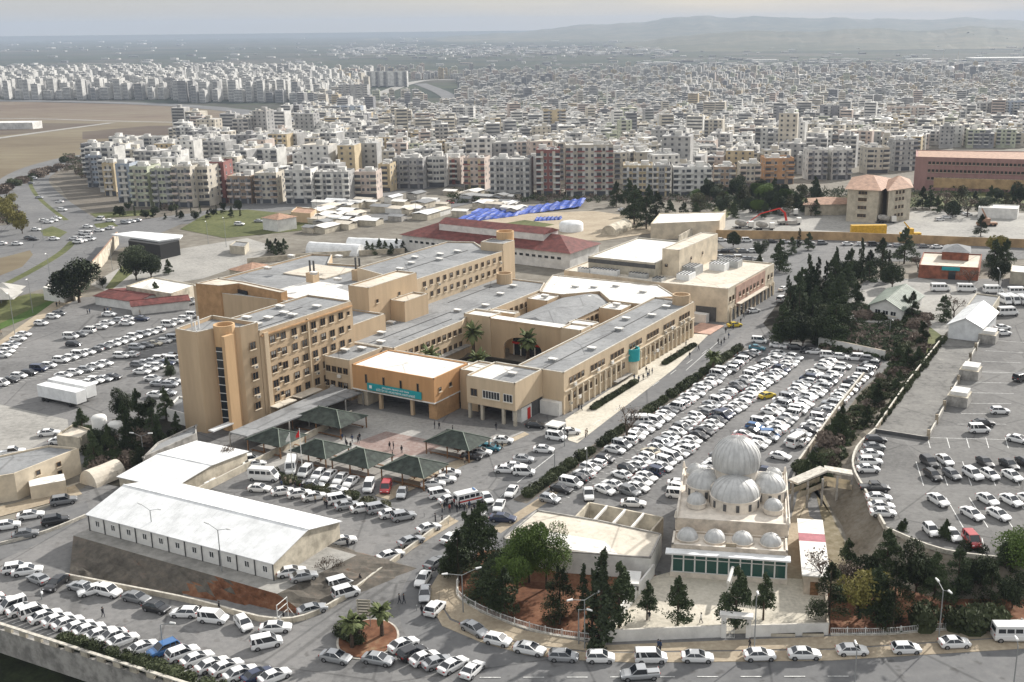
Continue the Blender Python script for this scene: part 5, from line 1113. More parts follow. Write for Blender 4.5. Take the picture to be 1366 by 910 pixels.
front = [
 ('tall grey and white block at the left end of the city','c_dgrey',112,148,236,190,12,3,'c_white',None),
 ('tall white block second from the left end of the city','c_white',150,176,228,186,12,2,'c_slab',None),
 ('tall white block with open balconies behind the left end','c_white',182,222,214,182,12,3,'c_dgrey',None),
 ('blue grey tall block with dark balconies at the highway corner','c_blue',118,142,250,206,13,2,'c_dgrey','c_dgrey'),
 ('cream block with yellow roof edge beside the blue grey block','c_ochre',142,160,262,216,12,1,'c_slab','c_cream'),
 ('narrow blue and white block between cream and pale green blocks','c_blue',160,179,270,222,12,1,'c_slab','c_white'),
 ('pale green block facing the highway junction','c_green',179,206,276,226,13,2,'c_green','c_cream'),
 ('pale green and grey block with dark stair strip','c_green',206,234,277,228,13,2,'c_grey','c_dgrey'),
 ('grey and cream block with pink balconies before the meadow','c_cream',234,262,277,226,14,2,'c_pink','c_dgrey'),
 ('cream round balconied block left of the reddish block','c_cream',262,284,275,226,13,2,'c_cream',None),
 ('reddish narrow block before the meadow','c_red',284,304,271,220,13,1,'c_white','c_pink'),
 ('low brown block with red roof edge','c_brown',306,340,272,238,13,3,'c_pink','c_dgrey'),
 ('tall cream block with dark side balconies','c_cream',342,374,272,234,14,2,'c_brown','c_grey'),
 ('white block with grey balconies behind the market','c_white',382,420,272,230,14,2,'c_slab','c_grey'),
 ('grey and white block with zigzag side balconies','c_grey',422,470,270,228,14,3,'c_white','c_white'),
 ('peach round balconied block','c_pink',474,506,266,228,13,2,'c_cream',None),
 ('narrow yellow block between peach and grey blocks','c_ochre',508,524,256,218,12,1,'c_ochre',None),
 ('wide grey block above the market road','c_grey',526,570,252,214,13,3,'c_dgrey','c_dgrey'),
 ('white block with dark stair strip right of the wide grey one','c_white',572,596,250,212,13,2,'c_slab',None),
 ('pink and white block beside the road bend','c_pink',598,618,246,210,13,1,'c_white','c_red'),
 ('pink balconied block left of the big grey block','c_pink',621,652,254,214,14,2,'c_red','c_ochre'),
 ('big grey block behind the blue tarps','c_grey',654,712,264,216,15,4,'c_grey','c_white'),
 ('dark red rounded tower with white balconies','c_red',716,748,262,204,15,2,'c_white','c_cream'),
 ('wide red and white block, tallest of the front row','c_cream',754,818,262,190,16,4,'c_red','c_white'),
 ('ochre block with curved grey roof edge','c_ochre',832,872,262,224,15,3,'c_grey','c_white'),
 ('grey and ochre block right of the ochre one','c_grey',872,896,262,224,15,2,'c_slab','c_ochre'),
 ('white block with rounded left corner and dark attic','c_white',898,950,262,222,15,3,'c_white','c_white'),
 ('brown balconied block beside the white rounded block','c_brown',952,984,256,222,14,2,'c_cream','c_dgrey'),
 ('cream and pink block left of the orange block','c_cream',986,1016,250,218,14,2,'c_pink',None),
 ('plain orange brick block','c_orange',1017,1060,246,214,14,2,'c_orange','c_brown'),
 ('white block with black balcony bays, left half','c_white',1075,1104,240,203,13,2,'c_dgrey','c_dgrey'),
 ('white block with black balcony bays, right half','c_white',1106,1136,240,203,13,2,'c_dgrey','c_dgrey'),
 ('cream rounded block right of the black and white pair','c_cream',1152,1186,232,196,13,2,'c_cream',None),
 ('grey block left of the red school','c_grey',1190,1222,228,190,13,2,'c_dgrey','c_white'),
 ('white block with ochre ground floor behind the ochre block','c_white',884,960,222,197,16,5,'c_slab','c_dgrey'),
 ('dark twin tower with white centre, left one','c_dgrey',1036,1068,178,146,12,2,'c_dgrey','c_white'),
 ('dark twin tower with white centre, right one','c_dgrey',1095,1128,178,144,12,2,'c_dgrey','c_white'),
 ('white mid city block with black window bands','c_white',604,634,168,142,14,3,'c_dgrey',None),
 ('blue glass block at the end of the ring road','c_blue',450,484,168,144,14,3,'c_white','c_white'),
 ('stepped grey towers behind the blue glass block','c_grey',452,494,146,116,14,4,'c_white','c_dgrey'),
 ('white towers standing alone beyond the ring road','c_white',488,546,116,95,14,5,'c_dgrey','c_grey'),
 ('cream block with balconies behind the dark red tower','c_ochre',724,756,186,150,13,2,'c_slab','c_dgrey'),
 ('grey wide block behind the ochre block','c_grey',1186,1216,212,188,14,2,'c_slab',None),
 ('ochre block with brown roof left of the small mosque','c_ochre',430,462,222,200,16,3,'c_ochre','c_brown'),
 ('white block in front of the small left mosque','c_white',384,420,222,188,14,3,'c_slab',None),
 ('pale block with orange bays behind the grey left towers','c_orange',262,290,186,162,12,3,'c_white','c_cream'),
 ('cream tower right of the orange bayed block','c_cream',306,318,190,160,12,1,'c_white',None),
 ('pink and cream row block behind the low brown block','c_pink',326,372,214,186,13,4,'c_cream','c_green'),
 ('grey long block at the far right behind the school','c_grey',1296,1330,170,140,14,3,'c_white','c_white'),
 ('blue grey office block at the right edge','c_blue',1324,1366,170,138,14,4,'c_white','c_grey'),
 ('pale long block left of the round dome','c_pink',1184,1240,172,142,14,5,'c_white','c_white'),
]
occ = []
for L in front:
    lab, col, x0, x1, yb, yt, d_, nb, bc, c2 = L; rot = -6 if x0 < 700 else (4 if x0 > 1000 else -3)
    t = block_full(FB, lab, col, x0, x1, yb, yt, d_, rot, nb, bc, c2, group=GF); occ.append((t.location.x, t.location.y, _G0(x1,yb).x-_G0(x0,yb).x))
# simple mid-distance blocks: one mesh each, walls, window bands, balconies and roof clutter
def block_simple(m, x, y, z, w, d, h, rot, col, rnd, detail=1):
    c, s = math.cos(rot), math.sin(rot); nf = max(2, round(h/3.1)); fh = h/nf
    def bx(x0,x1,y0,y1,z0,z1,mm,top=None):
        cx,cy = (x0+x1)/2,(y0+y1)/2; m.rbox(x+cx*c-cy*s, y+cx*s+cy*c, x1-x0, y1-y0, z+z0, z+z1, rot, mm, top)
    rc = rnd.choice(('c_roof','c_roof','c_roofw','c_slab','c_cream','c_grey'))
    bx(-w/2,w/2,-d/2,d/2,-2,h,col,rc)
    alt = rnd.choice(('c_dgrey','c_slab','c_white','c_grey'))
    style = rnd.random(); sd = 1 if x < 0 else -1
    for f in range(1 if detail else 0, nf):
        z0 = f*fh+.8
        if detail == 0: bx(-w/2+.8,w/2-.8,-d/2-.12,-d/2-.01,z0,z0+1.3,'c_glass'); continue
        k = max(2,int(w/3.4))
        for i in range(k):
            xx = -w/2+w*(i+.5)/k
            if style < .6 and i%2 == 0: bx(xx-w/k*.45,xx+w/k*.45,-d/2-1.1,-d/2-.02,z0-.9,z0-.1,alt); bx(xx-w/k*.4,xx+w/k*.4,-d/2-.1,-d/2-.01,z0-.09,z0+1.4,'c_glass')
            else: bx(xx-.65,xx+.65,-d/2-.1,-d/2-.01,z0,z0+1.3,'c_glass')
        for yy in (-d/4,d/4): bx(sd*w/2-.08,sd*w/2+.08,yy-.7,yy+.7,z0,z0+1.3,'c_glass')
    xx, yy = rnd.uniform(-w/5,w/5), rnd.uniform(-d/6,d/6); bx(xx-2,xx+2,yy-1.7,yy+1.7,h,h+2.5,rnd.choice(('c_white',col)),'c_roof')
    for i in range(6 if detail else 2):
        xx, yy = rnd.uniform(-w/2+1,w/2-1), rnd.uniform(-d/2+1,d/2-1); q = rnd.uniform(.4,1.0); bx(xx-q,xx+q,yy-q*.7,yy+q*.7,h+.01,h+rnd.uniform(.6,1.7),rnd.choice(('c_roofw','c_roofw','c_dgrey')))
def px_of(x, y, z):
    v = Vector((x,y,z-HC)); dz = v.dot(_f); return CX+F*v.dot(_r)/dz, CY-F*v.dot(_u)/dz
def city_ok(px, py):
    if py > 262: return False
    if px < 235 and py > 133 and not (px > 135 and py > 226): return False
    if 235 <= px < 330 and 137 < py < 186: return False
    if 330 <= px < 400 and 138 < py < 168: return False
    if px < 400 and 137 < py < 150: return False
    if 490 < px < 610 and 106 < py < 140: return False
    if py < 92: return False
    if py < 100 and 380 < px < 640 and random.random() < .5: return False
    # front line of the city
    lim = 262 if px < 520 else (246 if px < 620 else (255 if px < 950 else (240 if px < 1140 else 226)))
    if 1222 < px and py > 198: return False
    if px > 1130 and py > 226: return False
    return py < lim-6
cells = []
rnd = random.Random(5)
y = 505.0
while y < 3500:
    sp = 16.5 if y < 1100 else (18 if y < 1700 else (23 if y < 2600 else 30)); wob = 0
    x = -.62*y-100
    while x < .50*y+160:
        jx, jy = x+rnd.uniform(-5,5), y+rnd.uniform(-6,6)
        px, py = px_of(jx, jy, tz(jy))
        if -25 < px < 1395 and city_ok(px, py) and not any(abs(jx-a) < b_/2+12 and -8 < jy-c_ < 18 for a,c_,b_ in occ): cells.append((jx,jy,px,py))
        x += sp*rnd.uniform(.85,1.35)*(1 if rnd.random() > .08 else 2.2)
    y += sp*1.0
PAL = ['c_white']*4+['c_grey']*6+['c_cream']*5+['c_pink']*2+['c_slab','c_ochre','c_dgrey','c_green']
def spec(jx, jy, px, py):
    r = random.Random(int(jx*13+jy*7)); tall = r.random()
    h = r.choice((9,12,12,15,15,18,21))
    if py > 205: h = r.choice((12,15,18,21,24))
    if 640 < px < 860 and 150 < py < 205: h = r.choice((6,8,9,12,12,15))
    if px > 850 and 110 < py < 200: h = r.choice((8,9,12,12,15,18))
    if 540 < px < 1020 and 120 < py < 240: h = r.choice((5,6,8,9,9,12,12,15))
    w = r.uniform(9,17); d = r.uniform(9,14)
    if px < 420 and py < 137: h = r.choice((18,24,33,39,42)); w = r.uniform(11,19)
    elif px < 560 and py < 150 and tall < .35: h = 30
    elif tall < .05: h += 12
    col = r.choice(PAL) if not (px < 450 and py < 137) else r.choice(('c_white','c_white','c_slab','c_grey'))
    rot = R((-12 if px < 500 else (8 if px < 900 else -18))+r.choice((0,0,90))+r.uniform(-6,6))
    return w, d, h, rot, col, r
vis = sorted(cells, key=lambda c: c[1])
names = [('left',0,360),('centre left',360,620),('centre',620,820),('centre right',820,1060),('right',1060,1400)]
NI = 250
import collections
bands = collections.defaultdict(list)
for i, c in enumerate(vis[:NI]): bands[(min(4, next((k for k,n_ in enumerate(names) if c[2] < n_[2]), 4)), int((270-c[3])//12))].append(i)
lm = [(150,'grey and white left end block'),(205,'pale green front block'),(300,'reddish narrow front block'),(400,'white market block'),(450,'ochre mosque block'),(490,'peach front block'),(550,'wide grey front block'),(620,'pink balconied front block'),(683,'big grey front block'),(732,'dark red tower'),(786,'wide red and white block'),(852,'ochre grey roofed block'),(924,'white rounded block'),(968,'brown balconied block'),(1038,'orange brick block'),(1105,'black and white pair'),(1168,'cream rounded block'),(1206,'grey block by the school'),(1290,'red school'),(1345,'blue grey office block')]
per = collections.defaultdict(list)
for i, c in enumerate(vis[:NI]): per[min(range(len(lm)), key=lambda k: abs(lm[k][0]-c[2]))].append(i)
rank = {}
for k, l in per.items():
    for j, i in enumerate(sorted(l, key=lambda i: vis[i][1])): rank[i] = (k, j)
for i, c in enumerate(vis[:NI]):
    w_, d_, h_, rot_, col_, r_ = spec(*c); m = MB(); block_simple(m, 0,0,0, w_, d_, h_, 0, col_ if col_ != 'c_slab' else 'c_white', r_, 1)
    o = m.build('city_block', None, False, (c[0],c[1],tz(c[1]))); o.rotation_euler = (0,0,(rot_+PI/4)%(PI/2)-PI/4)
    k, j = rank[i]; nm = CN.get(col_,'white')
    tag(o, '%s %d storey block, %s house back behind the %s' % (nm, round(h_/3.1), nth(j), lm[k][1]), 'apartment block', 'close packed city blocks behind the front row')
m = MB()
for c in vis[NI:]:
    w_, d_, h_, rot_, col_, r_ = spec(*c); block_simple(m, c[0],c[1],tz(c[1]), w_, d_, h_, (rot_+PI/4)%(PI/2)-PI/4, col_ if col_ != 'c_slab' else 'c_white', r_, 0 if c[1] > 950 else 1)
# scattered farms, sheds and villages on the plain
for i in range(1100):
    px, py = rnd.uniform(-20,1390), 0
    g = rnd.random()
    if g < .45: py = rnd.gauss(68,3.5); px = rnd.uniform(440,900)
    elif g < .7: py = rnd.uniform(80,96); px = rnd.uniform(850,1390)
    else: py = rnd.uniform(46,90)
    q = _G0(px,py)
    if q.y > 15000 or q.y < 1900: continue
    s = rnd.uniform(.5,1.0)*(1+q.y/4000); m.rbox(q.x,q.y,rnd.uniform(7,24)*s,rnd.uniform(8,16)*s,q.z-1,q.z+rnd.uniform(3,6)*(1+q.y/12000),rnd.uniform(-.3,.3),rnd.choice(('c_white','c_slab','c_grey','c_dgrey')),rnd.choice(('c_roof','c_roofw','c_slab','c_brown')))
for (px,py,wd) in ((1020,83,90),(1090,104,110),(1160,99,160),(1215,97,120),(1130,92,60),(1300,92,200),(1340,80,260),(1225,82,90),(20,60,60),(90,58,80),(190,55,90),(400,52,120),(240,54,70),(1125,58,80),(1200,61,70),(883,86,60),(20,172,60)):
    q = _G0(px,py); m.rbox(q.x,q.y,wd,wd*.3+10,q.z-1,q.z+9,0,'c_white','c_roofw')
o = m.build('distant_city'); o['kind'] = 'stuff'
# small mosques of the city
def city_mosque(label, px, py, r=7, mins=(), hm=32):
    p = _G0(px,py); t = thing('city_mosque', label, 'mosque', p, 0, 'small mosques in the city'); m = MB(); m.box(-r*1.4,r*1.4,-r*1.4,r*1.4,-1,r*1.0,'c_slab'); m.build('hall', t)
    m = MB(); m.dome(0,0,r*1.0+1,r,r*.95,'lead',20,6); m.build('dome', t, True); m = MB(); m.lathe(0,0,[(r,r),(r,r+1.01)],'c_slab',20); m.build('drum', t)
    for s in mins: m = MB(); m.tube((s,0,-1),(s,0,hm*.8),1.3,1.1,'c_white',8); m.tube((s,0,hm*.55),(s,0,hm*.58),1.9,1.9,'c_white',8); m.tube((s,0,hm*.8),(s,0,hm),1.1,.05,'c_roof',8); m.build('minaret', t)
city_mosque('small mosque with pale dome behind the ochre block, left', 441,204,6,(11,),24)
city_mosque('round domed mosque in the dark trees, right side of city', 1181,182,9)
city_mosque('pale domed mosque in the middle distance, centre right', 1073,137,9,(14,),42)
city_mosque('distant mosque with two minarets beyond the white towers', 198,100,9,(-18,14),50)
city_mosque('large far mosque with twin minarets near the right edge', 1268,101,12,(-24,16),66)
city_mosque('mosque with a tall minaret in the centre of the city', 800,150,7,(12,),46)
# ================================================================ trees and plants
random.seed(99)
def leafmat(name, c1, c2, rough=.8):
    m = bpy.data.materials.new(name); m.use_nodes = True; MT[name] = m; t = m.node_tree; b = t.nodes['Principled BSDF']; b.inputs['Roughness'].default_value = rough; b.inputs['Specular IOR Level'].default_value = .2
    g = t.nodes.new('ShaderNodeNewGeometry'); o = t.nodes.new('ShaderNodeObjectInfo'); a = t.nodes.new('ShaderNodeMath'); a.operation = 'MULTIPLY_ADD'; a.inputs[1].default_value = .65
    k = t.nodes.new('ShaderNodeMath'); k.operation = 'MULTIPLY'; k.inputs[1].default_value = .35
    t.links.new(o.outputs['Random'], k.inputs[0]); t.links.new(g.outputs['Random Per Island'], a.inputs[0]); t.links.new(k.outputs[0], a.inputs[2])
    r = t.nodes.new('ShaderNodeMix'); r.data_type = 'RGBA'; r.inputs[6].default_value = (*c1,1); r.inputs[7].default_value = (*c2,1)
    t.links.new(a.outputs[0], r.inputs[0]); t.links.new(r.outputs[2], b.inputs['Base Color'])
leafmat('needles', (.028,.042,.019), (.07,.092,.042)); leafmat('pine_leaf', (.045,.078,.018), (.11,.16,.036)); leafmat('cypress_leaf', (.022,.032,.016), (.055,.07,.034))
leafmat('olive_leaf', (.05,.055,.03), (.11,.11,.06)); leafmat('yellow_leaf', (.11,.10,.025), (.24,.21,.06)); leafmat('hedge_leaf', (.03,.04,.018), (.07,.082,.038)); leafmat('twigs', (.10,.078,.062), (.19,.15,.12)); leafmat('palm_leaf', (.05,.07,.025), (.13,.15,.06))
def leafcloud(m, pts, size, mt, rnd, flat=.0):
    vs = []; fs = []
    for p in pts:
        s = size*rnd.uniform(.6,1.4); a = Vector((rnd.gauss(0,1),rnd.gauss(0,1),rnd.gauss(0,1)*(1-flat))).normalized()*s; b = a.orthogonal().normalized()*s*.55; n = len(vs)
        c = Vector(p); vs += [c-a*.5, c+b*.5, c+a*.5, c-b*.5]; fs.append([n,n+1,n+2,n+3])
    m.mesh(vs, fs, mt)
def tomesh(m, smooth=False):
    o = m.build('x', None, smooth); me = o.data; bpy.data.objects.remove(o); return me
TREE = {}
def conifer(key, H, Rr, base=.14, n=2600, mt='needles', taper=.8, seed=1, size=.42, lobes=None):
    rnd = random.Random(seed); pts = []
    br = []
    nl = int(H*3.2)
    for i in range(nl):
        t = base+(1-base)*i/nl; z = t*H; r = Rr*max(.10,(1-(t-base)/(1-base))**taper)*rnd.uniform(.7,1.12); a = rnd.uniform(0,2*PI); br.append((z,r,a,rnd.uniform(.35,.8)))
    for i in range(n):
        z,r,a,sp = br[int(len(br)*rnd.random()**1.15)] ; q = rnd.random()**.55; aa = a+rnd.gauss(0,sp*.6)
        pts.append((r*q*math.cos(aa), r*q*math.sin(aa), z-q*r*.18+rnd.gauss(0,.22)))
    m = MB(); leafcloud(m, pts, size, mt, rnd); cr = tomesh(m); m = MB(); m.tube((0,0,-.2),(0,0,H*.55),.05*H**.65,.03*H**.6,'bark',7); m.tube((0,0,H*.55),(0,0,H*.97),.03*H**.6,.01,'bark',5)
    for z,r,a,sp in br[::3]: m.tube((0,0,z),(r*.8*math.cos(a),r*.8*math.sin(a),z-.1*r),.05,.015,'bark',3,False)
    TREE[key] = ('conifer_tree', [('trunk', tomesh(m), []), ('crown', cr, [])])
def broad(key, H, Rr, trunk=.35, n=2600, mt='pine_leaf', seed=1, size=.45, nl=12, squash=.75, name='broadleaf_tree'):
    rnd = random.Random(seed); lob = []
    for i in range(nl):
        a = rnd.uniform(0,2*PI); q = rnd.random()**.5*Rr*.68; z = H*(trunk+(1-trunk)*rnd.uniform(.25,.82)); lob.append((Vector((q*math.cos(a),q*math.sin(a),z)), Rr*rnd.uniform(.34,.55)))
    pts = []
    for i in range(n):
        c, r = rnd.choice(lob); v = Vector((rnd.gauss(0,1),rnd.gauss(0,1),rnd.gauss(0,1))).normalized()*r*rnd.uniform(.6,1.08)**.8; v.z *= squash; pts.append(c+v)
    m = MB(); leafcloud(m, pts, size, mt, rnd); cr = tomesh(m); m = MB(); m.tube((0,0,-.2),(0,0,H*trunk),.045*H**.75,.035*H**.7,'bark',8)
    for c, r in lob: m.tube((0,0,H*trunk*.8),c,.022*H**.7,.03,'bark',5,False)
    TREE[key] = (name, [('trunk', tomesh(m), []), ('crown', cr, [])])
def bare(key, H, Rr, seed=1, mt='twigs'):
    rnd = random.Random(seed); m = MB(); tips = []
    def grow(p, d, L, r, k):
        q = p+d*L; m.tube(p, q, r, r*.65, 'bark', 4 if k > 1 else 6, False)
        if k >= 4: tips.append(q); return
        for _ in range(3 if k < 2 else 2+(rnd.random() < .5)):
            e = (d+Vector((rnd.gauss(0,.5),rnd.gauss(0,.5),rnd.gauss(.1,.25)))).normalized(); grow(q, e, L*rnd.uniform(.62,.82), r*.6, k+1)
    grow(Vector((0,0,0)), Vector((0,0,1)), H*.3, .035*H, 0); tr = tomesh(m); m = MB(); pts = [t+Vector((rnd.gauss(0,.35),rnd.gauss(0,.35),rnd.gauss(0,.3))) for t in tips for _ in range(6)]
    leafcloud(m, pts, .28, mt, rnd); TREE[key] = ('bare_tree', [('trunk', tr, []), ('crown', tomesh(m), [])])
def palm(key, H, seed=1):
    rnd = random.Random(seed); m = MB(); m.tube((0,0,-.1),(0,0,H*.75),.32,.24,'bark',9); m.tube((0,0,H*.75),(0,0,H*.8),.34,.2,'bark',9); tr = tomesh(m); m = MB()
    for i in range(46):
        a = rnd.uniform(0,2*PI); el = rnd.uniform(-.5,1.25); L = rnd.uniform(1.5,2.2)*H/5; d = Vector((math.cos(a)*math.cos(el),math.sin(a)*math.cos(el),math.sin(el))); p = Vector((0,0,H*.8)); side = Vector((-math.sin(a),math.cos(a),0)); pts = []
        for k in range(6): pts.append(p.copy()); p = p+d*L/5; d = (d+Vector((0,0,-.22))).normalized()
        for k in range(5):
            w0 = .1+.28*math.sin(PI*(k+.3)/5.6); w1 = .1+.28*math.sin(PI*(k+1.3)/5.6) if k < 4 else .02
            for s in (-1,1): m.face([pts[k],pts[k]+side*w0*s-Vector((0,0,.12)),pts[k+1]+side*w1*s-Vector((0,0,.12)),pts[k+1]],'palm_leaf')
    TREE[key] = ('palm_tree', [('trunk', tr, []), ('crown', tomesh(m), [])])
def bush(key, r, h, n=500, mt='hedge_leaf', seed=1, size=.28):
    rnd = random.Random(seed); pts = []
    for i in range(n):
        v = Vector((rnd.gauss(0,1),rnd.gauss(0,1),rnd.gauss(0,1))).normalized()*rnd.uniform(.72,1.04); pts.append((v.x*r,v.y*r,h/2+v.z*h/2))
    m = MB(); leafcloud(m, pts, size, mt, rnd); m.dome(0,0,.05,r*.8,h*.85,mt,8,3); TREE[key] = ('bush', tomesh(m))
for i in range(3): conifer('con%d'%i, 8, 3.1+.15*i, seed=i+1, n=5600, base=.20-.04*i, taper=.62, size=.32)
for i in range(3): conifer('conc%d'%i, 8, 2.55, seed=i+51, n=3600, base=.27, taper=.6, size=.33)
for i in range(2): conifer('cyp%d'%i, 8, 1.25, .04, 1800, 'cypress_leaf', .45, seed=i+5, size=.34)
for i in range(2): broad('pine%d'%i, 8, 4.3, .34, 8500, 'pine_leaf', seed=i+8, nl=16, size=.30)
for i in range(2): broad('dark%d'%i, 8, 3.7, .14, 5200, 'cypress_leaf', seed=i+12, nl=14, squash=1.0, size=.45)
broad('oliv0', 4.5, 2.1, .25, 1500, 'olive_leaf', 21, .3, 8, name='olive_tree'); broad('oliv1', 4.5, 2.3, .2, 1500, 'needles', 22, .32, 8)
broad('yel0', 6, 3.0, .2, 1800, 'yellow_leaf', 23, .34, 12, name='willow_tree')
for i in range(2): bare('bare%d'%i, 6, 3, seed=i+3)
palm('palm0', 5, 1); palm('palm1', 5, 4)
for i in range(3): bush('bush%d'%i, 1.0, 1.3, seed=i+31)
bush('brush0', 1.5, 1.6, 420, 'twigs', 41, .4); bush('scrub0', 1.4, 1.3, 420, 'olive_leaf', 42, .35)
trr = random.Random(4)
REFH = dict(con=8, cyp=8, pine=8, dark=8, oliv=4.5, yel=6, bare=6, palm=5)
def tree(key, x, y, hpx, label, group=None, cat='tree', world=None, h=None, z=None, wide=1.0):
    p = world or G(x, y); src = TREE[key]; ref = next(v for k, v in REFH.items() if key.startswith(k))
    if h is None: # height from its span in the photo
        lo, hi = .5, 40
        for _ in range(30):
            mid = (lo+hi)/2; h = mid
            if y-px_of(p.x,p.y,p.z+mid)[1] < hpx: lo = mid
            else: hi = mid
    s = h/ref; return copyset(src, p, trr.uniform(0,6.28), label, cat, group, (s*wide*trr.uniform(.92,1.08), s*wide*trr.uniform(.92,1.08), s))
def shrub(key, p, s, label, group, sz=1.0): 
    src = TREE[key]; return single(src[0], src[1], p, trr.uniform(0,6.28), label, 'bush', group, (s*trr.uniform(.9,1.12), s*trr.uniform(.9,1.12), s*sz*trr.uniform(.9,1.1)))
# --- trees round the mosque garden
for a in [
 ('conc0',826,838,86,'tall pine in the court corner beside the caravan, left of the row','pines in the mosque court'),
 ('conc1',863,828,52,'smallest pine of the mosque court row','pines in the mosque court'),
 ('conc2',904,834,64,'slim pine before the left half of the mosque porch','pines in the mosque court'),
 ('conc0',981,840,82,'dense pine left of the court gate','pines in the mosque court'),
 ('conc1',1018,828,62,'dense pine right behind the court gate','pines in the mosque court'),
 ('cyp0',802,860,125,'very tall dark cypress at the left corner of the court','cypresses by the mosque court'),
 ('cyp1',790,842,80,'dark cypress left of the tallest one','cypresses by the mosque court'),
 ('cyp1',806,800,70,'dark cypress behind the caravan','cypresses by the mosque court'),
 ('cyp0',778,812,60,'short dark cypress at the garden edge under the low building','cypresses by the mosque court'),
 ('con2',747,834,78,'broad dark conifer in the middle of the red garden','garden conifers'),
 ('con0',673,824,66,'dark conifer near the curved railing, right of the pair','garden conifers'),
 ('con1',655,806,62,'dark conifer near the curved railing, left of the pair','garden conifers'),
 ('con1',643,748,78,'tall pine at the street corner of the garden','garden conifers'),
 ('con2',622,756,72,'second tall pine at the street corner','garden conifers'),
 ('con0',612,776,68,'pine overhanging the curved pavement','garden conifers'),
 ('con1',600,766,44,'low pine at the bend of the pavement','garden conifers'),
 ('con2',640,800,50,'small conifer behind the curved railing','garden conifers'),
 ('pine0',729,786,84,'bright green umbrella pine before the low building','umbrella pines','tree',None,None,None,.72),
 ('pine1',706,778,80,'umbrella pine left of the bright green one','umbrella pines','tree',None,None,None,.72),
 ('pine0',690,792,58,'lower umbrella pine at the garden middle','umbrella pines'),
 ('dark0',674,772,42,'dark round tree at the back of the garden','garden conifers'),
]: tree(*a)
ri = [('con0',1105,834,82,'broad pine beside the side annex corner'),('yel0',1146,826,70,'yellow leaved willow among the dark pines'),('con2',1190,842,92,'tallest dark conifer of the right garden'),('con1',1168,830,74,'dark conifer right of the yellow willow'),
 ('dark0',1150,790,50,'dark round tree on the slope under the right car park'),('con0',1130,776,56,'conifer on the slope top behind the annex'),('con1',1182,766,60,'conifer at the terrace corner'),('con2',1204,735,42,'conifer standing by the parked cars at the terrace edge'),
 ('con0',1260,746,52,'conifer between the two cars at the garden kerb'),('dark1',1222,790,60,'wide dark tree in the middle of the right garden'),('con1',1246,800,62,'dark conifer left of the lamp post'),('con2',1276,792,60,'dark conifer right of the lamp post'),
 ('dark0',1306,790,52,'dark green tree with loose crown in the right garden'),('con0',1336,780,56,'conifer near the right photo edge'),('pine1',1362,776,72,'green pine at the right edge of the photo'),('dark1',1296,762,40,'green tree under the garden kerb wall'),
 ('con1',1320,812,56,'dark conifer low in the right garden'),('bare0',1100,792,60,'bare brown tree behind the annex'),('bare1',1128,802,58,'bare brown tree left of the yellow willow'),('dark1',1350,812,44,'round dark tree by the white minibus')]
for k,x,y,h,l in ri: tree(k,x,y,h,l,'trees of the right hand garden')
for i,(x,y) in enumerate(((1232,838),(1273,838),(1320,836),(1296,842))): shrub('bush%d'%(i%3), _G0(x,y), 2.3, ['clipped round bush left of the lamp post','clipped round bush right of the lamp post','clipped dark bush further right by the railing','small clipped bush between the two right hand ones'][i], 'clipped bushes behind the railing', 1.2)
# slope between the big car park and the empty ramp
for i in range(46):
    t = i/45; x = 1085+t*150+trr.uniform(-14,14)-(8 if t < .3 else 0); y = 652-t*190+trr.uniform(-14,14); p = _G0(x,y); p.z = 1.2; 
    if i%3 == 0: tree('con%d'%(i%3),x,y,0,'%s conifer up the strip between big car park and ramp' % nth(i//3),'trees on the strip beside the ramp',world=p,h=trr.uniform(4,7))
    else: shrub(('scrub0','bush1','oliv0','brush0')[i%4] if i%4 != 2 else 'bush2', p, trr.uniform(1.2,2.0), '%s bush up the strip between big car park and ramp' % nth(i-i//3-1), 'bushes on the strip beside the ramp')
for i in range(26):
    t = i/25; p = _G0(1176+t*84+6, 566-t*112, RZ); shrub('bush%d'%(i%3), p-Vector((1.6,.0,.2)), trr.uniform(.8,1.3), '%s small hedge bush along the left ramp wall' % nth(i), 'hedge bushes along the ramp wall')
# dark forest on the bank
n = 0
for r_ in range(7):
    for c_ in range(9):
        x = 1040+c_*15+r_*4+trr.uniform(-7,7); y = 460-r_*14+trr.uniform(-4,4)
        if x > 1145 and y > 395: continue
        if x > 1120 and y > 432: continue
        if x < 1075-(460-y)*.0 and y < 395-(0): 
            if x < 1085: continue
        if trr.random() < .12: continue
        key = trr.choice(('cyp0','cyp1','con0','con1','con2','dark1')); p = _G0(x,y); tree(key,x,y,0,'%s dark tree of the wood by the street, counted from the near left corner' % nth(n),'trees of the dark wood beside the street',world=p,h=trr.uniform(8,13) if key[0] != 'd' else 9,wide=.95); n += 1
for i in range(36):
    x = 1098+i/35*135; t = trr.random(); y = 430+t*32+(x-1098)*.06; p = _G0(x,y); p.z = 3.4*(1-t); shrub(trr.choice(('brush0','bush1','bush0')), p, trr.uniform(1.2,2.2), 'dark brush on the bank under the green roofed house, %s from the left' % nth(i), 'brush on the dark bank')
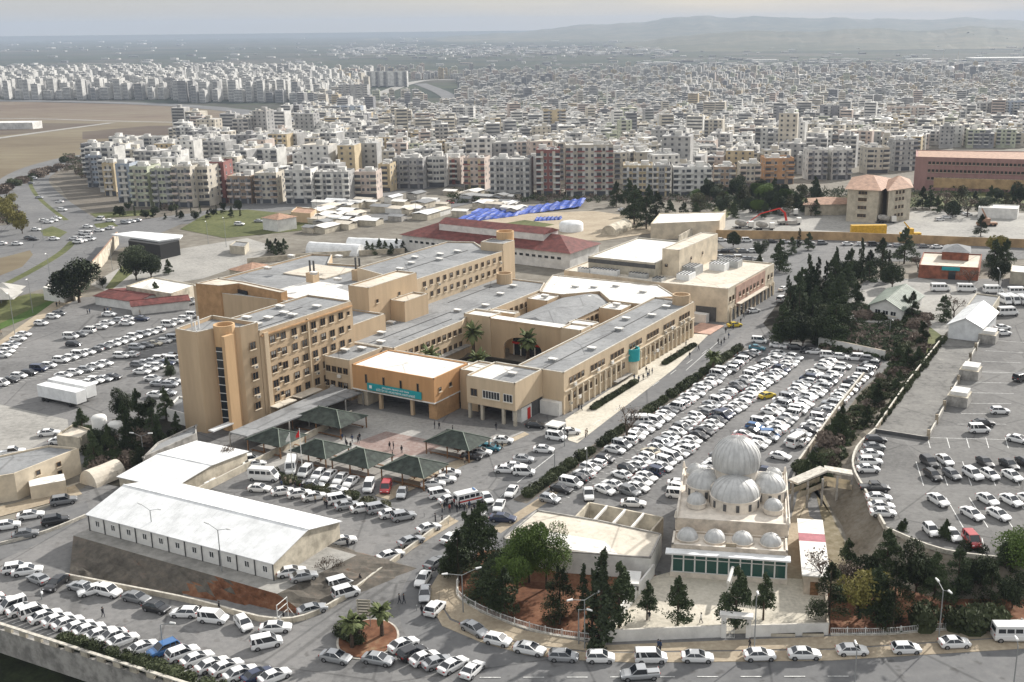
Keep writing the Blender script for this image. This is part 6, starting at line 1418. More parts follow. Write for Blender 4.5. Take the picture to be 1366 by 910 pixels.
for k,x,y,h,l in [('con0',1216,425,36,'small pine right of the green roofed house'),('con1',1205,420,26,'small pine close to the green roofed house wall'),('con2',1258,428,34,'pine before the white gabled hall'),('bare0',1272,426,34,'bare brown tree before the white gabled hall'),
  ('dark1',1140,372,24,'round yellow green tree at the park corner'),('con0',1175,362,44,'tall conifer left of the brick clinic'),('con1',1206,352,48,'tallest conifer left of the brick clinic'),('cyp1',1148,358,40,'cypress at the small park'),('con2',1156,372,30,'conifer at the small park by the street'),('dark0',1190,384,34,'dark tree before the brick clinic yard'),
  ('bare1',1224,368,30,'bare tree at the brick clinic corner'),('bare0',1292,384,28,'bare tree before the brick clinic door'),('con1',1325,360,40,'conifer right of the brick clinic'),('con2',1340,366,46,'taller conifer right of the brick clinic'),('dark0',1332,380,34,'brown dark tree right of the brick clinic'),('con0',1308,316,30,'dark conifer standing before the crane yard'),('yel0',1330,346,36,'orange brown tree behind the clinic conifers'),
  ('con0',1012,370,30,'conifer on the corner island by the clinic street'),('con1',1040,362,42,'taller conifer on the corner island'),('con2',1056,340,24,'small conifer on the far side of the corner island'),('con0',1078,334,24,'small conifer by the hoarding car row'),('cyp0',1066,330,26,'thin cypress by the hoarding car row'),('dark1',1014,343,22,'round tree in the small lot behind the clinic'),('dark0',978,330,22,'round tree left in the small lot behind the clinic')]: tree(k,x,y,h,l,'trees in the yards right of the street')
# behind the clinic and along the city edge
for i,(x,y,h) in enumerate(((846,300,52),(862,306,44),(876,296,40),(852,286,34),(893,296,30),(912,298,28),(928,300,30),(822,276,34),(838,268,30),(866,272,26))): tree('con%d'%(i%3),x,y,h,'%s conifer from the left in the clump behind the clinic block' % nth(i),'conifers behind the clinic block')
n = 0
for i in range(74):
    x = 925+i*2.9+trr.uniform(-9,9) if i < 60 else 1230+(i-60)*10; y = 268+trr.uniform(-8,24) if x < 1130 else 262+trr.uniform(4,30)
    if 1128 < x < 1222 and y < 272: y = 278+trr.uniform(0,10)
    key = trr.choice(('dark0','dark1','con0','con1','con2','bare0','oliv0','pine1')); tree(key,x,y,trr.uniform(16,30),'%s tree in the park belt beyond the construction yard' % nth(n),'trees of the park belt'); n += 1
for i,(x,y,h) in enumerate(((1042,176,14),(905,190,0),(1016,190,18),(1024,188,14),(1174,180,18),(1196,180,16),(1164,180,14),(1256,172,20))):
    if h: tree('cyp%d'%(i%2),x,y,h,'%s dark tree standing between the city blocks, right' % nth(i),'dark trees between city blocks')
# left side
tree('dark0',106,404,62,'big round dark evergreen beside the left car park','large trees on the left',wide=1.15); tree('dark1',137,384,16,'small round tree right of the big evergreen','large trees on the left')
for a in [('dark1',182,374,46,'bushy dark tree in front of the station canopy','large trees on the left'),('dark0',202,372,38,'second bushy tree in front of the station canopy','large trees on the left'),('con1',225,366,20,'small pine right of the bushy pair','large trees on the left'),('con0',209,402,26,'small conifer rising behind the red roofed shed','large trees on the left'),
  ('dark0',132,600,30,'dark tree just behind the storage tanks','trees left of the ward block'),('con0',112,585,40,'conifer by the rear box trailer','trees left of the ward block')]: tree(*a)
for i,(k,x,y,h) in enumerate([('con0',150,620,62),('con1',128,626,58),('con2',172,610,62),('dark1',165,560,46),('con0',188,580,70),('con1',168,588,60),('con2',206,590,54),('dark0',200,560,36),('con1',222,560,50),('con2',215,600,46),('dark0',186,630,40),('bare0',176,605,46),('dark1',150,600,36),('con0',236,575,30),('dark1',228,505,20),('con2',224,500,26)]): tree(k,x,y,h*.86,'%s dark tree in the thicket at the foot of the ward block' % nth(i),'thicket left of the ward block',wide=.78)
for i in range(16): x = 120+i/15*120; y = 600+trr.random()*45-(x-120)*.2; shrub(trr.choice(('brush0','bush0','bush2')), _G0(x,y), trr.uniform(1,1.8), 'low dark brush under the thicket trees, %s from the left' % nth(i), 'brush under the thicket')
for k,x,y,h,l in [('bare1',303,622,30,'bare tree by the left end of the front car park'),('bare0',440,776,34,'bare tree at the corner of the prefab hall'),('bare1',455,770,24,'smaller bare tree at the corner of the prefab hall'),('bare0',836,592,54,'large bare tree at the street hedge')]: tree(k,x,y,h,l,'bare trees by the car parks')
for k,x,y,h,l in [('palm0',951,500,30,'small palm by the street hedge'),('palm1',470,866,44,'shaggy palm on the left of the road fork island'),('palm0',510,850,42,'palm on the right of the road fork island'),('palm0',480,856,34,'short palm in the middle of the road fork island')]: tree(k,x,y,h,l,'palms','palm tree')
for b_,a_,h_,k_,l_ in ((-152.5,223,9.5,'palm0','tall palm at the back left of the courtyard'),(-137,224,9.5,'palm1','tall palm before the arched entrance'),(-137.5,203,9.5,'palm0','palm peering over the entrance roof, right'),(-150,201,9.5,'palm1','palm peering over the entrance roof, left')): tree(k_,0,0,0,l_,'palms','palm tree',world=W(a_,b_),h=h_,wide=.8)
for i in range(4): shrub('bush%d'%(i%3), _G0(456+i*7,846+i*4), 1.3, '%s dark shrub at the left rim of the road fork island' % nth(i), 'shrubs on the road fork island')
# hedges along the street (clipped balls), beside the wing, and bottom left wall
n = 0; a = 158.0
while a < 264:
    if not (183 < a < 186): shrub('bush%d'%(n%3), W(a,-97.0), trr.uniform(1.05,1.45), '%s clipped bush of the street hedge, counted from the near end' % nth(n), 'clipped bushes of the street hedge'); n += 1
    a += trr.uniform(1.7,2.6) if n%9 else 4
n = 0
for a0, a1 in ((205,226),(243,262)):
    a = a0
    while a < a1: shrub('bush%d'%(n%3), W(a,-108.6), .95, '%s bush of the box hedge beside the east wing, from the near end' % nth(n), 'box hedge bushes beside the east wing'); n += 1; a += 1.3
d = (WL1-WL0).normalized(); n = 0; t = 26.0
while t < 95:
    p = WL0+d*t+Vector((.6,1.3,0))
    if n not in (13,14): shrub('bush%d'%(n%3), p, trr.uniform(1.2,1.6), '%s bush along the bottom left balustrade, from the left' % nth(n), 'bushes along the balustrade')
    n += 1; t += trr.uniform(2.4,3.6)
for i in range(14): shrub(('bush0','scrub0')[i%2], _G0(350+i*12.6+trr.uniform(-3,3), 632+i*3.5+trr.uniform(-2,3)), trr.uniform(.7,1.2), '%s flower bed shrub in front of the pavilions, from the left' % nth(i), 'flower bed shrubs before the pavilions')
for i in range(14): tree('con%d'%(i%3), 358+i*3.6 if i < 7 else 490+(i-7)*8, 334+(i%3)*3, 16, '%s small conifer from the left near the arched tents' % nth(i), 'small conifers near the arched tents')
# highway greenery
sm = MB()
def stuffbush(p, r, h, n, mt):
    pts = []
    for i in range(n):
        v = Vector((trr.gauss(0,1),trr.gauss(0,1),trr.gauss(0,1))).normalized()*trr.uniform(.6,1.05); pts.append((p.x+v.x*r,p.y+v.y*r,p.z+h/2+v.z*h/2))
    leafcloud(sm, pts, .9, mt, trr)
for i in range(420):
    t = i/419; x = 92+t*150+trr.uniform(-14,18); y = 214+t*66+trr.uniform(-8,13)-(10 if t > .7 else 0); stuffbush(_G0(x,y), trr.uniform(1.6,3.4), trr.uniform(1.5,3.5), 60, trr.choice(('twigs','twigs','twigs','olive_leaf','needles')))
for i in range(160):
    x = trr.uniform(-20,60); y = trr.uniform(264,300); 
    if x > 12+(y-262)*.6: continue
    stuffbush(_G0(x,y), trr.uniform(1.5,3), trr.uniform(1,2.5), 50, trr.choice(('olive_leaf','twigs','needles')))
for i in range(260):
    x = trr.uniform(935,1440); y = trr.uniform(256,282); stuffbush(_G0(x,y), trr.uniform(1.5,3), trr.uniform(1.5,4), 60, trr.choice(('needles','twigs','olive_leaf','cypress_leaf')))
for i in range(240):
    x = trr.uniform(600,1000); y = trr.uniform(255,272); stuffbush(_G0(x,y), trr.uniform(1.5,2.5), trr.uniform(1.5,3), 40, trr.choice(('needles','twigs','olive_leaf')))
for i in range(420):
    u, v = trr.random(), trr.random(); p = _G0(1096+u*90+v*40, 466+u*16-v*44); p.z = min(3.3, v*3.8); stuffbush(p, trr.uniform(.9,1.8), trr.uniform(.8,1.8), 60, trr.choice(('cypress_leaf','cypress_leaf','needles','twigs')))
for i in range(420):
    t = trr.random(); p = _G0(1084+t*152+trr.uniform(-20,16), 650-t*186+trr.uniform(-12,12)); p.z = trr.uniform(.2,2); stuffbush(p, trr.uniform(.7,1.5), trr.uniform(.6,1.4), 45, trr.choice(('olive_leaf','needles','twigs','hedge_leaf')))
o = sm.build('wild_scrub'); o['kind'] = 'stuff'
for i,(x,y,h) in enumerate(((10,300,34),(22,306,28),(2,285,26),(30,312,22),(16,275,18))): tree('yel0',x,y,h,'%s yellow green tree beside the highway at the left edge' % nth(i),'yellow green trees beside the highway')
for i in range(16): shrub(trr.choice(('bush1','brush0')), _G0(-5+i*7,262-i*3+trr.uniform(-6,3)), trr.uniform(2,3.5), '%s dark shrub along the field edge, from the left' % nth(i), 'shrubs along the field edge')
for i in range(30): tree(('con0','dark1','cyp0')[i%3], 150+i*6+trr.uniform(-4,4), 286+trr.uniform(-6,8), trr.uniform(8,15), '%s small tree along the road before the left city blocks' % nth(i), 'small trees before the left city blocks')
# ================================================================ vehicles
def paint(name, c, coat=.6, metal=0): mat(name, c, .32, 0, metal=metal, coat=coat, spec=.5)
paint('paint_white',(.72,.72,.71)); paint('paint_silver',(.42,.43,.44),.5,.5); paint('paint_grey',(.16,.165,.17)); paint('paint_black',(.015,.015,.017)); paint('paint_blue',(.03,.12,.30)); paint('paint_teal',(.02,.16,.22)); paint('paint_red',(.35,.015,.02)); paint('paint_yellow',(.60,.45,.03)); paint('paint_dark_blue',(.02,.03,.07)); paint('paint_cream',(.55,.5,.38))
def loft(m, st, mt):
    vs = []; n = 10
    for y,w,zb,zt in st:
        h = zt-zb
        vs += [(-w*.9,y,zb),(-w,y,zb+.22*h),(-w*1.0,y,zb+.7*h),(-w*.93,y,zt-.02),(-w*.5,y,zt+.02),(w*.5,y,zt+.02),(w*.93,y,zt-.02),(w,y,zb+.7*h),(w,y,zb+.22*h),(w*.9,y,zb)]
    fs = [[i*n+j,(i+1)*n+j,(i+1)*n+(j+1)%n,i*n+(j+1)%n] for i in range(len(st)-1) for j in range(n)]+[list(range(n)),list(range((len(st)-1)*n,len(st)*n))[::-1]]
    m.mesh(vs, fs, mt)
KIND = {
 'saloon': dict(W=.87,H=1.44,st=[(-2.22,.62,.42,.88),(-2.12,.80,.28,1.0),(-1.6,.86,.2,1.02),(-.5,.88,.18,.97),(.95,.88,.18,.95),(1.7,.86,.2,.86),(2.1,.76,.26,.72),(2.22,.58,.36,.6)],cab=(-1.72,1.02,-1.08,.22)),
 'hatchback': dict(W=.86,H=1.48,st=[(-2.0,.66,.42,.95),(-1.93,.82,.28,1.02),(-1.4,.86,.2,1.0),(-.3,.87,.18,.97),(1.0,.87,.18,.96),(1.6,.84,.2,.86),(1.9,.74,.26,.72),(2.0,.56,.36,.6)],cab=(-1.9,1.02,-1.5,.3)),
 'off-roader': dict(W=.92,H=1.68,st=[(-2.2,.72,.5,1.02),(-2.12,.87,.36,1.12),(-1.5,.92,.28,1.1),(0,.93,.26,1.07),(1.1,.92,.26,1.05),(1.8,.9,.3,.98),(2.1,.82,.36,.84),(2.22,.62,.46,.7)],cab=(-2.08,1.0,-1.72,.3)),
 'small van': dict(W=.9,H=1.85,st=[(-2.1,.80,.4,1.0),(-2.05,.88,.28,1.06),(-1.4,.9,.2,1.06),(0,.91,.18,1.06),(1.2,.9,.18,1.04),(1.7,.88,.2,.96),(2.0,.78,.26,.8),(2.1,.6,.36,.66)],cab=(-2.06,1.35,-1.98,.62)),
 'minibus': dict(W=1.0,H=2.5,st=[(-2.9,.94,.45,1.2),(-2.85,1.0,.34,1.3),(-1.5,1.01,.28,1.3),(0,1.01,.28,1.3),(1.9,1.0,.28,1.26),(2.5,.98,.3,1.14),(2.8,.86,.36,.95),(2.9,.7,.46,.8)],cab=(-2.87,2.45,-2.8,1.5)),
 'pickup': dict(W=.92,H=1.75,st=[(-2.5,.82,.5,1.0),(-2.45,.9,.4,1.04),(-1.4,.92,.3,1.04),(0,.93,.28,1.04),(1.2,.92,.28,1.04),(1.9,.9,.3,.98),(2.3,.8,.38,.84),(2.42,.62,.46,.7)],cab=(-.9,1.15,-.78,.45)),
}
def car_parts(kind, col):
    K = KIND[kind]; W_, H_, (c0,c1,t0,t1) = K['W'], K['H'], K['cab']; st = K['st']
    zb = max(s[3] for s in st)-.03; big = kind == 'minibus'
    body = MB(); loft(body, st, col)
    wb, wt = W_*.93, W_*(.74 if kind in ('saloon','hatchback') else .84)
    if big: wb, wt = W_*.99, W_*.93
    gl = MB(); b4 = [(-wb,c0,zb),(wb,c0,zb),(wb,c1,zb),(-wb,c1,zb)]; t4 = [(-wt,t0,H_-.05),(wt,t0,H_-.05),(wt,t1,H_-.05),(-wt,t1,H_-.05)]
    if big: gl.mesh(b4+t4,[[0,1,5,4],[1,2,6,5],[2,3,7,6],[3,0,4,7]],col)
    else: gl.mesh(b4+t4,[[0,1,5,4],[1,2,6,5],[2,3,7,6],[3,0,4,7]],'carglass')
    roof = MB(); r4 = [(x*.86,y*.93+(t0+t1)*.035,H_) for x,y,_ in t4]; roof.mesh(t4+r4,[[0,1,5,4],[1,2,6,5],[2,3,7,6],[3,0,4,7],[4,5,6,7]],col)
    def lerp(a,b,t): return tuple(a[i]*(1-t)+b[i]*t for i in range(3))
    for i in range(4): roof.tube(b4[i],t4[i],.055,.045,col,4,False)
    mid = .5 if kind != 'pickup' else .0
    for sx in (-1,1):
        yb,yt = c0+(c1-c0)*.48, t0+(t1-t0)*.45
        if kind != 'pickup' and not big: roof.tube((sx*wb,yb,zb),(sx*wt,yt,H_-.05),.045,.045,col,4,False)
        if kind in ('small van','off-roader'): roof.tube((sx*wb,c0+(c1-c0)*.2,zb),(sx*wt,t0+(t1-t0)*.17,H_-.05),.16 if kind == 'small van' else .06,.16 if kind == 'small van' else .06,col,4,False)
    win = MB()
    if big:
        for sx in (-1,1):
            for y0,y1 in ((-2.5,-1.5),(-1.35,-.35),(-.2,.8),(.95,1.75)):
                z0,z1 = 1.5,2.1; f = lambda z: (wb+(wt-wb)*(z-zb)/(H_-zb)+.012)*sx; q = [(f(z0),y0,z0),(f(z0),y1,z0),(f(z1),y1-.05,z1),(f(z1),y0,z1)]; win.face(q if sx > 0 else q[::-1],'carglass')
        win.face([(-.85,2.36,1.4),(.85,2.36,1.4),(.78,1.72,2.25),(-.78,1.72,2.25)],'carglass'); win.face([(.8,-2.885,1.5),(-.8,-2.885,1.5),(-.75,-2.86,2.15),(.75,-2.86,2.15)],'carglass')
    if kind == 'pickup': body.box(-.78,.78,-2.38,-.95,1.0,1.052,'dark')
    # wheels
    wr = .33 if not big else .36; yf = st[-1][0]-.82; yr = st[0][0]+.82
    wh = MB(); wh.tube((-.11,0,0),(.11,0,0),wr,wr,'tyre',12); wh.tube((-.125,0,0),(.125,0,0),wr*.62,wr*.62,'rim',10)
    wp = [(sx*(W_-.10),y,wr) for sx in (-1,1) for y in (yf,yr)]
    hl = MB(); hl.box(-.16,.16,-.05,.05,-.07,.07,'lamp_clear'); tl = MB(); tl.box(-.16,.16,-.05,.05,-.08,.08,'lamp_red')
    hp = [(sx*W_*.66,st[-2][0]+.02,st[-2][3]-.09) for sx in (-1,1)]; tp = [(sx*W_*.74,st[0][0]+.03,st[0][3]-.06) for sx in (-1,1)]
    arch = MB()
    for x,y,z in wp: body.tube((x*.985,y,z+.02),(x/abs(x)*(abs(x)+.09),y,z+.02),wr*1.22,wr*1.18,'dark',12)
    body.box(-W_*.6,W_*.6,st[-1][0]-.06,st[-1][0]+.02,.36,.5,'dark'); body.box(-.25,.25,st[0][0]-.02,st[0][0]+.04,.55,.66,'white_paint')
    return body, gl, roof, win, wh, wp, hl, hp, tl, tp
_cars = {}
def merge(dst, src, loc=(0,0,0)):
    n = len(dst.v); dst.v += [(x+loc[0],y+loc[1],z+loc[2]) for x,y,z in src.v]; dst.f += [[n+i for i in f] for f in src.f]; dst.m += [dst.mi(src.mats[i]) for i in src.m]
def car_src(kind, col):
    k = (kind, col)
    if k in _cars: return _cars[k]
    body, gl, roof, win, wh, wp, hl, hp, tl, tp = car_parts(kind, col); full = MB()
    for s in (body, gl, roof, win): merge(full, s)
    for p in wp: merge(full, wh, p)
    for p in hp: merge(full, hl, p)
    for p in tp: merge(full, tl, p)
    raw = (list(full.v), full.f, full.m, full.mats)
    b = MB(); merge(b, body)
    if kind == 'minibus': merge(b, gl); merge(b, roof); g = win
    else: g = gl
    r_ = None if kind == 'minibus' else tomesh(roof)
    _cars[k] = dict(body=tomesh(b, False), glass=tomesh(g), roof=r_, wheel=tomesh(wh), wp=wp, hl=tomesh(hl), hp=hp, tl=tomesh(tl), tp=tp, full=tomesh(full), raw=raw); return _cars[k]
CARS = []
CR = random.Random(17)
COLS = [('white',62),('silver',15),('grey',10),('black',7),('dark_blue',2),('blue',1),('red',1),('cream',1)]
def rcol(): 
    t = CR.random()*sum(c[1] for c in COLS)
    for c, w_ in COLS:
        t -= w_
        if t <= 0: return c
def rkind():
    return CR.choices(['saloon','hatchback','off-roader','small van'],[52,22,10,12])[0]
CODE = dict(w='white',s='silver',g='grey',k='black',b='blue',t='teal',r='red',y='yellow',d='dark_blue',c='cream'); KC = dict(S='saloon',H='hatchback',O='off-roader',V='small van',M='minibus',P='pickup')
def add_car(p, az, desc, grp, col=None, kind=None): CARS.append([p+Vector((0,0,.07)), az, desc, grp, col or rcol(), kind or rkind()])
def row(desc, frm, pts, az, n=None, cols='', kinds='', jit=.25, z=None, skip=(), group=None):
    """cars along a line given by pixel points; label counts them from one end"""
    P_ = [G(x,y) if z is None else _G0(x,y,z) for x,y in pts]
    if n:
        a, b = P_[0], P_[-1]; P_ = [a.lerp(b, i/(n-1)) for i in range(n)]
    k = 0
    for i, p in enumerate(P_):
        if i in skip: continue
        q = p+Vector((CR.uniform(-jit,jit),CR.uniform(-jit,jit),0)); c = CODE.get(cols[i]) if i < len(cols) and cols[i] != '.' else None; kk = KC.get(kinds[i]) if i < len(kinds) and kinds[i] != '.' else None
        a_ = (az[i] if isinstance(az,(list,tuple)) else az)+CR.uniform(-3,3)+(180 if CR.random() < .25 and len(P_) > 8 else 0)
        add_car(q, a_, ('%s %s' % (nth(k), frm) if len(P_) > 1 else frm)+' '+desc, group or 'cars parked '+desc, c, kk); k += 1
def rowab(desc, b, a0, a1, pitch, az, skipp=.05):
    a = a0; k = 0
    while a < a1:
        if CR.random() > skipp: add_car(W(a+CR.uniform(-.2,.2), b+CR.uniform(-.4,.4)), az+CR.uniform(-4,4)+(180 if CR.random() < .3 else 0), '%s from near end %s' % (nth(k), desc), 'cars parked '+desc); k += 1
        a += pitch*CR.uniform(.95,1.12)
# big car park, rows parallel to the street
rowab('in the row along the street hedge', -92.7, 157.5, 262, 2.55, 120)
rowab('in the second row of the big car park', -85.9, 166, 264, 2.6, 132)
rowab('in the third row of the big car park', -81.1, 167, 263, 2.6, 130)
rowab('in the fourth row of the big car park', -73.0, 172, 264, 2.55, 122)
rowab('in the fifth row of the big car park', -68.7, 200, 261, 2.55, 122)
rowab('in the sixth row by the tan wall', -62.9, 188, 267, 2.7, 120, .15)
row('in the end row under the retaining wall','from left',[(1038,464),(1050,465.5),(1062,467),(1077,471),(1087,472.5),(1104,477.6),(1121,479),(1140,480.5),(1158,482.5)],105,cols='wwkkwwwwg')
add_car(_G0(853,568), 92, 'at the bare tree by the street hedge', 'minibuses', 'white', 'minibus'); add_car(_G0(1023,531), 60, 'alone among white cars of the big car park', 'taxis', 'yellow', 'saloon'); add_car(_G0(1027,584), 95, 'right behind the mosque dome', 'blue vans', 'blue', 'small van'); add_car(_G0(1063,594), 40, 'at the tan wall behind the mosque', 'minibuses', 'white', 'minibus')
add_car(_G0(785,664), 178, 'beside the roofless frame', 'cars beside the roofless frame', 'white', 'pickup')
row('behind the roofless frame','from left',[(846,675),(905,649),(905,664)],100,cols='www',kinds='SSV')
# street
row('on the street by the guard kiosk','from left',[(762,580),(742,587),(724,603)],[80,115,100],cols='www',kinds='SVS')
row('parked below the east wing corner in shade','from left',[(716,571),(770,579)][:1],100,cols='k')
row('on the street below the clinic block','from near end',[(979,436),(1004,417),(1044,388),(1041,402)],[70,60,40,35],cols='ywww',kinds='SSSV')
row('where the street meets the big car park','from left',[(1012,458),(1010,467)],[110,110],cols='wt',kinds='VS')
row('along the construction hoarding','from left',[(962+i*16.9,322+i*.55) for i in range(20)],92,skip=(3,9,15))
row('in the small lot behind the clinic block','from left front',[(962+i*8,345+i*.6) for i in range(7)]+[(965+i*9,337) for i in range(6)],95)
# plaza car park in front of the prefab hall
row('in the row backing onto the pavilions','from left',[(409,634),(425,636.5),(440,639),(455,642.5),(469,647)],195,cols='wwwww',kinds='VHSSS')
row('in the row facing the right pavilion','from left',[(492,654),(514,656),(535,662)],183,cols='wrs',kinds='VVS')
row('in the left corner of the front car park','from left',[(332,618),(341,622)],70,cols='ww',kinds='VS')
add_car(_G0(353,641),100,'beside the group of people in the front car park','minibuses','white','minibus'); add_car(_G0(389,628),172,'below the flagpoles','minibuses','white','minibus')
row('in the second row of the front car park','from left',[(348,655),(377,659.5),(398.5,663),(418,667)],[95,70,70,65],cols='wwww',kinds='SSSS')
row('in the middle of the front car park','from left',[(417,651),(448,658)],[100,95],cols='sw',kinds='SS')
row('in the long row behind the prefab hall','from left',[(452,672),(465,678.5),(485.5,681.5),(505.5,684),(520,690),(540,694)],65,cols='wswsws',kinds='VSSVSO')
row('by the end wall of the prefab hall, far side','from left',[(264,646),(273,643)],[110,110],cols='ww',kinds='SS')
row('in the row right of the front pavilions','from left',[(577,649),(593,643),(602,635)],85,cols='www',kinds='SSS')
row('near the white ambulance','from left',[(584,664),(601,670),(649,669)],[70,60,160],cols='www',kinds='VSS')
add_car(_G0(626,672),60,'with people standing behind it','ambulances','white','minibus')
row('in the row beside the nearest pavilion','from left',[(630,613),(643,607.5),(653,601),(672,591.5)],100,cols='kwtw',kinds='SSSS')
row('beside the street at the pink kerb','from left',[(674,631),(687,626),(697,616),(700,634)],95,cols='wwsw',kinds='SSSV')
row('on the street above the garden corner','from far',[(683.5,661),(666,680),(672,696)],[195,190,100],cols='wwd',kinds='SSS')
row('at the kerb of the falling street','from top',[(572,709),(547,726),(522.5,746)],55,cols='wsw',kinds='SSS')
row('alone by the prefab hall end wall','the one',[(458,726)],70,cols='w',kinds='S')
row('along the garden corner pavement','from top',[(600,722),(582,755),(565,777),(567.5,798),(581,818)],[30,35,190,175,20],cols='wgwsw',kinds='SSSSO')
row('at the foot of the street by the palms','from top',[(456,784),(461,797),(418,817)],60,cols='wws',kinds='VVS')
row('beside the bare tree at the prefab hall','from left',[(390,768),(406,773)],70,cols='ws',kinds='SS')
row('fanned round the road fork island','from left',[(450,881),(503,884),(537,866),(550,876),(566,884),(583.5,890),(605.5,893),(632,899)],[110,105,48,52,55,58,40,30],cols='ssrkwsww'.replace('r','w'),kinds='SSSOSSSS')
row('along the curved pavement of the garden','from left',[(632,844),(666,860),(707.5,871.5),(751,881)],[135,115,108,96],cols='swws',kinds='SHSH')
row('along the straight pavement below the mosque','from left',[(803,882.5),(867,883),(930,882),(1014,880),(1071,877),(1135,874),(1210,871),(1271,862.5)],[92,90,90,90,88,90,90,88],cols='wwwwwwww',kinds='HVSSSSHS')
add_car(_G0(1352,854),92,'at the bottom right by the railing','minibuses','white','minibus'); add_car(_G0(853,905),265,'at the bottom edge of the photo','pickups','silver','pickup')
# bottom left
row('in the bottom row beside the balustrade','from left',[(-14,806)]+[(1.5+i*14.8,809.5+i*4.5) for i in range(12)],48,cols='.wwwwwwwwwwww',kinds='.SVSVSSSSSSSS')
row('in the bottom row right of the balustrade gap','from left',[(194,868),(221,871),(243,877),(266,883),(285,891.5),(304,896),(324,903),(346,905),(369,908)],48,cols='wbwwwwwdw',kinds='SOOSSSSSS')
row('in the middle line of the lower car park','from left',[(22,764),(38.6,766),(52,777),(76,783),(106,788),(125,791),(147,795),(182.5,803),(209,815),(246,822),(288,829),(326,838),(366.5,843),(356,862)],[70,70,300,190,115,60,110,110,112,95,100,148,85,70],cols='wwskswwgkwwwww',kinds='OSSSSSOSSHVHSV')
row('on the upper left road','from left',[(12,705),(34,717),(41.5,692),(74,699.5),(84.6,673)],68,cols='wgwkg',kinds='SSSOO')
# left car park
for desc, pts, n in (('in the kerb row at the left edge',[(0,515),(64,491)],6),('in the longest left lot row',[(82,484),(210,443)],13),('in the short left lot row above the trailers',[(86,504),(141,488)],5),('in the lowest left lot row',[(108,516),(150,506)],5),('in the left lot row beside the ward block',[(182,467),(232,455)],5),('in the second left lot row by the ward block',[(184,490),(232,478)],6),('in the third left lot row by the ward block',[(189,499),(232,484)],5),('in the back left lot row',[(152,464),(206,443)],0),('in the left lot row behind the ward block',[(225,436),(258,424)],4),('in the upper kerb row of the left lot',[(3,477),(18,462)],4)):
    if n: row(desc,'from left',pts,98,n)
row('loosely parked in the open left lot','from left',[(25,455),(32,449),(55,434),(71,425),(79,421),(95,452),(107,449),(118,444),(134,439),(143,434),(146,422),(156,430),(169,434),(171,428),(190,428),(98,462),(162,478),(175,476)],98,cols='.........w...w.kw.',jit=.1)
row('by the red roofed shed','from left',[(226,411),(240,412),(251,407),(257,403)],80,cols='wbsw')
row('beside the ward block foot thicket','from left',[(205,508),(214,515),(226,516),(234,512),(208,530),(222,528)],95)
row('by the pink storehouse','from left',[(18,607),(66,581),(80,592)],[70,75,90],cols='www',kinds='PSS')
# right terrace
row('in the kerb row at the left of the right lot','from far',[(1168.5,591),(1165,600),(1163,609.5),(1160.5,619.5),(1159,630)],92,cols='kgwww',z=RZ)
row('in the near kerb row of the right lot','from far',[(1168,655),(1170.5,667.5),(1174,678.5),(1179,689)],92,cols='kwww',kinds='PSSS',z=RZ)
row('by the empty bays of the right lot','from top',[(1333,552),(1313,568),(1306.5,577.5)],93,cols='wkw',z=RZ)
row('in the far bay row of the right lot','from left',[(1237,620.5),(1262,619),(1314,621.5),(1344,624),(1368,622)],168,cols='kwkkk',z=RZ)
row('in the second bay row of the right lot','from left',[(1243,638),(1271,637),(1296,637.5),(1319,637.5),(1351,639.5)],165,cols='kgwww',z=RZ)
row('in the third bay row of the right lot','from left',[(1251,672),(1319,672),(1346.6,672.5),(1372,672)],160,cols='wwww',kinds='SSSS',z=RZ)
row('in the nearest bay row of the right lot','from left',[(1298,690.5),(1330,691)],160,cols='ww',kinds='SS',z=RZ)
row('at the garden kerb of the right lot','from left',[(1241,712),(1269,718),(1297,726)],175,cols='wwr',kinds='HSV',z=RZ)
row('at the right edge of the right lot','from near',[(1357,590),(1361,508),(1338,447),(1337,440)],[130,60,80,80],cols='wkww',kinds='SVSS',z=RZ)
row('in the ambulance rank by the brick clinic','from left',[(1255,389),(1289,389.5),(1325,391),(1358,394)],[95,95,95,90],cols='wwww',kinds='MMMM',z=RZ)
row('in the near rank facing the white hall','from left',[(1339,405),(1352,405),(1365,406)],[175,175,175],cols='www',kinds='MMM',z=RZ)
add_car(_G0(1344,421,RZ),85,'with red stripe beside the white gabled hall','ambulances','white','minibus')
row('beyond the yard by the white tent','from left',[(1253,295),(1262,292),(1270,290),(1282,286),(1290,288)],90)
# highway and junction traffic
row('in the traffic of the highway junction','from left',[(2,327),(24,327),(40,319),(44,321),(48,308),(60,296),(65,298),(71,296),(76,293),(72,320.5),(83,282),(99,320),(104,325),(109,323),(111,321),(110,313),(116,314),(118,304),(120,321),(121,320),(133,309),(134,294),(146,306),(148,296),(167,299),(176,297),(182,296),(45,240),(42,246),(45,239),(30,243),(53,265),(80,271)],[100]*33)
row('on the road past the market','from left',[(320,301),(345,297),(470,292),(560,278),(600,272),(830,282),(846,283)],100,kinds='...M')
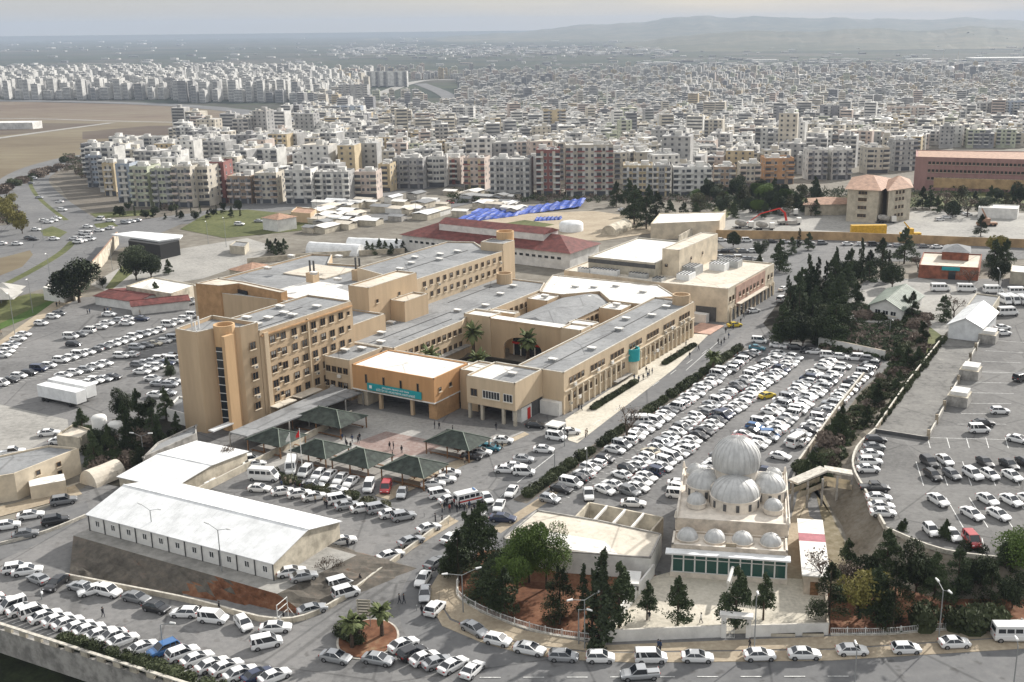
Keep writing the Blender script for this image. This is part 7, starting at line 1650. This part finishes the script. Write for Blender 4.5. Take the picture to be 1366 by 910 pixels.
# furthest: write the nearest 300 as things, the rest as one object
CARS.sort(key=lambda c: (c[0]-Vector((0,0,HC))).length)
full_n = 0; used = collections.Counter(); rest = MB()
CNAME = dict(dark_blue='navy')
for i, (p, az, desc, grp, col, kind) in enumerate(CARS):
    src = car_src(kind, 'paint_'+col); rz = -R(az)
    if i >= 300:
        c, s = math.cos(rz), math.sin(rz); v, f, mm, mats = src['raw']; n = len(rest.v); rest.v += [(p.x+x*c-y*s, p.y+x*s+y*c, p.z+z) for x,y,z in v]; rest.f += [[n+k for k in q] for q in f]; ix = [rest.mi(k) for k in mats]; rest.m += [ix[k] for k in mm]; continue
    lab = '%s %s, %s' % (CNAME.get(col,col), kind, desc)
    if i < 215:
        t = thing('parked_car' if kind not in ('minibus',) else 'parked_minibus', lab, 'car' if kind != 'minibus' else 'minibus', p, rz, grp)
        q_ = random.Random(i).uniform(.94,1.06); t.scale = (1,q_,random.Random(i+7).uniform(.96,1.05)); b_ = link('body', src['body'], t); g_ = link('window_glass', src['glass'], t)
        if src['roof']: link('roof', src['roof'], t)
        for q in src['wp']: link('wheel', src['wheel'], t, q)
        for q in src['hp']: link('headlight', src['hl'], t, q)
        for q in src['tp']: link('tail_light', src['tl'], t, q)
        if 'red stripe' in desc or 'people standing' in desc:
            m = MB(); [m.box(sx*1.0-.03,sx*1.0+.03,-2.7,2.2,.95,1.2,'red_plastic') for sx in (-1,1)]; m.build('red_stripe', t)
            m = MB(); m.box(-.5,.5,.9,1.2,2.5,2.66,'paint_blue'); m.build('beacon', t)
    else: single('parked_car' if kind != 'minibus' else 'parked_minibus', src['full'], p, rz, lab, 'car' if kind != 'minibus' else 'minibus', grp)
if rest.f: o = rest.build('distant_cars'); o['kind'] = 'stuff'
print('CARS', len(CARS))
# painted bay lines, one sheet per car park
def lines(name, segs, w_=.13, z=0, lift=.45):
    m = MB()
    for p, q in segs:
        d = (q-p).to_2d(); L = d.length; d.normalize(); nn = Vector((-d.y,d.x))*w_/2; zz = z+lift; m.face([(p.x-nn.x,p.y-nn.y,zz),(q.x-nn.x,q.y-nn.y,zz),(q.x+nn.x,q.y+nn.y,zz),(p.x+nn.x,p.y+nn.y,zz)][::1],'white_paint')
    o = m.build(name)
    o['kind'] = 'structure'
LZ = .004+.0022*(_lay[0]+1)+.01
sg = []
for i in range(40): a = 158+2.7*i; sg.append((W(a,-90.1),W(a,-94.8)))
for i in range(36): a = 167+2.7*i; sg.append((W(a,-84.2),W(a-1.5,-89.4))); sg.append((W(a,-84.2),W(a+1,-79)))
for i in range(34): a = 172+2.7*i; sg.append((W(a,-71.4),W(a,-76))); sg.append((W(a,-71.4),W(a,-67)))
sg += [(W(166,-84.2),W(264,-84.2)),(W(172,-71.4),W(264,-71.4))]
lines('bay_lines', sg, .14, 0, LZ)
sg = []
def pz(x,y): return _G0(x,y,RZ)
for i in range(12): sg.append((pz(1237+26*i,584),pz(1241+26*i,598)))
sg.append((pz(1237,584),pz(1400,588)))
for i in range(6): sg.append((pz(1222+31*i,616),pz(1232+32*i,648)));  sg.append((pz(1262+31*i,664),pz(1285+33*i,704)))
for i in range(9): x = 1277+4*i; sg.append((pz(1277+5.4*i,566-14*i),pz(1342+3.5*i,566-13.6*i)))
for i in range(4): sg.append((pz(1280+30*i,718),pz(1284+31*i,742)))
lines('bay_lines', sg, .14, RZ, .03)
sg = [(_G0(740,606),_G0(690,645)),(_G0(960,455),_G0(915,495))]
c_ = [_G0(x,y) for x,y in ((36,546),(60,552),(100,566))]
for i in range(7): a = 196+i*10; sg.append((W(a,-104),W(a+4,-104.2)))
for (x0,y0),(x1,y1),n_ in (((-4,518),(66,494),9),((78,487),(214,446),15),((82,508),(146,490),7),((178,470),(236,457),7),((180,493),(236,480),8),((0,478),(24,464),4)):
    for i in range(n_+1): p = _G0(x0+(x1-x0)*i/n_,y0+(y1-y0)*i/n_); sg.append((p+Vector((-2.6,.3,0)),p+Vector((2.6,-.3,0))))
for i in range(22): p = _G0(-10+15.5*i,807+4.7*i); e = dirv(48)*2.5+dirv(138)*1.25; sg.append((p+e*0+dirv(138)*1.25-dirv(48)*2.5,p+dirv(138)*1.25+dirv(48)*2.5))
for i in range(9): sg.append((_G0(640+58*i,905-i*.2),_G0(668+58*i,905-i*.2)))
for i in range(8): sg.append((_G0(590+i*11,745-i*11.5),_G0(595+i*11,740-i*11.5)))
lines('road_markings', sg, .16, 0, LZ)
# ================================================================ people
def person_mesh(pose, coat, leg):
    me = bpy.data.meshes.new('p'); a = .13 if pose == 'walk' else .03; h = 1.0
    V = [(0,0,.95),(0,0,1.15),(0,0,1.42),(0,0,1.5),(0,.02,1.66),(-.17,0,1.4),(.17,0,1.4),(-.23,-a,1.12),(.23,a,1.12),(-.22,-a+.08,.86),(.22,a+.1,.86),(-.09,0,.88),(.09,0,.88),(-.1,a*1.1,.5),(.1,-a*.5,.5),(-.1,a*1.3,.08),(.1,-a*2.2,.1),(-.1,a*1.3+.14,.05),(.1,-a*2.2+.14,.06)]
    E_ = [(0,1),(1,2),(2,3),(3,4),(2,5),(2,6),(5,7),(6,8),(7,9),(8,10),(0,11),(0,12),(11,13),(12,14),(13,15),(14,16),(15,17),(16,18)]
    rad = [.16,.15,.16,.065,.105,.08,.08,.055,.055,.04,.04,.1,.1,.07,.07,.05,.05,.045,.045]
    me.from_pydata(V, E_, []); o = bpy.data.objects.new('p', me); C.objects.link(o); md = o.modifiers.new('s','SKIN'); 
    for v, r_ in zip(me.skin_vertices[0].data, rad): v.radius = (r_, r_*.8)
    me.skin_vertices[0].data[0].use_root = True; sb = o.modifiers.new('u','SUBSURF'); sb.levels = 1
    dg = bpy.context.evaluated_depsgraph_get(); dg.update(); m2 = bpy.data.meshes.new_from_object(o.evaluated_get(dg)); bpy.data.objects.remove(o)
    m2.materials.clear()
    for k in (coat, leg, 'skin', 'dark'): m2.materials.append(MT[k])
    for f in m2.polygons:
        z = f.center.z; x = abs(f.center.x); f.material_index = 2 if (z > 1.52 or (z < .9 and x > .19)) else (3 if z < .1 else (1 if z < .9 else 0)); f.use_smooth = True
    m2.name = 'person'; return m2
def hair_mesh():
    m = MB(); m.dome(0,-.0,1.66,.125,.13,'dark',10,4); m.box(-.08,.08,-.115,-.04,1.56,1.68,'dark'); return tomesh(m)
HM = hair_mesh(); PM = {}
for ps in ('stand','walk'):
    for ct in ('cloth_dark','cloth_blue','cloth_red','cloth_beige','white_cloth'): PM[ps,ct] = person_mesh(ps, ct, 'trouser')
CL = dict(cloth_dark='dark coat',cloth_blue='navy jacket',cloth_red='red jacket',cloth_beige='beige coat',white_cloth='white top')
PR = random.Random(12)
def person(x, y, label, ct=None, ps=None, az=None, group=None, z=None):
    ct = ct or PR.choice(('cloth_dark','cloth_dark','cloth_dark','cloth_blue','cloth_beige')); ps = ps or PR.choice(('stand','walk')); p = G(x,y) if z is None else _G0(x,y,z); p.z += .3*(z is None)*0
    t = single('person', PM[ps,ct], p, -R(az if az is not None else PR.uniform(0,360)), 'person in %s %s' % (CL[ct], label), 'person', group); h_ = link('hair', HM, t); return t
person(138,824,'striding alone across the lower car park','cloth_dark','walk',120); person(269,822,'by the bank foot wall, left of the white van','cloth_dark','stand'); person(293,816,'behind the white van at the bank foot','cloth_dark','stand'); person(379,829,'at the white frame stand','cloth_dark','stand')
person(481,779,'standing in the street above the palms','cloth_dark','walk'); person(533,806,'walking beside another in the lower street, left one','cloth_dark','walk',100); person(539,806,'walking beside another in the lower street, right one','cloth_dark','walk',100)
person(563,822,'at the rear of the white car with open door','cloth_dark','stand'); person(464,731,'beside the white car at the hall end wall','cloth_dark','stand'); person(581,697,'near the street bollards, left of two','cloth_dark','stand'); person(590,700,'near the street bollards, right of two','cloth_dark','stand')
for i in range(14):
    person(590+i*3.3, 684-(i%3)*4+(i > 9)*4, 'crowding behind the ambulance, %s from the left' % nth(i), 'cloth_red' if i in (3,5) else None, 'stand', None, 'people crowding behind the ambulance')
for i,(x,y) in enumerate([(433,674),(436,679),(421,672),(376,651),(381,647),(388,650),(394,653),(403,655),(374,645)]): person(x,y,'among the white cars of the front car park, %s' % nth(i),None,'stand',None,'people in the front car park')
for i,(x,y) in enumerate([(279,633),(284,629),(303,620),(318,616),(287,634)]): person(x,y,'by the boundary wall left of the front car park, %s' % nth(i),None,None,None,'people by the boundary wall')
for i,(x,y) in enumerate([(455,576),(461,592),(463,598),(468,600),(470,590),(478,592),(480,588),(457,588),(520,600),(525,600),(536,605),(524,612),(604,578),(662,574)]): person(x,y,'on the entrance plaza, %s from the left' % nth(i),None,None,None,'people on the entrance plaza')
for i,(x,y) in enumerate([(620,620),(624,616),(664,602),(670,600),(745,587),(781,584),(783,582),(757,583),(580,572),(586,573)]): person(x,y,'between the pavilion, kiosk and entrance columns, %s' % nth(i),None,None,None,'people near the kiosk')
for i,(x,y) in enumerate([(772,549),(776,549),(846,508),(852,510),(858,508),(864,505),(866,502),(862,498),(870,500),(895,480),(903,476),(920,478),(943,480),(958,460),(962,462),(966,458),(972,452),(968,445),(978,440),(984,436),(988,432),(992,425),(998,420),(1005,414),(1013,405),(1020,400),(1060,390),(1066,368),(932,468),(915,462)]): person(x,y,'on the street side pavement, %s from the near end' % nth(i),None,None,None,'people along the east wing and clinic')
for i,(x,y) in enumerate([(117,420),(120,419),(140,418),(144,417),(148,418),(187,421),(76,410),(80,408),(2,448)]): person(x,y,'at the back of the left car park, %s' % nth(i),None,None,None,'people in the left car park')
for i,(x,y) in enumerate([(878,868),(881,869),(792,860),(797,861),(1000,866),(935,832),(866,829)]): person(x,y,'by the mosque court wall, %s from the left' % nth(i),'white_cloth' if i == 5 else None,None,None,'people by the mosque court wall')
# ================================================================ lamps and poles
def lamp(label, x, yb, yt, arms=1, az=0, z=None, cat='street lamp', group='street lamps', L=1.6):
    p = G(x,yb) if z is None else _G0(x,yb,z); lo, hi = 1, 30
    for _ in range(30):
        mid = (lo+hi)/2
        if yb-px_of(p.x,p.y,p.z+mid)[1] < yb-yt: lo = mid
        else: hi = mid
    H_ = min(lo,12); t = thing('street_lamp', label, cat, p, -R(az), group); m = MB(); m.tube((0,0,0),(0,0,H_-.6),.10,.07,'pole',8); m.build('pole', t)
    for k in range(arms):
        s = 1 if k == 0 else -1; m = MB(); m.tube((0,0,H_-.65),(s*L,0,H_),.05,.04,'pole',6); a_ = m.build('arm', t); m = MB(); m.tube((s*L-s*.1,0,H_),(s*(L+.75),0,H_+.08),.17,.12,'lamp_head',8); m.build('lamp_head', a_)
lamp('double armed lamp inside the curved railing of the garden',618,818,762,2,-20,L=2.2); lamp('double armed lamp right by the left corner of the mosque court',780,866,795,2,-30,L=2.0); lamp('slim lamp with bare arm beside the double lamp',772,860,808,1,40)
lamp('tall lamp with two heads behind the right hand railing',1252,854,782,2,80,L=1.4); lamp('lamp with a round head before the court gate',1006,870,788,1,90,L=.4); lamp('lamp at the bottom edge, right of centre',1138,938,862,1,-90,L=.4); lamp('lamp at the bottom right corner',1349,940,856,1,-90,L=.4)
lamp('lamp with long arms standing before the prefab hall, left',205,722,676,2,30,L=2.0); lamp('lamp with long arms standing before the prefab hall, right',296,762,702,2,30,L=2.0); lamp('lamp with two arms in the dark thicket',192,612,578,2,5,L=1.6); lamp('lamp standing in the lower left car park',218,868,828,1,20,L=1.8); lamp('leaning lamp by the parked black car, lower left',56,800,782,1,60,L=2.2)
lamp('lamp at the bend of the street hedge',783,640,594,1,100); lamp('lamp on the pavement beside the east wing',753,596,568,1,100); lamp('lamp standing in the street before the wing',740,628,596,1,100); lamp('lamp on the dark bank above the car park',1186,455,425,1,90); lamp('lamp beside the brick clinic',1331,398,360,1,-90); lamp('lamp by the hoarding row',1200,352,310,1,90)
for i,(x,yb,yt) in enumerate(((20,446,384),(44,418,372),(67,372,338),(58,322,292),(278,326,295),(150,360,332),(302,330,290),(424,300,262),(555,290,262))): lamp('%s slim dark pole from the left among the left side roads' % nth(i),x,yb,yt,1,90,None,'street lamp','slim poles beside the left roads',.8)
for i in range(7): x = 100+i*0; p = _G0(467+i*0,0+770) if False else None
for i,(x,y) in enumerate(((463,842),(598,700),(606,694),(556,815),(566,690))):
    p = G(x,y); m = MB(); m.tube((0,0,0),(0,0,.9),.07,.06,'pole',8); m.tube((0,0,.9),(0,0,.98),.09,.02,'pole',8); o = m.build('bollard', None, False, p); tag(o, '%s short dark bollard by the lower street' % nth(i), 'bollard', 'bollards by the lower street')
